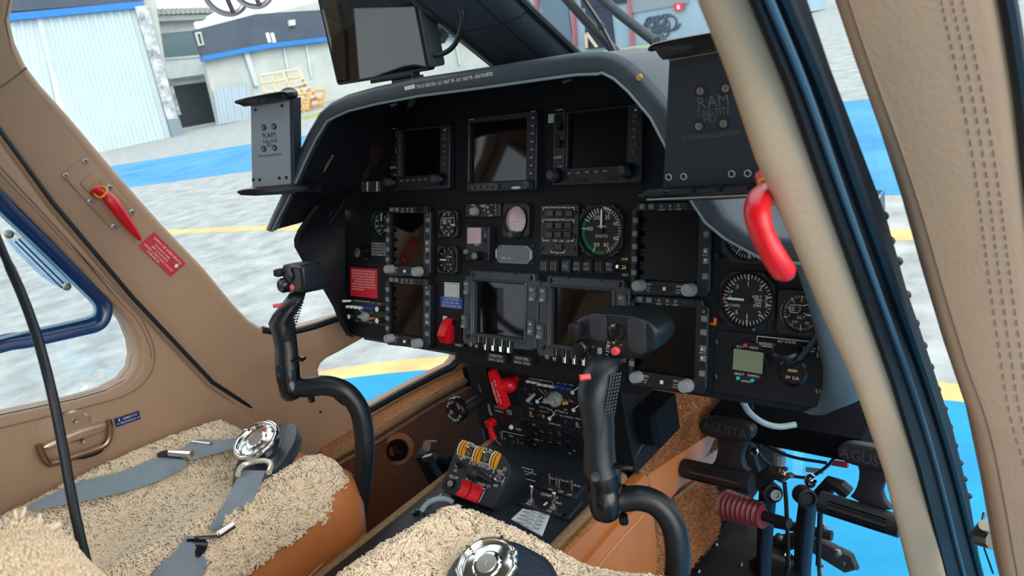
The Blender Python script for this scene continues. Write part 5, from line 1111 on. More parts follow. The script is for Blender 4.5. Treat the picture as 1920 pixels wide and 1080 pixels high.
# near side: two folded leather panels
XR = .168
def xr(px, py, X=XR): q = at(px, py, 0, X); return (q.y, q.z)
MXR = frame((XR, 0, 0), (0, 1, 0), (1, 0, 0))
def xplate(name, pts, m, z0, z1, bev=.004, parent=None):
    return MB().plate([xr(*p, XR+z1) for p in pts], (), z0, z1, bev, 2, MXR).build(name, m, parent or cs)
xplate('leather_panel', [(1010, 1100), (1040, 1062), (1150, 948), (1212, 888), (1222, 905), (1180, 960), (1060, 1100)], TAN, -.01, .012)
xplate('leather_panel', [(1062, 1100), (1160, 985), (1215, 935), (1226, 960), (1232, 1010), (1234, 1060), (1225, 1110)], TAN, -.01, .022)
xplate('leather_panel', [(1215, 890), (1330, 815), (1345, 815), (1330, 850), (1260, 935), (1240, 950), (1228, 945)], TAN, -.01, .006)
MB().tube([Vector((XR+.0235, *xr(*p, XR+.022))) for p in ((1110, 1075), (1150, 1025), (1205, 965))], .0009, 6).build('stitch_line', STITCH_L, cs)
# far side flap and leather
MB().tube([(-.178, -.60, ZC-.03), (-.178, -.36, ZC-.03), (-.178, -.10, ZC-.03)], .012, 10, flat=(1, .6)).build('leather_edge', TAN, cs)
MB().box((-.165, -.32, .80), (.02, .52, .36)).build('leather_panel', TAN, cs, smooth=0)
q = at(720, 980, 2, ZC-.02); MB().box((-.172, -.375, ZC-.035), (.03, .02, .05), .006).build('end_cap', TAN, cs)
# carpeted tunnel wall in the pilot footwell
tw = thing('tunnel_carpet', 'brown carpet wall with a stitched wavy edge in the near footwell', 'carpet')
wav = [(1225, 735), (1212, 748), (1208, 762), (1222, 772), (1228, 785), (1222, 800), (1212, 806), (1202, 818), (1200, 832), (1192, 846), (1186, 862), (1196, 880), (1215, 888)]
MB().plate([xr(*p) for p in wav+[(1250, 905), (1330, 850), (1400, 808), (1410, 790), (1405, 745), (1380, 735), (1280, 725)]], (), -.02, 0, .004, 2, MXR).build('upper_piece', CARPET, tw)
xplate('lower_piece', [(1262, 935), (1335, 885), (1352, 940), (1350, 985), (1345, 1010), (1300, 1060), (1270, 1110), (1225, 1110), (1236, 1020), (1240, 960)], CARPET, -.02, 0, .004, tw)
MB().tube(catmull([Vector((XR+.002, *xr(*p))) for p in wav], 4), .0045, 8).build('edge_binding', PIPING, tw)
MB().tube(catmull([Vector((XR+.002, *xr(*p))) for p in [(1262, 935), (1300, 905), (1335, 885)]], 4), .004, 8).build('edge_binding', PIPING, tw)
MB().plate([xr(*p) for p in [(1270, 880), (1345, 815), (1400, 800), (1400, 870), (1290, 930)]], (), -.03, -.012, 0, 1, MXR).build('leather_behind', mat('rosy_leather', rgb(190, 140, 112), .45), tw)
# carpet pile on the tunnel wall and on the far ledge
def pile(pts2, M, parent, z, spacing=.0030, length=.005, rad=.0011, seed=1, m=CARPET):
    r = np.random.default_rng(seed); A = np.array([(p[0], p[1]) for p in pts2]); lo, hi = A.min(0), A.max(0); cnt = int((hi-lo).prod()/spacing**2)
    Q = lo+(hi-lo)*r.random((cnt, 2)); ins = np.zeros(cnt, bool); j = len(A)-1
    for i in range(len(A)):
        c = ((A[i, 1] > Q[:, 1]) != (A[j, 1] > Q[:, 1])); xx = (A[j, 0]-A[i, 0])*(Q[:, 1]-A[i, 1])/(A[j, 1]-A[i, 1]+1e-12)+A[i, 0]; ins ^= c & (Q[:, 0] < xx); j = i
    Q = Q[ins]; mb = MB()
    for x, y in Q:
        a = r.random()*6.28; dx, dy = r.normal(0, .0018, 2); l = length*(.6+.8*r.random())
        b = [(x+rad*math.cos(a+k*2.09), y+rad*math.sin(a+k*2.09), z) for k in range(3)]; mb.add(b+[(x+dx, y+dy, z+l)], [(0, 1, 3), (1, 2, 3), (2, 0, 3)])
    return mb.build('carpet_pile', m, parent, M=M, smooth=0, kind='stuff')
pile([xr(*p) for p in wav+[(1250, 905), (1330, 850), (1400, 808), (1410, 790), (1405, 745), (1380, 735), (1280, 725)]], MXR, tw, 0)
pile([xr(*p) for p in [(1262, 935), (1335, 885), (1352, 940), (1350, 985), (1345, 1010), (1300, 1060), (1270, 1110), (1225, 1110), (1236, 1020), (1240, 960)]], MXR, tw, 0, seed=2)
# engine governor box
Gn = Vector((0.12, -.66, .74)).normalized(); Gp = Vector((-.05, -.205, 1.052))
GM = frame(Gp, Vector((1, .12, -.02)), Gn); GMi = GM.inverted()
def gb(px, py, n=0.0): q = GMi @ onp(px, py, Gp+Gn*n, Gn); return (q.x, q.y)
t = thing('governor_box', 'black engine governor box with yellow striped guards and red trim rockers', 'control box', GM)
go_ = [gb(*p) for p in [(858, 828), (866, 822), (948, 856), (957, 872), (960, 886), (928, 948), (920, 954), (830, 922), (825, 912)]]
MB().plate(go_, (), -.055, 0, .004, 2).build('case', mat('governor_black', rgb(34, 40, 48), .45), t, smooth=30)
for q in ((865.5, 839.5), (894, 851.5), (926.5, 862)):
    x, y = gb(*q, .008); o = MB().loft([[(a*.0058, yy, zz) for a, zz in ((-1, 0), (-1, z1), (1, z1), (1, 0))] for yy, z1 in ((-.014, .004), (-.006, .009), (.006, .010), (.014, .005))]).build('striped_guard', YELLOWG, t, M=MT(x, y) @ Matrix.Rotation(-.12, 4, 'Z'))
    for k_ in (-.35, .35): MB().loft([[(k_*.0058*1.6+a*.0007, yy, zz+.0004) for a, zz in ((-1, 0), (-1, z1), (1, z1), (1, 0))] for yy, z1 in ((-.0135, .004), (-.006, .009), (.006, .010), (.0135, .005))]).build('stripe', DARK, o)
    MB().loft([[(-.0062+a*.0009, yy, zz+.0006) for a, zz in ((-1, 0), (-1, z1), (1, z1), (1, 0))] for yy, z1 in ((-.014, .004), (-.006, .009), (.006, .010), (.014, .005))]).build('guard_edge', CREAM, o)
for q in ((877, 838), (908, 848)): x, y = gb(*q, .012); MB().cyl((.003, -.008, 0), (0, 0, .012), .0022, n=8).sphere((0, 0, .012), .0036, 10, 6).build('toggle_switch', STEEL, t, M=MT(x, y)); 
for q in ((881, 848), (912, 859), (859, 871), (911, 894), (935, 898)): x, y = gb(*q); MB().lathe([(.0062, 0), (.0062, .002), (.0040, .0022), (.0038, .0005), (.0003, .0005)], 16).build('switch_collar', DULLM, t, M=MT(x, y))
x, y = gb(884, 886, .02); MB().cyl((.034, -.006, -.014), (.010, 0, .0), .004, .005, n=10).build('knob_stem', BLACK, t, M=MT(x, y, .014)); MB().sphere((0, 0, 0), .0128, 16, 10).build('ball_knob', DARK, t, M=MT(x, y, .014))
x, y = gb(858, 866, .01); MB().cyl((0, -.006, -.008), (0, .002, .006), .0045, .0055, n=10).build('rpm_switch', DARK, t, M=MT(x, y, .006))
x, y = gb(928, 898, .012); MB().cyl((.008, 0, -.01), (0, 0, 0), .002, .003, n=8).sphere((-.001, 0, 0), .0034, 10, 6).build('toggle_switch', STEEL, t, M=MT(x, y, .008))
x, y = gb(845, 907); o = MB().lathe([(.0095, 0), (.0095, .003), (.0078, .0035), (.0003, .001)], 20).build('button_ring', GLOSS, t, M=MT(x, y)); knob(o, 0, 0, 0, .0062, .005, KEY, 18, 'grey_button')
for q in ((870.5, 917), (890, 924.5)):
    x, y = gb(*q, .006); MB().loft([[(a*.0098, yy, zz) for a, zz in ((-1, 0), (-1, z1), (1, z1), (1, 0))] for yy, z1 in ((-.0145, .012), (-.006, .006), (.0, .0045), (.006, .006), (.0145, .011))]).build('trim_rocker', RED, t, M=MT(x, y) @ Matrix.Rotation(-.12, 4, 'Z'))
for q in ((948, 881), (917, 912)): x, y = gb(*q); screw(t, x, y, 0, .0045, DULLM)
def gl(pts): return [(gb(*pts[i]), gb(*pts[i+1])) for i in range(len(pts)-1)]
lines(t, gl([(870, 826), (889, 833)])+gl([(919, 843), (924, 846)])+gl([(928, 846), (937, 850), (935, 855)])+gl([(880, 871), (883, 863), (892, 866)])+gl([(918, 877), (928, 881), (925, 888)])+gl([(867, 902), (875, 905)])+gl([(904, 915), (911, 918)])+gl([(909, 921), (899, 942)]), WHITE, .0013, .0006)
rt = math.radians(-14)
tb = MB()
for s, q, h in (('1 ENG GOV 2', (903, 840), .0048), ('AUTO', (886, 836), .004), ('AUTO', (917, 848), .004), ('MANUAL', (877, 857), .0042), ('MANUAL', (908, 869), .0042), ('% RPM', (866, 858), .004), ('100', (863, 861), .004), ('102', (854, 882), .004), ('EXT SCHLT', (899, 872), .0045), ('ON', (916, 879), .0042), ('TQ LIM', (850, 894), .0046), ('RETR', (879, 899), .0042), ('1 ENG TRIM 2', (889, 909), .0046), ('STOW', (903, 908), .0042), ('LDG', (938, 883), .0042), ('TAXI', (940, 889), .0042), ('OFF', (930, 911), .0042)): text(tb, s, h, *gb(*q), .0006, rot=-.05)
for i, ch in enumerate('OFF'): text(tb, ch, .004, *gb(920.5-i*2, 893+i*5.5), .0006)
for i, ch in enumerate('TAXI'): text(tb, ch, .004, *gb(947-i*1.6, 897+i*4), .0006)
tb.build('lettering', WHITE, t, smooth=0)
# console top panels
def zc(px, py, z=ZC+.006): return at(px, py, 2, z)
def ztop(name, label, cat, quad, h, m=BLACK):
    P = [zc(*p, ZC+h) for p in quad]; o = (P[0]+P[1]+P[2]+P[3])/4; M = frame(Vector((o.x, o.y, ZC)), P[1]-P[0]+P[2]-P[3], ZI); Mi = M.inverted()
    t = thing(name, label, cat, M); MB().plate([((Mi @ p).x, (Mi @ p).y) for p in P], (), 0, h, .0015, 1).build('body', m, t, smooth=20)
    return t, (lambda px, py, k=h: ((Mi @ zc(px, py, ZC+k)).x, (Mi @ zc(px, py, ZC+k)).y))
t, f = ztop('compass_panel', 'flat COMPASS panel with two chrome toggles on the console top', 'switch panel', [(995, 912), (1092, 940), (1066, 972), (970, 942)], .008, BEZ)
for q in ((996, 940), (1038, 953)):
    x, y = f(*q); MB().lathe([(.007, 0), (.007, .003), (.004, .005), (.0003, .005)], 16).build('switch_collar', DULLM, t, M=MT(x, y, .008)); MB().cyl((0, 0, .003), (.002, .006, .026), .0026, .0036, n=10).sphere((.002, .006, .026), .004, 10, 6).build('toggle_switch', STEEL, t, M=MT(x, y, .008))
letters(t, [('COMPASS', .007, *f(1030, 930), .008, .036), ('MAG', .005, *f(1046, 943), .008), ('DG', .005, *f(1030, 958), .008), ('FREE', .004, *f(991, 945), .008)], WHITE)
x, y = f(1023, 945); MB().box((0, 0, .0085), (.004, .009, .001)).build('annunciator', WHITE, t, M=MT(x, y), smooth=0); MB().tube([(-.014, .006, .008), (-.006, .012, .009), (.004, .010, .008)], .0022, 8).build('guard_wire', GLOSS, t, M=MT(x, y))
x, y = f(1055, 966); screw(t, x, y, .008, .005, GLOSS)
t, f = ztop('radar_altimeter_panel', 'small switch panel with three chrome toggles at the far end of the console', 'switch panel', [(1020, 886), (1098, 910), (1078, 934), (1002, 910)], .008, BEZ)
for q in ((1030, 905), (1043, 912), (1072, 917), (1048, 915)): x, y = f(*q); MB().cyl((0, 0, 0), (-.002, .006, .015), .0018, .0026, n=8).build('toggle_switch', STEEL, t, M=MT(x, y, .008))
letters(t, [(s, .0042, *f(*q), .008) for s, q in (('AWG', (1034, 897)), ('RAD ALT', (1052, 900)), ('CLTV', (1067, 904)), ('BEAM', (1082, 911)), ('OFF', (1032, 918)), ('OFF', (1052, 922)), ('OFF', (1068, 928)))], WHITE)
t, f = ztop('placard_strip', 'black placard strip with white outlined legends behind the governor box', 'placard', [(962, 868), (1012, 884), (1002, 900), (958, 886)], .003, DARK)
lines(t, [(f(968, 874), f(1000, 882)), (f(970, 886), f(990, 890)), (f(990, 890), (f(1000, 884))), (f(966, 893), f(1004, 903))], WHITE, .0012, .0036); letters(t, [('FLAP', .004, *f(975, 880), .003), ('LOCKED POSITION', .003, *f(992, 886), .003)], WHITE)
t, f = ztop('frequency_card', 'white printed frequency card lying on the console top', 'card', [(980, 952), (1032, 962), (1016, 1004), (958, 972)], .002, PAPER)
for i in range(6): pass
lines(t, [(f(978-i*4.5, 958+i*6.5, .002), f(1026-i*4, 967+i*6.5, .002)) for i in range(6)], INK, .0007, .0025, 'ruled_lines')
letters(t, [(s, .0045, *f(994-i*3, 957+i*6.6, .002), .002) for i, s in enumerate(('APP SP 1', 'TWR MT', 'RADIO SP', 'CONTROL', 'SOLO SP'))]+[(s, .0045, *f(1019-i*3.4, 963+i*6.6, .002), .002) for i, s in enumerate(('129.00', '118.05', '127.10', '126.87', '126.45'))], INK, 'print')
hp = thing('grab_hoop', 'pale grey curved hoop lying on the far edge of the console', 'handle')
MB().tube(catmull([zc(790, 958, ZC+.004), zc(800, 945, ZC+.012), zc(818, 936, ZC+.016), zc(836, 936, ZC+.010), zc(850, 942, ZC+.004)], 6), .005, 10).build('hoop', CABLEG, hp)
for q in ((792, 935), (823, 929), (815, 932), (830, 926)): pass
fg = thing('console_marks', 'dashed white marks on the far edge of the console top', 'marking', Matrix.Translation((0, 0, ZC)))
lines(fg, [((zc(a, b, ZC).x, zc(a, b, ZC).y), (zc(a+4, b-3, ZC).x, zc(a+4, b-3, ZC).y)) for a, b in ((812, 938), (818, 934), (824, 930), (836, 940), (841, 938))], WHITE, .003, .0008, 'dashes')
for q in ((780, 962), (800, 942)): x = zc(*q, ZC); MB().lathe([(.007, 0), (.007, .004), (.0004, .005)], 14, Matrix.Translation((x.x, x.y, 0))).build('stud', GLOSS, fg)
mt = thing('floor_tread', 'small black studded tread plate on the far footwell floor', 'tread plate'); c = at(698, 1010, 2, .80)
Mt = frame(c, (.8, .5, 0), ZI); MB().box((0, 0, -.004), (.045, .03, .008)).build('plate', DARK, mt, M=Mt, smooth=0)
mb = MB()
for i in range(6):
    for j in range(4): mb.box((-.018+.0072*i, -.011+.0072*j, .001), (.0036, .0036, .002))
mb.build('studs', GREYM, mt, M=Mt, smooth=0, kind='stuff')

# ================================================================== cyclic sticks
def cyclic(name, label, D, headq, grip, base, tube_px, rtube, face_n):
    t = thing(name, label, 'control stick')
    hc = dp(*headq['c'], D); Fn = Vector(face_n).normalized(); HM = frame(hc, Vector((1, headq.get('yaw', 0), headq.get('tilt', 0))), Fn); HMi = HM.inverted()
    def hp_(px, py, n=0.0): q = HMi @ onp(px, py, hc+Fn*n, Fn); return (q.x, q.y)
    out = [hp_(*p) for p in headq['outline']]
    MB().plate([tuple(p) for p in chaikin(out, 2)], (), -headq['depth'], 0, .006, 3).build('grip_head', RUBBER, t, M=HM)
    for nm, q, w, h, d, m in headq.get('caps', ()):
        x, y = hp_(*q); MB().plate(rrect(-w/2, -h/2, w/2, h/2, min(w, h)*.3, 3), (), 0, d, d*.3, 2).build(nm, m, t, M=HM @ MT(x, y, 0))
    for nm, q, r_, d, m in headq.get('rounds', ()):
        x, y = hp_(*q); MB().lathe([(r_, 0), (r_*.98, d*.7), (r_*.8, d), (r_*.3, d*1.05), (.0003, d*1.05)], 22).build(nm, m, t, M=HM @ MT(x, y, 0))
    tb = MB()
    for s, q, h, r_ in headq.get('texts', ()): text(tb, s, h, *hp_(*q), .0006, rot=r_)
    if headq.get('texts'): tb.build('lettering', WHITE, t, M=HM, smooth=0)
    # grip body: (px, py, half width px) -> loft of rounded sections
    rings = []
    for px, py, hw, fwd_, dD in grip:
        c = dp(px, py, D+dD); w = hw*(D+dD)/F; sec = []
        ax = (CX-Vector((0, 0, CX.z))).normalized(); ay = Vector((-ax.y, ax.x, 0))
        for k in range(18):
            a = 2*math.pi*k/18; sec.append(tuple(c+ax*(w*math.cos(a))+ay*(w*fwd_*math.sin(a))))
        rings.append(sec)
    MB().loft(rings).build('grip', RUBBER, t, smooth=60)
    mb = MB()
    for px, py in base['ridges']:
        for i in range(base['nr']):
            c = dp(px+i*base['rs'], py+i*base.get('rd', 0), D+base.get('rD', -.016)-i*base.get('rk', 0)); mb.box((0, 0, 0), (.0024, .0028, .004), M=frame(c, CX, -CZ))
    mb.build('grip_ridges', RUBBER if False else GLOSS, t, smooth=0, kind='stuff')
    rings = []
    for px, py, hw in base['body']:
        c = dp(px, py, D+base['dD']); w = hw*(D+base['dD'])/F
        rings.append([tuple(c+Vector((w*math.cos(2*math.pi*k/20), w*math.sin(2*math.pi*k/20), 0))) for k in range(20)])
    MB().loft(rings).build('base_collar', GLOSS, t, smooth=50)
    MB().tube(catmull([dp(px, py, D+d_) for px, py, d_ in tube_px], 6), rtube, 18).build('stick_tube', RUBBER, t)
    for q, r_, L in base['bolts']:
        c = dp(*q, D+base['dD']); MB().cyl(c, c-ZI*L, r_, n=8).build('clamp_bolt', GLOSS, t)
    lp = base['ledge']; a, b = dp(*lp[0], D-.01), dp(*lp[1], D-.02)
    MB().tube([a, a.lerp(b, .6)+ZI*.001, b], [.004, .007, .006], 10, flat=(.5, 1.3), up=(0, 0, 1)).build('finger_rest', GLOSS, t)
    for q, r_ in base.get('trig', ()): c = dp(*q, D-.02); MB().box((0, 0, 0), (.014, .007, .008), .002, M=frame(c, CX*1.0+CY*-.15, -CZ)).build('trigger_button', REDB, t)
    c = dp(*base['badge'], D-base['br']); MB().lathe([(.0065, 0), (.0065, .0015), (.0055, .0022), (.0003, .0018)], 18).build('badge', RUBBER, t, M=frame(c, CX, -CZ))
    return t
DR = .95
GCAP = mat('grip_cap', rgb(50, 54, 60), .45)
cyclic('cyclic_stick', 'near cyclic stick with a wide switch head and coral button', DR,
  dict(c=(1150, 632), depth=.045, tilt=-.03, outline=[(1068, 610), (1078, 598), (1110, 590), (1160, 590), (1205, 597), (1232, 610), (1240, 632), (1228, 655), (1205, 670), (1170, 676), (1085, 670), (1068, 655)],
    caps=[('switch_cover', (1121, 614), .026, .036, .003, GCAP), ('side_cover', (1198, 628), .026, .044, .002, GCAP), ('hat_switch', (1077, 620), .016, .02, .012, DARK)],
    rounds=[('trim_knob', (1088, 655), .0125, .010, GLOSS), ('ring_switch', (1157, 622), .0115, .004, GLOSS), ('coral_button', (1156, 657), .0058, .006, REDB), ('screw', (1154, 608), .0024, .006, STEEL), ('screw', (1155, 640), .0024, .006, STEEL), ('screw', (1109, 652), .0015, .002, STEEL), ('screw', (1166, 646), .0015, .002, STEEL)],
    texts=[('FD STBY', (1139, 657), .005, 1.35), ('BEEP', (1121, 660), .004, 1.45), ('TRIM', (1125, 661), .004, 1.45)]),
  [(1136, 668, 28, .8, .01), (1128, 690, 34, .85, .005), (1118, 720, 35, .9, 0), (1115, 745, 32, .95, 0), (1122, 790, 31, .9, 0), (1124, 830, 29, .9, .0), (1124, 865, 31, .9, 0), (1129, 885, 33, .9, 0)],
  dict(dD=.005, body=[(1130, 880, 33), (1132, 905, 33), (1133, 912, 31), (1134, 915, 33), (1136, 945, 32), (1138, 962, 28), (1140, 970, 18)], ridges=[(1163-k*1.05, 700+k*6.5) for k in range(19)], nr=4, rs=-5.5, rd=1, rD=-.004, rk=.0045,
       bolts=[((1168, 966), .006, .012), ((1165, 915), .009, .008)], ledge=((1150, 873), (1188, 875)), trig=[((1097, 707), 0)], badge=(1116, 894), br=.03),
  [(1140, 940, .005), (1165, 937, .005), (1200, 934, .0), (1232, 945, -.005), (1256, 972, -.008), (1268, 1010, -.008), (1270, 1060, -.002), (1262, 1130, .02), (1250, 1220, .05)], .0160, (.12, -1, .12))
DLc = 1.32
cyclic('cyclic_stick', 'far cyclic stick standing before the far windscreen corner', DLc,
  dict(c=(545, 525), depth=.045, tilt=-.02, outline=[(503, 500), (520, 500), (560, 496), (592, 494), (600, 500), (602, 530), (598, 544), (578, 548), (520, 553), (506, 552), (503, 530)],
    caps=[('switch_cover', (538, 514), .020, .032, .004, GCAP), ('side_cover', (576, 521), .022, .036, .003, GCAP), ('hat_switch', (508, 514), .014, .014, .016, DARK)],
    rounds=[('trim_knob', (522, 537), .0135, .012, GLOSS), ('ring_switch', (556, 513), .0105, .006, GLOSS), ('coral_button', (558, 537), .0058, .006, REDB)],
    texts=[('TRIM', (541, 541), .0045, 1.45), ('FD STBY', (551, 538), .004, 1.45)]),
  [(558, 548, 17, .8, .01), (549, 565, 22, .9, 0), (536, 585, 26, .95, 0), (527, 600, 24, .95, 0), (533, 625, 22, .95, 0), (537, 650, 21, .9, 0), (538, 675, 23, .9, 0), (540, 700, 23, .9, 0)],
  dict(dD=0, body=[(540, 690, 23), (541, 708, 23), (542, 712, 22), (544, 716, 23), (547, 735, 22), (549, 745, 16)], ridges=[(567-k*1.6, 568+k*5) for k in range(15)], nr=4, rs=-4.5, rd=.6, rD=-.018, rk=.0042,
       bolts=[((581, 740), .006, .014), ((582, 712), .007, .010)], ledge=((545, 676), (570, 673)), trig=[((520, 573), 0)], badge=(523, 691), br=.025),
  [(548, 726, 0), (575, 726, 0), (612, 723, .0), (648, 735, .0), (672, 765, .005), (682, 805, .01), (684, 850, .015), (680, 900, .03), (672, 950, .05), (660, 1010, .08)], .0178, (.85, -.85, .15))

# ================================================================== pilot pedals and nose linkage
def pedal(name, label, yy, lozenge, neck, barl, nub, word, wq, half):
    n = Vector((0, -1, .25)).normalized(); o = at(*wq, 1, yy); M = frame(o, (1, 0, 0), n); Mi = M.inverted()
    def g(px, py, k=0.0): q = Mi @ onp(px, py, o+n*k, n); return (q.x, q.y)
    t = thing(name, label, 'pedal', M)
    RB_ = mat('black_pedal', rgb(26, 29, 33), .5, bump=.1, bscale=500)
    MB().plate([tuple(p) for p in chaikin([g(*p) for p in lozenge], 2)], (), -.014, .008, .005, 3).build('toe_plate', RB_, t)
    MB().plate([tuple(p) for p in chaikin([g(*p) for p in neck], 1)], (), -.012, .002, .004, 2).build('neck', RB_, t)
    a, b = Vector((*g(*barl[0]), .006)), Vector((*g(*barl[1]), .006)); L = (b-a).length
    MB().loft([[(s, .019*math.cos(2*math.pi*k/20), .019*math.sin(2*math.pi*k/20)) for k in range(20)] for s in (0, .004, L-.004, L)]).build('foot_bar', RB_, t, M=frame(a, b-a, (0, 0, 1)))
    for k in range(6): MB().box((L*.5, -.012+.0048*k, .0175-abs(k-2.5)*.0012), (L*.72, .0016, .004)).build('tread_rib', DULLM if k == 3 else GLOSS, t, M=frame(a, b-a, (0, 0, 1)), smooth=0)
    tb = MB(); text(tb, word, .019, *g(*wq), .0085, sx=.9, width=half, rot=-.06); tb.build('raised_lettering', mat('pedal_letter', rgb(64, 68, 74), .35), t, smooth=0)
    return t, M, g
pl_, PM1, g1 = pedal('rudder_pedal', 'black rudder pedal with raised lettering, further from the pillar', .15,
    [(1310, 800), (1316, 786), (1335, 780), (1405, 792), (1416, 805), (1412, 822), (1395, 829), (1325, 818)], [(1343, 812), (1408, 825), (1392, 845), (1392, 872), (1410, 888), (1330, 876), (1342, 862), (1346, 838)], ((1286, 876), (1412, 905)), None, 'AGUSTA', (1362, 803), .086)
pr_, PM2, g2_ = pedal('rudder_pedal', 'black rudder pedal with raised lettering, half hidden by the pillar', .17,
    [(1568, 846), (1576, 832), (1600, 828), (1690, 848), (1705, 862), (1700, 884), (1680, 888), (1585, 868)], [(1606, 866), (1690, 884), (1660, 900), (1652, 930), (1680, 965), (1590, 935), (1604, 920), (1612, 890)], ((1540, 938), (1690, 985)), None, 'AGUSTA', (1634, 858), .098)
# far pedals in the copilot footwell, dark and mostly hidden
fp = thing('far_pedal_bracket', 'dark pedal bracket with a worn bolt in the far footwell', 'bracket'); o = at(805, 860, 0, -.30)
MB().box((0, 0, 0), (.03, .03, .10), .006, M=frame(o-ZI*.02, (1, .3, 0), (0, -.3, 1))).cyl(o-ZI*.05, Vector((o.x, o.y, .60)), .014, n=8).build('arm', DARK, fp); MB().cyl(at(800, 836, 0, -.27), at(815, 836, 0, -.27), .012, n=12).build('bolt', DULLM, fp); MB().box((0, 0, 0), (.03, .012, .012), M=frame(at(806, 858, 0, -.27), (1, .3, .3), ZI)).build('clip', DULLM, fp, smooth=0)
MB().box((0, 0, 0), (.03, .02, .12), .006, M=frame(at(850, 890, 0, -.26), (1, .2, 0), (0, -.4, 1))).build('plate', mat('dark_blue_box', rgb(18, 32, 48), .5), fp)
# linkage under the pedals
lk = thing('pedal_linkage', 'black pedal levers, push rods and steel rod ends under the near pedals', 'linkage')
def yy(px, py, y): return at(px, py, 1, y)
def arm(pts, y, r, m, name, fl=(1, 1)): MB().tube([yy(px, py, y) for px, py in pts], r, 10, flat=fl).build(name, m, lk)
arm([(1446, 918), (1440, 980), (1436, 1040), (1434, 1120)], .17, .012, NAVYM, 'lever', (1, .7)); arm([(1432, 918), (1428, 1000), (1424, 1120)], .19, .009, DARK, 'lever')
arm([(1522, 932), (1516, 990), (1510, 1060), (1508, 1130)], .20, .012, NAVYM, 'lever', (1, .7)); arm([(1508, 938), (1500, 1000), (1496, 1130)], .22, .010, DARK, 'lever')
for q, y in (((1446, 922), .165), ((1510, 932), .19)): MB().lathe([(.018, -.02), (.018, .012), (.014, .014), (.010, .008), (.0004, .008)], 24).build('pivot_boss', DARK, lk, M=frame(yy(*q, y), (0, .4, 1), (.6, -.8, 0)))
MB().lathe([(.010, .010), (.010, .015), (.006, .015), (.005, .012)], 20).build('pivot_ring', DULLM, lk, M=frame(yy(1450, 924, .16), (0, .4, 1), (.6, -.8, 0)))
arm([(1418, 905), (1450, 885), (1470, 892)], .16, .014, DARK, 'crank'); arm([(1530, 938), (1560, 905), (1575, 912), (1590, 925)], .21, .014, DARK, 'crank')
for q, y in (((1470, 888), .155), ((1520, 902), .23)):
    MB().tube([tuple(yy(q[0]+8*math.cos(a*.7), q[1]+10*math.sin(a*.7), y)) for a in range(9)], .0042, 8).build('rod_end', STEEL, lk); MB().sphere(yy(*q, y), .006, 10, 8).build('ball_joint', STEEL, lk)
MB().cyl(yy(1478, 890, .15), yy(1486, 892, .145), .005, n=6).build('nut', STEEL, lk)
arm([(1471, 905), (1474, 940), (1477, 1010), (1478, 1060)], .16, .004, DARK, 'push_rod'); arm([(1538, 960), (1536, 1010), (1534, 1060)], .24, .005, DARK, 'push_rod')
arm([(1450, 980), (1500, 990), (1560, 1005)], .26, .010, DARK, 'cross_rod'); arm([(1455, 1020), (1510, 1010), (1590, 1050)], .30, .018, DARK, 'bell_crank')
MB().plate([(-.05, -.015), (.03, -.02), (.05, 0), (.03, .02), (-.05, .018)], (), 0, .02, .004, 1).build('bell_crank_plate', DARK, lk, M=frame(yy(1565, 1038, .30), (1, 0, -.35), (0, -.9, .4)))
for q, y in (((1571, 1036), .27), ((1461, 1006), .24), ((1545, 988), .26)): MB().lathe([(.008, 0), (.008, .006), (.004, .008), (.0003, .008)], 8).build('bolt_head', DULLM, lk, M=frame(yy(*q, y), (1, 0, 0), (0, -1, .2)))
arm([(1477, 1040), (1480, 1062), (1470, 1090)], .2, .006, STEEL, 'rod_end'); arm([(1538, 1060), (1540, 1090)], .22, .007, STEEL, 'rod_end')
arm([(1380, 1100), (1440, 1062), (1500, 1085)], .22, .03, DARK, 'torque_tube')
sf = thing('footwell_floor', 'black painted floor and frame under the near pedals', 'floor plate')
MB().plate([(.13, -.30), (.40, -.30), (.42, .12), (.34, .26), (.13, .40)], (), .60, .64, .003, 1).build('plate', DARK, sf); 
for q in ((1310, 1072), (1343, 1022), (1390, 1060)): c = at(*q, 2, .641); MB().sphere(c, .005, 8, 6).build('rivet', DULLM, sf)
MB().tube([at(1690, 880, 1, .1), at(1700, 960, 1, .1), at(1716, 1060, 1, .1)], .008, 8).build('edge_strap', RUBBER, sf)
# red boot
a, b = yy(1358, 945, .17), yy(1428, 966, .15); d = (b-a); L = d.length; prf = []
for i in range(9): z = L*i/8; r0 = .030-.006*i/8; prf += [(r0*.78, z), (r0, z+L/16)]
bt = thing('rubber_boot', 'dark red ribbed rubber boot beside the near pedal lever', 'boot', Matrix.Translation(a) @ d.to_track_quat('Z', 'Y').to_matrix().to_4x4())
MB().lathe(prf, 24).build('bellows', BOOT, bt, smooth=25); MB().cyl((0, 0, L), (0, 0, L+.06), .010, n=12).build('shaft', DARK, bt)
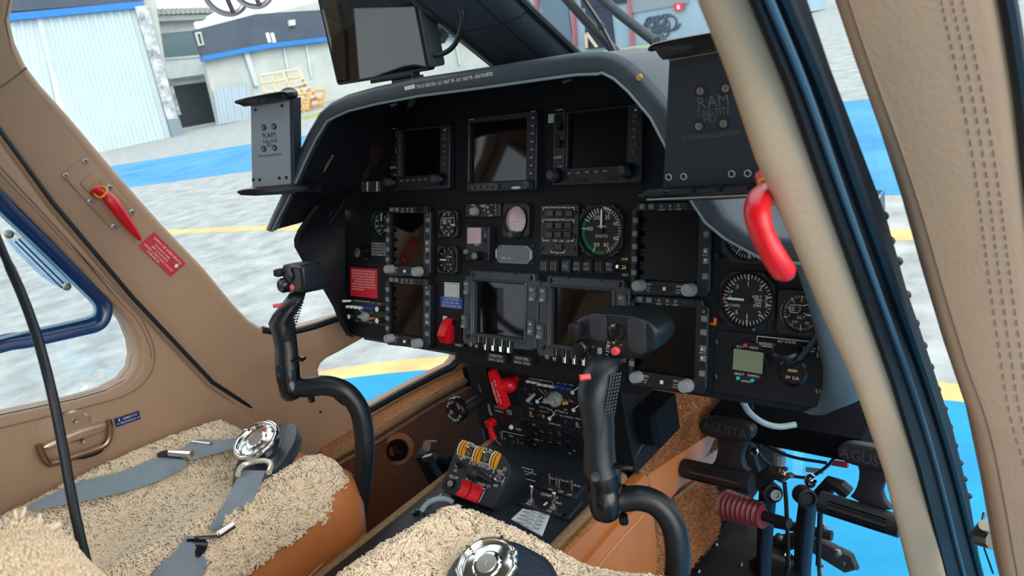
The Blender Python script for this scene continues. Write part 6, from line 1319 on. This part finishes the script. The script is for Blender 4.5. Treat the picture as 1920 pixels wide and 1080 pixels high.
# wiring in the nose bay
wr_ = thing('wiring_bundle', 'pale grey conduit and thin wires hanging below the near panel end', 'wiring')
MB().tube(catmull([yy(1390, 745, .04), yy(1404, 772, .05), yy(1430, 792, .08), yy(1460, 800, .10), yy(1492, 796, .12)], 6), .0052, 10).build('conduit', CABLEG, wr_)
for pts in ([(1405, 800), (1430, 830), (1480, 855), (1550, 868)], [(1408, 830), (1440, 870), (1475, 880)], [(1485, 893), (1520, 894), (1555, 870), (1575, 840)], [(1410, 760), (1414, 800), (1425, 840)]): MB().tube(catmull([yy(px, py, .25) for px, py in pts], 6), .0032, 8).build('wire', NAVYM, wr_)
MB().cyl(yy(1461, 806, .26), yy(1461, 845, .26), .006, n=10).build('connector', PAPER, wr_); MB().cyl(yy(1462, 850, .26), yy(1462, 868, .26), .012, n=10).build('connector', CABLEG, wr_)
MB().cyl(yy(1560, 867, .28), yy(1590, 872, .28), .006, n=8).build('red_sleeve', mat('red_sleeve', rgb(150, 50, 56), .5), wr_)
MB().cyl(yy(1512, 880, .28), yy(1545, 884, .28), .005, n=8).build('grey_sleeve', CABLEG, wr_)
nbx = thing('nose_bay_brackets', 'dark blue brackets with bolts beside the near pedal neck', 'bracket')
MB().plate([(-.03, -.04), (.03, -.04), (.02, .05), (-.03, .04)], (), 0, .01, .002, 1).build('bracket', NAVYM, nbx, M=frame(yy(1396, 850, .22), (1, 0, .1), (0, -1, .1)))
for q in ((1386, 842), (1415, 845)): MB().lathe([(.008, 0), (.008, .006), (.0004, .008)], 8).build('bolt', STEEL, nbx, M=frame(yy(*q, .20), (1, 0, 0), (0, -1, .2)))
# ================================================================== seats with sheepskin covers
from mathutils import kdtree
def cushion_grid(cx, yf, yb, zt, hw, drop, shape, N=40, corner=.30, flat=.74):
    """rounded pillow surface: returns grid of points (N+1)^2; a across (x), b from front (+1) to back (-1)"""
    P = np.zeros((N+1, N+1, 3)); cy = (yf+yb)/2; hd = (yf-yb)/2
    for i in range(N+1):
        for j in range(N+1):
            a, b = -1+2*i/N, -1+2*j/N
            e = max(abs(a), abs(b)); k = 1.0
            if e > flat: t = (e-flat)/(1-flat); k = (flat+(1-flat)*math.sin(t*math.pi/2)*.8)/e; dz = -drop*(1-math.cos(t*math.pi/2))
            else: dz = 0
            a2, b2 = a*k, b*k
            x = a2*math.sqrt(1-corner*b2*b2); y = b2*math.sqrt(1-corner*a2*a2)
            P[i, j] = (cx+hw*x, cy+hd*y, zt+shape(a2, b2)+dz)
    return P
def wool_cover(name, P, parent, spacing=.0042, length=.013, rad=.0026, seed=1, up=(0, 0, 1), keep=None, clump=.0105):
    r = np.random.default_rng(seed); n = P.shape[0]-1
    mb = MB(); vs = [tuple(P[i, j]) for i in range(n+1) for j in range(n+1)]
    fs = [(i*(n+1)+j, (i+1)*(n+1)+j, (i+1)*(n+1)+j+1, i*(n+1)+j+1) for i in range(n) for j in range(n)]
    mb.add(vs, fs); mb.build('hide', WOOLB, parent, smooth=80)
    du = P[1:, :-1]-P[:-1, :-1]; dv = P[:-1, 1:]-P[:-1, :-1]; nr = np.cross(du, dv); ar = np.linalg.norm(nr, axis=2); nr = nr/(ar[..., None]+1e-12)
    cnt = int(ar.sum()/(spacing**2)); prob = (ar/ar.sum()).ravel(); idx = r.choice(n*n, cnt, p=prob); ii, jj = idx//n, idx % n
    u, v = r.random(cnt), r.random(cnt)
    B = P[ii, jj]+du[ii, jj]*u[:, None]+dv[ii, jj]*v[:, None]; Nn = nr[ii, jj]
    if keep is not None: m_ = keep(B); B = B[m_]; Nn = Nn[m_]; cnt = len(B)
    # curled locks: coherent swirl inside each clump, tips turning back down
    cl_n = max(8, int(cnt*(spacing/clump)**2)); ci_ = r.choice(cnt, cl_n, replace=False); kd = kdtree.KDTree(cl_n)
    for q_, k_ in enumerate(ci_): kd.insert(B[k_], q_)
    kd.balance(); near = np.array([kd.find(b_)[1] for b_ in B])
    ph = B*np.array([23., 27., 25.]); sw = np.stack([np.sin(ph[:, 0]+1.7*np.sin(ph[:, 1])), np.cos(ph[:, 1]*1.1+1.3*np.sin(ph[:, 0]*.9)), np.sin(ph[:, 2]*.7+ph[:, 0])*.5], 1)
    cdir = (sw[ci_]*.7+r.normal(0, .7, (cl_n, 3)))[near]; lift = (.85+.3*r.random(cl_n))[near][:, None]
    d = cdir+r.normal(0, .28, (cnt, 3)); d -= (d*Nn).sum(1)[:, None]*Nn; d /= np.linalg.norm(d, axis=1)[:, None]+1e-9
    t2 = np.cross(Nn, d); t1 = np.cross(t2, Nn)
    L = length*(.75+.5*r.random(cnt))[:, None]*lift; R = rad*(.75+.5*r.random(cnt))[:, None]; curl = r.normal(0, .22, (cnt, 1))
    C = [B-Nn*.002, B+Nn*L*.50+d*L*.16, B+Nn*L*.66+d*L*.55+t2*curl*L*.5, B+Nn*L*.48+d*L*.95+t2*curl*L]
    A_ = [(t1, t2), (t1*.9-Nn*.4, t2), (Nn, t2), (Nn*.9+t1*.4, t2)]; RR = [1.0, 1.15, 1.0, .5]
    V = np.zeros((cnt, 16, 3))
    for q_ in range(4):
        for k in range(4):
            an = 2*np.pi*k/4+.4; V[:, q_*4+k] = C[q_]+(A_[q_][0]*np.cos(an)+A_[q_][1]*np.sin(an))*R*RR[q_]
    base = (np.arange(cnt)*16)[:, None]; T = []
    for q_ in range(3):
        for k in range(4): m2 = (k+1) % 4; o_ = q_*4; T += [[o_+k, o_+m2, o_+4+m2], [o_+k, o_+4+m2, o_+4+k]]
    T += [[12, 13, 14], [12, 14, 15]]
    T = (np.array(T).ravel()[None, :]+base).reshape(-1, 3)
    me = bpy.data.meshes.new(name); me.vertices.add(cnt*16); me.vertices.foreach_set('co', V.ravel()); me.loops.add(T.size); me.loops.foreach_set('vertex_index', T.ravel().astype(np.int32))
    me.polygons.add(len(T)); me.polygons.foreach_set('loop_start', np.arange(0, T.size, 3, dtype=np.int32)); me.polygons.foreach_set('use_smooth', np.ones(len(T), dtype=bool)); me.update(calc_edges=True); me.materials.append(WOOL)
    o = bpy.data.objects.new(name, me); COL.objects.link(o); o.parent = parent; o['kind'] = 'stuff'; return o
ls = thing('pilot_seat', 'far cockpit seat with cream sheepskin cover and caramel leather side', 'seat')
def shL(a, b): return .055*abs(a)**2.2-.045*math.exp(-(a/.45)**2)*(.4+.6*max(0, b))-.02*max(0, b)**3+.012*(-b)
ZL = 1.128
PL = cushion_grid(-.405, -.300, -.90, ZL, .236, .105, shL, 52)
wool_cover('sheepskin_wool', PL, ls, .0026, .0110, .0014, 3)
def seat_base(parent, cx, hw, yf, yb, z0, z1, m):
    rings = []
    for z, s, dy in ((z0, .86, -.03), (z0+.02, .95, -.012), (z1-.07, 1.0, 0), (z1-.02, .99, -.004), (z1, .94, -.02), (z1-.01, .90, -.04), (z1-.07, .70, -.12)):
        pts = rrect(cx-hw*s, yb, cx+hw*s, yf+dy, .07, 6); rings.append([(x, y, z) for x, y in pts])
    return MB().loft(rings).build('leather_cushion', m, parent, smooth=50)
seat_base(ls, -.405, .216, -.318, -.90, .90, 1.09, TAN)
MB().box((-.405, -.62, .755), (.34, .40, .31), .02).build('pedestal_base', DARK, ls)
MB().tube(catmull([(-.1925, -.75, .975), (-.1925, -.50, .98), (-.196, -.42, 1.0), (-.2, -.37, 1.04)], 5), .0012, 6).build('stitch_line', STITCH_L, ls)
def back(parent, cx, hw, y0, z0, z1, depth, lean, m, seed, wool=True, sp=.005):
    n = 30; P = np.zeros((n+1, n+1, 3))
    for i in range(n+1):
        for j in range(n+1):
            a, b = -1+2*i/n, -1+2*j/n; e = max(abs(a), abs(b)); k = 1; dz = 0
            if e > .66: t = (e-.66)/.34; k = (.66+.34*math.sin(t*math.pi/2)*.8)/e; dz = -depth*(1-math.cos(t*math.pi/2))
            a2, b2 = a*k, b*k; z = (z0+z1)/2+(z1-z0)/2*b2*math.sqrt(1-.25*a2*a2)
            P[i, j] = (cx+hw*a2*math.sqrt(1-.3*b2*b2), y0-lean*(z-z0)+dz+.02*abs(a2)**2, z)
    wool_cover('sheepskin_back_wool', P, parent, sp*.75, .013, sp*.38, seed)
    MB().loft([[(cx+x, y0-lean*(zz-z0)-yy, zz) for x, yy in ((-hw*.9, depth*.6), (hw*.9, depth*.6), (hw*.85, depth*1.6), (-hw*.85, depth*1.6))] for zz in (z0, z1-.06)]).build('leather_back', m, parent)
back(ls, -.405, .22, -.93, 1.06, 1.62, .07, .25, TAN, 5, sp=.007)
rs = thing('pilot_seat', 'near cockpit seat with cream sheepskin cover at the bottom edge', 'seat')
def shR(a, b): return .035*abs(a)**2.2-.03*math.exp(-(a/.4)**2)*(.5+.5*max(0, b))-.015*max(0, b)**3
PR = cushion_grid(.340, -.372, -.93, 1.180, .235, .055, shR, 44)
wool_cover('sheepskin_wool', PR, rs, .0021, .0105, .00105, 4, clump=.0095, keep=lambda B: B[:, 1] > -.70)
seat_base(rs, .335, .212, -.40, -.93, .90, 1.10, TAN)
MB().box((.335, -.66, .755), (.34, .40, .31), .02).build('pedestal_base', DARK, rs)
back(rs, .345, .225, -.840, 1.12, 1.508, .060, .05, TAN, 6, sp=.0042)

# ================================================================== harnesses
def onseat(px, py, P, off):
    flatP = P.reshape(-1, 3); z = flatP[:, 2].max()
    for _ in range(6):
        q = at(px, py, 2, z+off); d2 = (flatP[:, 0]-q.x)**2+(flatP[:, 1]-q.y)**2; k = np.argsort(d2)[:4]; z = .5*z+.5*flatP[k, 2].max()
    return at(px, py, 2, z+off)
def ribbon(name, A, B, zs_, m, parent, th=.0018):
    n = len(A); PA = [onseat(*A[i], PL, .015+max(0, zs_[i]-zl)*.5) for i in range(n)]; PB_ = [onseat(*B[i], PL, .015+max(0, zs_[i]-zl)*.5) for i in range(n)]
    PA = catmull(PA, 5); PB_ = catmull(PB_, 5)
    rings = [[tuple(a), tuple(b), tuple(b+ZI*th), tuple(a+ZI*th)] for a, b in zip(PA, PB_)]
    return MB().loft(rings).build(name, m, parent, smooth=40)
zl = 1.148
h1_ = thing('seat_harness', 'grey webbing harness with a chrome rotary buckle on the far seat', 'harness')
pad = [(430, 925), (434, 880), (455, 850), (500, 815), (540, 801), (562, 806), (567, 822), (556, 848), (520, 885), (480, 915), (446, 940)]
PP = [at(*p, 2, zl+.004) for p in pad]; oc_ = sum(PP, Vector())/len(PP); Mpad = frame(oc_, (1, .35, .05), (.08, -.10, 1)); Mpi = Mpad.inverted()
MB().plate([tuple((Mpi @ p).xy) for p in chaikin(PP, 2)], (), -.012, .006, .006, 3).build('leather_pad', NAVYL, h1_, M=Mpad)
def buckle(parent, c, R, nrm, lobes=8):
    M = frame(c, (1, .3, 0), nrm); b = MB()
    body = MB().lathe([(R*.86, 0), (R*.86, R*.45), (R*.7, R*.5), (.0004, R*.5)], 28).build('buckle_body', NAVYL if False else STEEL, parent, M=M)
    rings = []
    for rr, z in ((.96, .36), (1.0, .42), (1.02, .52), (.98, .60), (.93, .62), (.88, .58), (.86, .46)):
        k_ = .06 if .9 < rr else 0
        rings.append([(R*rr*(1+k_*max(0, math.cos(lobes*t_))**6)*math.cos(t_), R*rr*(1+k_*max(0, math.cos(lobes*t_))**6)*math.sin(t_), R*z) for t_ in [2*math.pi*k/96 for k in range(96)]])
    MB().loft(rings, cap=False).build('buckle_rim', CHROME, parent, M=M, smooth=80)
    MB().lathe([(R*.88, R*.46), (R*.74, R*.42), (R*.60, R*.44), (R*.50, R*.50), (R*.45, R*.54), (R*.42, R*.55), (.0004, R*.56)], 48).build('buckle_dome', CHROME, parent, M=M, smooth=80)
    MB().lathe([(R*.34, R*.545), (R*.33, R*.60), (.0004, R*.605)], 32).build('buckle_hub', mat('brushed_cap', rgb(206, 210, 212), .3, metal=.9), parent, M=M)
    for a in (30, 150, 270):
        q = math.radians(a); MB().box((R*.92*math.cos(q), R*.92*math.sin(q), R*.60), (R*.26, R*.10, R*.14), .001).build('rim_tab', CHROME, parent, M=M)
    MB().box((0, 0, R*.615), (R*.04, R*.22, R*.02)).build('hub_mark', mat('gold_mark', rgb(190, 150, 60), .4), parent, M=M, smooth=0)
buckle(h1_, at(491, 838, 2, zl+.02), .039, (.10, -.35, 1), 0)
ribbon('lap_strap', [(46, 952), (150, 905), (230, 885), (300, 858), (335, 858)], [(60, 958), (165, 938), (260, 915), (335, 885), (350, 868)], [zl+.005, zl, zl-.004, zl+.002, zl+.006], WEB, h1_)
ribbon('upper_strap', [(336, 846), (370, 826), (420, 826), (462, 818)], [(356, 864), (400, 852), (430, 845), (460, 842)], [zl+.012, zl+.016, zl+.014, zl+.018], WEB, h1_)
ribbon('lower_strap', [(452, 883), (432, 925), (410, 965), (392, 992)], [(498, 884), (476, 935), (452, 975), (430, 1002)], [zl+.016, zl+.014, zl+.014, zl+.018], WEB, h1_)
ribbon('lower_strap_end', [(350, 1006), (330, 1035), (300, 1062), (275, 1090)], [(412, 1012), (405, 1035), (390, 1062), (370, 1095)], [zl+.012, zl+.014, zl+.014, zl+.014], WEB, h1_)
ribbon('strap_tail', [(352, 1012), (346, 1028), (352, 1046)], [(392, 1012), (386, 1032), (366, 1052)], [zl+.026, zl+.040, zl+.034], RUBBER, h1_)
ribbon('strap_tail', [(294, 852), (310, 846), (335, 848)], [(296, 857), (320, 858), (345, 862)], [zl+.008, zl+.012, zl+.010], RUBBER, h1_)
for a, b, r_ in (((319, 849), (360, 851), .006), ((410, 1002), (438, 984), .0058)): MB().cyl(at(*a, 2, zl+.018), at(*b, 2, zl+.018), r_, n=12).build('adjuster_bar', CHROME, h1_)
for a, b in (((346, 1010), (412, 1006)), ((362, 828), (396, 832))): MB().cyl(at(*a, 2, zl+.012), at(*b, 2, zl+.012), .003, n=10).build('adjuster_frame', STEEL, h1_)
MB().tube(catmull([at(*p, 2, zl+.018) for p in [(446, 890), (452, 876), (470, 867), (498, 864), (508, 872), (504, 886)]], 6), .0048, 10).build('buckle_tongue', mat('ivory_metal', rgb(232, 226, 208), .25, metal=.5), h1_)
for k in range(3): MB().cyl(at(430+k*12, 936+k*2, 2, zl+.011), at(444+k*10, 912+k*2, 2, zl+.012), .0006, n=5).build('cross_stitch', STITCH, h1_)
for k in range(3): MB().cyl(at(424+k*2, 944+k*5, 2, zl+.010), at(456+k*2, 946+k*5, 2, zl+.010), .0006, n=5).build('cross_stitch', STITCH, h1_)
h2b = thing('seat_harness', 'dark leather pad with a scalloped chrome buckle on the near seat', 'harness')
zr = 1.190
pad = [(830, 1100), (836, 1072), (862, 1040), (900, 1021), (940, 1017), (972, 1020), (1000, 1034), (1030, 1050), (1046, 1075), (1052, 1110), (980, 1160), (880, 1150)]
PP = [at(*p, 2, zr) for p in pad]; oc_ = sum(PP, Vector())/len(PP); Mpad = frame(oc_, (1, .2, 0), (.05, -.05, 1)); Mpi = Mpad.inverted()
MB().plate([tuple((Mpi @ p).xy) for p in chaikin(PP, 2)], (), -.018, .006, .010, 4).build('leather_pad', NAVYL, h2b, M=Mpad)
buckle(h2b, at(922, 1075, 2, zr+.016), .034, (.12, -.28, 1), 9)

# ================================================================== tablet holders
def holder(name, label, D, plate_q, nrm, lipT, lipB, m, arm_pts, ridge):
    c = dp(sum(p[0] for p in plate_q)/4, sum(p[1] for p in plate_q)/4, D); n = Vector(nrm).normalized()
    x = onp(*plate_q[1], c, n)-onp(*plate_q[0], c, n); M = frame(c, x, n); Mi = M.inverted()
    def g(px, py, k=0.0): q = Mi @ onp(px, py, c+n*k, n); return (q.x, q.y)
    t = thing(name, label, 'tablet holder', M)
    MB().plate([g(*p) for p in plate_q], (), -.012, 0, .0015, 1).build('back_plate', m, t, smooth=20)
    def lip(pts, nm, d=.016): MB().plate([tuple(p) for p in chaikin([g(*p) for p in pts], 1)], (), -.012, d, .003, 2).build(nm, GLOSS if m is not DARK else DARK, t)
    lip(lipT, 'upper_clamp'); lip(lipB, 'lower_clamp')
    return t, g, M
RAMG = mat('slate_plastic', rgb(140, 154, 164), .5, bump=.06, bscale=800, var=.04, vscale=30)
RAMD = mat('black_plastic', rgb(26, 34, 44), .5, bump=.06, bscale=800)
t, g, M = holder('tablet_holder', 'slate grey tablet holder on the far side of the glareshield', 1.40, [(469, 198), (543, 188), (546, 346), (472, 353)], (.30, -1, .05),
    [(448, 192), (452, 185), (530, 170), (548, 170), (551, 182), (543, 187), (468, 200), (462, 196)], [(450, 356), (470, 351), (552, 345), (590, 347), (588, 354), (555, 361), (465, 366)], RAMG, None, 4)
MB().plate([g(*p) for p in [(543, 186), (551, 184), (553, 344), (546, 348)]], (), -.02, .001, .001, 1).build('side_rail', RAMD, t, smooth=20)
def nuts(t, g, qs, r, h): 
    for q in qs: x, y = g(*q); o = MB().lathe([(r*1.25, 0), (r*1.25, .0008), (.0004, .0008)], 6).build('hex_socket', DARK, t, M=MT(x, y, 0)); MB().lathe([(r*.7, 0), (r*.7, h), (r*.3, h*1.1), (r*.3, h*.5), (.0003, h*.5)], 12).build('bolt_head', m_b, o)
m_b = DULLM
nuts(t, g, [(495, 239), (514, 237), (495, 279), (515, 277)], .0048, .002)
for q in ((479, 206), (529, 198)): x, y = g(*q); MB().box((0, 0, .0004), (.006, .005, .0008)).build('slot', DARK, t, M=MT(x, y), smooth=0)
for q in ((475, 337), (487, 337), (524, 334), (537, 333)): x, y = g(*q); MB().lathe([(.0034, 0), (.0034, .0006), (.0003, .0006)], 12).build('hole', DARK, t, M=MT(x, y))
tb = MB(); text(tb, 'RAM', .010, *g(505, 253), .0006, width=.030); text(tb, 'TAB-TITE', .0065, *g(506, 265), .0006, width=.034); text(tb, 'HD', .006, *g(505, 272), .0006); text(tb, 'WWW.RAM-MOUNT.COM', .0045, *g(506, 291), .0006, width=.056); tb.build('lettering', INK, t, smooth=0)
for i in range(4): x, y = g(484+16*i, 190-i*3.2, .016); MB().box((0, 0, 0), (.003, .008, .003)).build('clamp_hook', DARK, t, M=MT(x, y, .016), smooth=0)
a = dp(552, 300, 1.42); MB().cyl(a+Vector((0, .02, 0)), at(566, 312, 1, -.13), .024, n=16).build('ball_arm', RUBBER, t, M=M.inverted()); MB().cyl(dp(548, 352, 1.40), at(598, 352, 1, -.12), .008, n=10).build('support_bar', RUBBER, t, M=M.inverted())
MB().sphere(dp(541, 178, 1.42), .018, 14, 8, (1, 1, .8)).build('clamp_knob', RUBBER, t, M=M.inverted())
t, g, M = holder('tablet_holder', 'large black tablet holder on the near side, partly behind the pillar', .79, [(1254, 112), (1440, 78), (1436, 352), (1242, 357)], (.02, -1, .03),
    [(1224, 92), (1230, 82), (1245, 76), (1330, 60), (1460, 38), (1460, 74), (1256, 112), (1247, 104), (1240, 92), (1232, 95)], [(1206, 362), (1212, 354), (1240, 352), (1420, 342), (1460, 342), (1450, 356), (1410, 368), (1224, 372)], RAMD, None, 4)
nuts(t, g, [(1315, 170), (1362, 165), (1312, 236), (1358, 231)], .0058, .003)
for q in ((1254, 332), (1282, 331), (1372, 326), (1402, 325)): x, y = g(*q); o = MB().lathe([(.0040, 0), (.0040, .0008), (.0028, .0008), (.0028, .0002)], 14).build('hole_rim', GREYM, t, M=MT(x, y)); MB().lathe([(.0028, 0), (.0028, .0005), (.0003, .0005)], 12).build('hole', DARK, o)
RLT = mat('embossed_plastic', rgb(72, 84, 94), .4)
tb = MB(); text(tb, 'RAM', .0125, *g(1337, 189), .0006, width=.034); text(tb, 'TAB-TITE', .008, *g(1337, 210), .0006, width=.038); text(tb, 'HD', .0075, *g(1331, 222), .0006); text(tb, 'WWW.RAM-MOUNT.COM', .0055, *g(1331, 254), .0006, width=.065); tb.build('lettering', RLT, t, smooth=0)
MB().plate([g(*p) for p in [(1226, 366), (1420, 357), (1420, 360), (1226, 369)]], (), .016, .0175, 0).build('clamp_edge', mat('pale_edge_grey', rgb(120, 138, 146), .45), t, smooth=0)  # pale grey strip along the clamp edge
for i in range(4): x, y = g(1240+50*i, 355-i*2.6, .0); MB().box((0, 0, .014), (.024, .004, .012)).build('clamp_pad', RUBBER, t, M=MT(x, y, 0), smooth=0)
MB().plate([g(*p) for p in [(1256, 110), (1440, 78), (1440, 82), (1256, 114)]], (), 0, .003, 0).build('clamp_edge', mat('pale_edge_grey', rgb(120, 138, 146), .45), t, smooth=0)
a = dp(1330, 220, .81); MB().cyl(a+Vector((0, .01, 0)), Vector((.44, -.10, 1.56)), .02, n=14).build('ball_arm', RUBBER, t, M=M.inverted())

# ================================================================== display screen on the glareshield + cable
c = at(715, 80, 1, -.075); n = Vector((.10, -1, .02)).normalized(); x = onp(800, 130, c, n)-onp(632, 158, c, n); M = frame(c, x, n); Mi = M.inverted()
def g(px, py, k=0.0): q = Mi @ onp(px, py, c+n*k, n); return (q.x, q.y)
t = thing('cabin_monitor', 'black framed monitor standing above the glareshield with a grey reflection', 'monitor', M)
x0, y0 = g(632, 160); x1, y1 = g(798, 134); ytop = g(605, -25)[1]; xa = x0; xb = g(798, 100)[0]
fr = rrect(xa, (y0+y1)/2, xb, ytop, .006, 3)
sc_ = rrect(xa+.004, (y0+y1)/2+.005, xb-.006, ytop-.004, .003, 2)
MB().plate(fr, [sc_], -.018, 0, .002, 2).build('frame', DARK, t); MB().plate(sc_, (), -.016, -.0015).build('screen', mat('monitor_glass', rgb(10, 11, 14), .03, spec=1.0), t, smooth=0)
MB().plate(rrect(xb, (y0+y1)/2+.004, xb+.012, ytop, .004, 2), (), -.03, .0, .003, 2).build('side_edge', mat('slate_side', rgb(56, 68, 76), .45), t)
bx, by = g(755, 152); MB().box((bx, by-.006, -.012), (.05, .022, .03), .003).build('mount_foot', HOOD, t); bx, by = g(735, 146); MB().box((bx, by, -.006), (.10, .008, .02), .002).build('mount_bar', DARK, t)
cb = thing('monitor_cable', 'black cable looping from the side of the monitor', 'cable')
MB().tube(catmull([at(808, 104, 1, -.06), at(832, 100, 1, -.06), at(852, 84, 1, -.06), at(865, 52, 1, -.06), at(866, 22, 1, -.06), at(850, -10, 1, -.06), at(830, -30, 1, -.06)], 8), .0042, 10).build('lead', RUBBER, cb)
mr = thing('upper_mount', 'dark angled mount arm behind the monitor and beside the centre post', 'mount')
MB().plate([(p.x, p.z) for p in [at(*q, 1, .02) for q in [(800, -20), (822, -20), (880, 30), (870, 50), (838, 40), (812, 85), (806, 60)]]], (), -.03, 0, .004, 2, frame((0, .02, 0), (1, 0, 0), (0, -1, 0))).build('arm', POST, mr)
# roof header above the monitor
hdr = thing('windscreen_vent', 'clear round windscreen vent with crossed spokes, lower of the two', 'vent')
from mathutils.bvhtree import BVHTree
_w1 = bpy.data.objects['window_1'].data; WB = BVHTree.FromPolygons([v.co for v in _w1.vertices], [tuple(p.vertices) for p in _w1.polygons])
def ring_vent(t, cx, cy, R, D):
    hit = WB.ray_cast(CAM, ray(cx, cy).normalized()); c = dp(cx, cy, D); n_ = -CZ
    if hit[0] is not None:
        c = hit[0]; n_ = hit[1] if hit[1].dot(CAM-c) > 0 else -hit[1]; n_ = ((CAM-c).normalized()*.5+n_).normalized(); D = proj(c)[2]; c = c+n_*.004
    M = frame(c, CX, n_); r = R*D/F
    ACR = mat('clear_grey_rim', rgb(176, 184, 190), .2)
    MB().lathe([(r, -.01), (r*1.02, 0), (r*.98, .008), (r*.88, .006), (r*.86, -.008)], 48, None, False).build('rim', ACR, t, M=M); MB().lathe([(r*.80, -.004), (r*.80, .004), (r*.76, .004), (r*.76, -.004)], 48, None, False).build('inner_rim', CHROME, t, M=M)
    MB().plate(circ(0, 0, r*.86, 40), (), -.004, -.002).build('pane', GLASS, t, M=M)
    for a in (100, 10): MB().cyl((r*.84*math.cos(math.radians(a)), r*.84*math.sin(math.radians(a)), .002), (-r*.84*math.cos(math.radians(a)), -r*.84*math.sin(math.radians(a)), .002), .004, n=8).build('spoke', mat('rusty_spoke', rgb(140, 118, 122), .4), t, M=M)
ring_vent(hdr, 424, -14, 42, 1.5)
hd2 = thing('windscreen_vent', 'clear round windscreen vent beside the monitor, smaller visible arc', 'vent'); ring_vent(hd2, 474, -26, 40, 1.55)

# ================================================================== emergency door handles
pq = [(114, 326), (160, 294), (255, 398), (212, 433)]
PLn = NLn; Pp = NLp+NLn*.013
def wpl(px, py, k=0.0): return onp(px, py, Pp+NLn*k, NLn)
o = sum((wpl(*p) for p in pq), Vector())/4; M = frame(o, wpl(*pq[2])-wpl(*pq[1]), NLn); Mi = M.inverted()
def g(px, py, k=0.0): q = Mi @ wpl(px, py, k); return (q.x, q.y)
t = thing('emergency_door_release', 'red emergency door handle on a beige plate on the far pillar', 'handle', M)
MB().plate(roundpoly([g(*p) for p in pq], .008), (), 0, .004, .0015, 2).build('mount_plate', BEIGE_D, t)
MB().plate([tuple(p) for p in roundpoly([g(*p) for p in [(146, 342), (176, 320), (196, 340), (168, 366)]], .010)], (), .003, .007, .003, 2).build('raised_pad', BEIGE_D, t)
for q in ((160, 302), (123, 329), (205, 351), (169, 378), (247, 397), (213, 425)): x, y = g(*q); s_ = MB().lathe([(.0052, 0), (.0052, .0012), (.003, .0016), (.0026, .0006), (.0003, .0006)], 12).build('screw', DULLM, t, M=MT(x, y, .004)); MB().box((0, 0, .0016), (.0045, .0012, .0006)).box((0, 0, .0016), (.0012, .0045, .0006)).build('screw_cross', DARK, s_, smooth=0)
def w3(px, py, k): x, y = g(px, py, k); return (x, y, k)
MB().tube(catmull([w3(180, 362, .01), w3(190, 360, .03), w3(200, 368, .038), w3(214, 384, .04), w3(232, 408, .034), w3(250, 432, .026), w3(264, 450, .018)], 5), [.0105, .0105, .011, .0115, .012, .0085, .0085, .009, .010, .0105, .0118, .0122, .0125, .0128, .0128, .0128, .0126, .0124, .0122, .012, .0116, .0112, .0106, .01, .0094, .0088, .0080, .0070, .0060, .0046, .003][:31], 14, flat=(1, .85)).build('lever', RED, t)
MB().tube(catmull([w3(*p, k) for *p, k in [(190, 370, .046), (178, 365, .030), (178, 352, .02), (193, 350, .03), (201, 358, .044)]], 4, True), .0022, 8, closed=True).build('safety_wire', mat('yellow_wire', rgb(226, 170, 50), .4), t)
t_, w, h = placard('exit_placard', 'red emergency exit placard with white lettering on the far pillar', [(287, 436), (347, 490), (321, 522), (261, 459)], None, None, lambda x, y: wpl(x, y, .001), REDP,
        [('SAÍDA DE EMERGÊNCIA'.replace('Í', 'I'), .115, .02, .32, .86), ('LEVANTE O ANEL', .095, -.05, .10, .46), ('GIRE A ALAVANCA', .095, -.05, -.06, .50), ('EMPURRE A PORTA PARA FORA DAS', .095, 0, -.24, .86), ('DOBRADICAS', .095, -.1, -.39, .36)], WHITE)
MB().add([(.40*w-.03*w, -.02*h, .0022), (.40*w+.03*w, -.02*h, .0022), (.40*w+.03*w, .08*h, .0022), (.40*w+.06*w, .08*h, .0022), (.40*w, .22*h, .0022), (.40*w-.06*w, .08*h, .0022), (.40*w-.03*w, .08*h, .0022)], [(0, 1, 2, 3, 4, 5, 6)]).build('arrow', WHITE, t_, smooth=0)
# near handle, large, in front of the pillar
D_ = .50
def nh(px, py, d=0): return dp(px, py, D_+d)
t = thing('emergency_door_release', 'large glossy red emergency handle curving out from the near pillar', 'handle')
path = [nh(1470, 352, .06), nh(1448, 362, .04), nh(1425, 372, .02), nh(1420, 400, 0), nh(1428, 435, -.005), nh(1442, 465, -.008), nh(1458, 492, -.008), nh(1470, 510, -.006), nh(1477, 519, -.004)]
cp = catmull(path, 5); rr = [.0105 if i < 12 else .0105-.0018*min(1, (i-12)/8) if i < 36 else .0087-(i-35)*.0007 for i in range(len(cp))]
MB().tube(cp, rr, 16, flat=(1.0, .8)).build('lever', RED, t)
MB().cyl(nh(1432, 330, .06), nh(1440, 352, .05), .007, n=12).build('pivot', RED, t)
MB().tube(catmull([nh(1424, 342, .03), nh(1432, 338, .03), nh(1446, 340, .05), nh(1440, 346, .05), nh(1428, 347, .03)], 4, True), .0016, 8, closed=True).build('safety_wire', mat('yellow_wire', rgb(226, 170, 50), .4), t)
# headset cord hanging at the left edge of the view
hc = thing('headset_cord', 'black headset cord hanging across the view of the far door', 'cord')
MB().tube(catmull([dp(-60, 330, .70), dp(-25, 400, .68), dp(8, 478, .67), dp(42, 555, .66), dp(72, 640, .65), dp(98, 740, .64), dp(118, 840, .64), dp(136, 940, .64), dp(156, 1030, .64), dp(180, 1120, .65)], 6), [.0030]*6+[.0036]*8+[.0042]*41, 10).build('cord', RUBBER, hc)
# cloth tab beside the panel's far end
ct = thing('fabric_tab', 'pale olive fabric tab leaning on the far inner side of the glareshield', 'tab'); MB().tube([at(624, 292, 1, -.10), at(610, 315, 1, -.10), at(598, 334, 1, -.10)], [.003, .006, .007], 8, flat=(1, .35)).build('strap', YEL, ct)
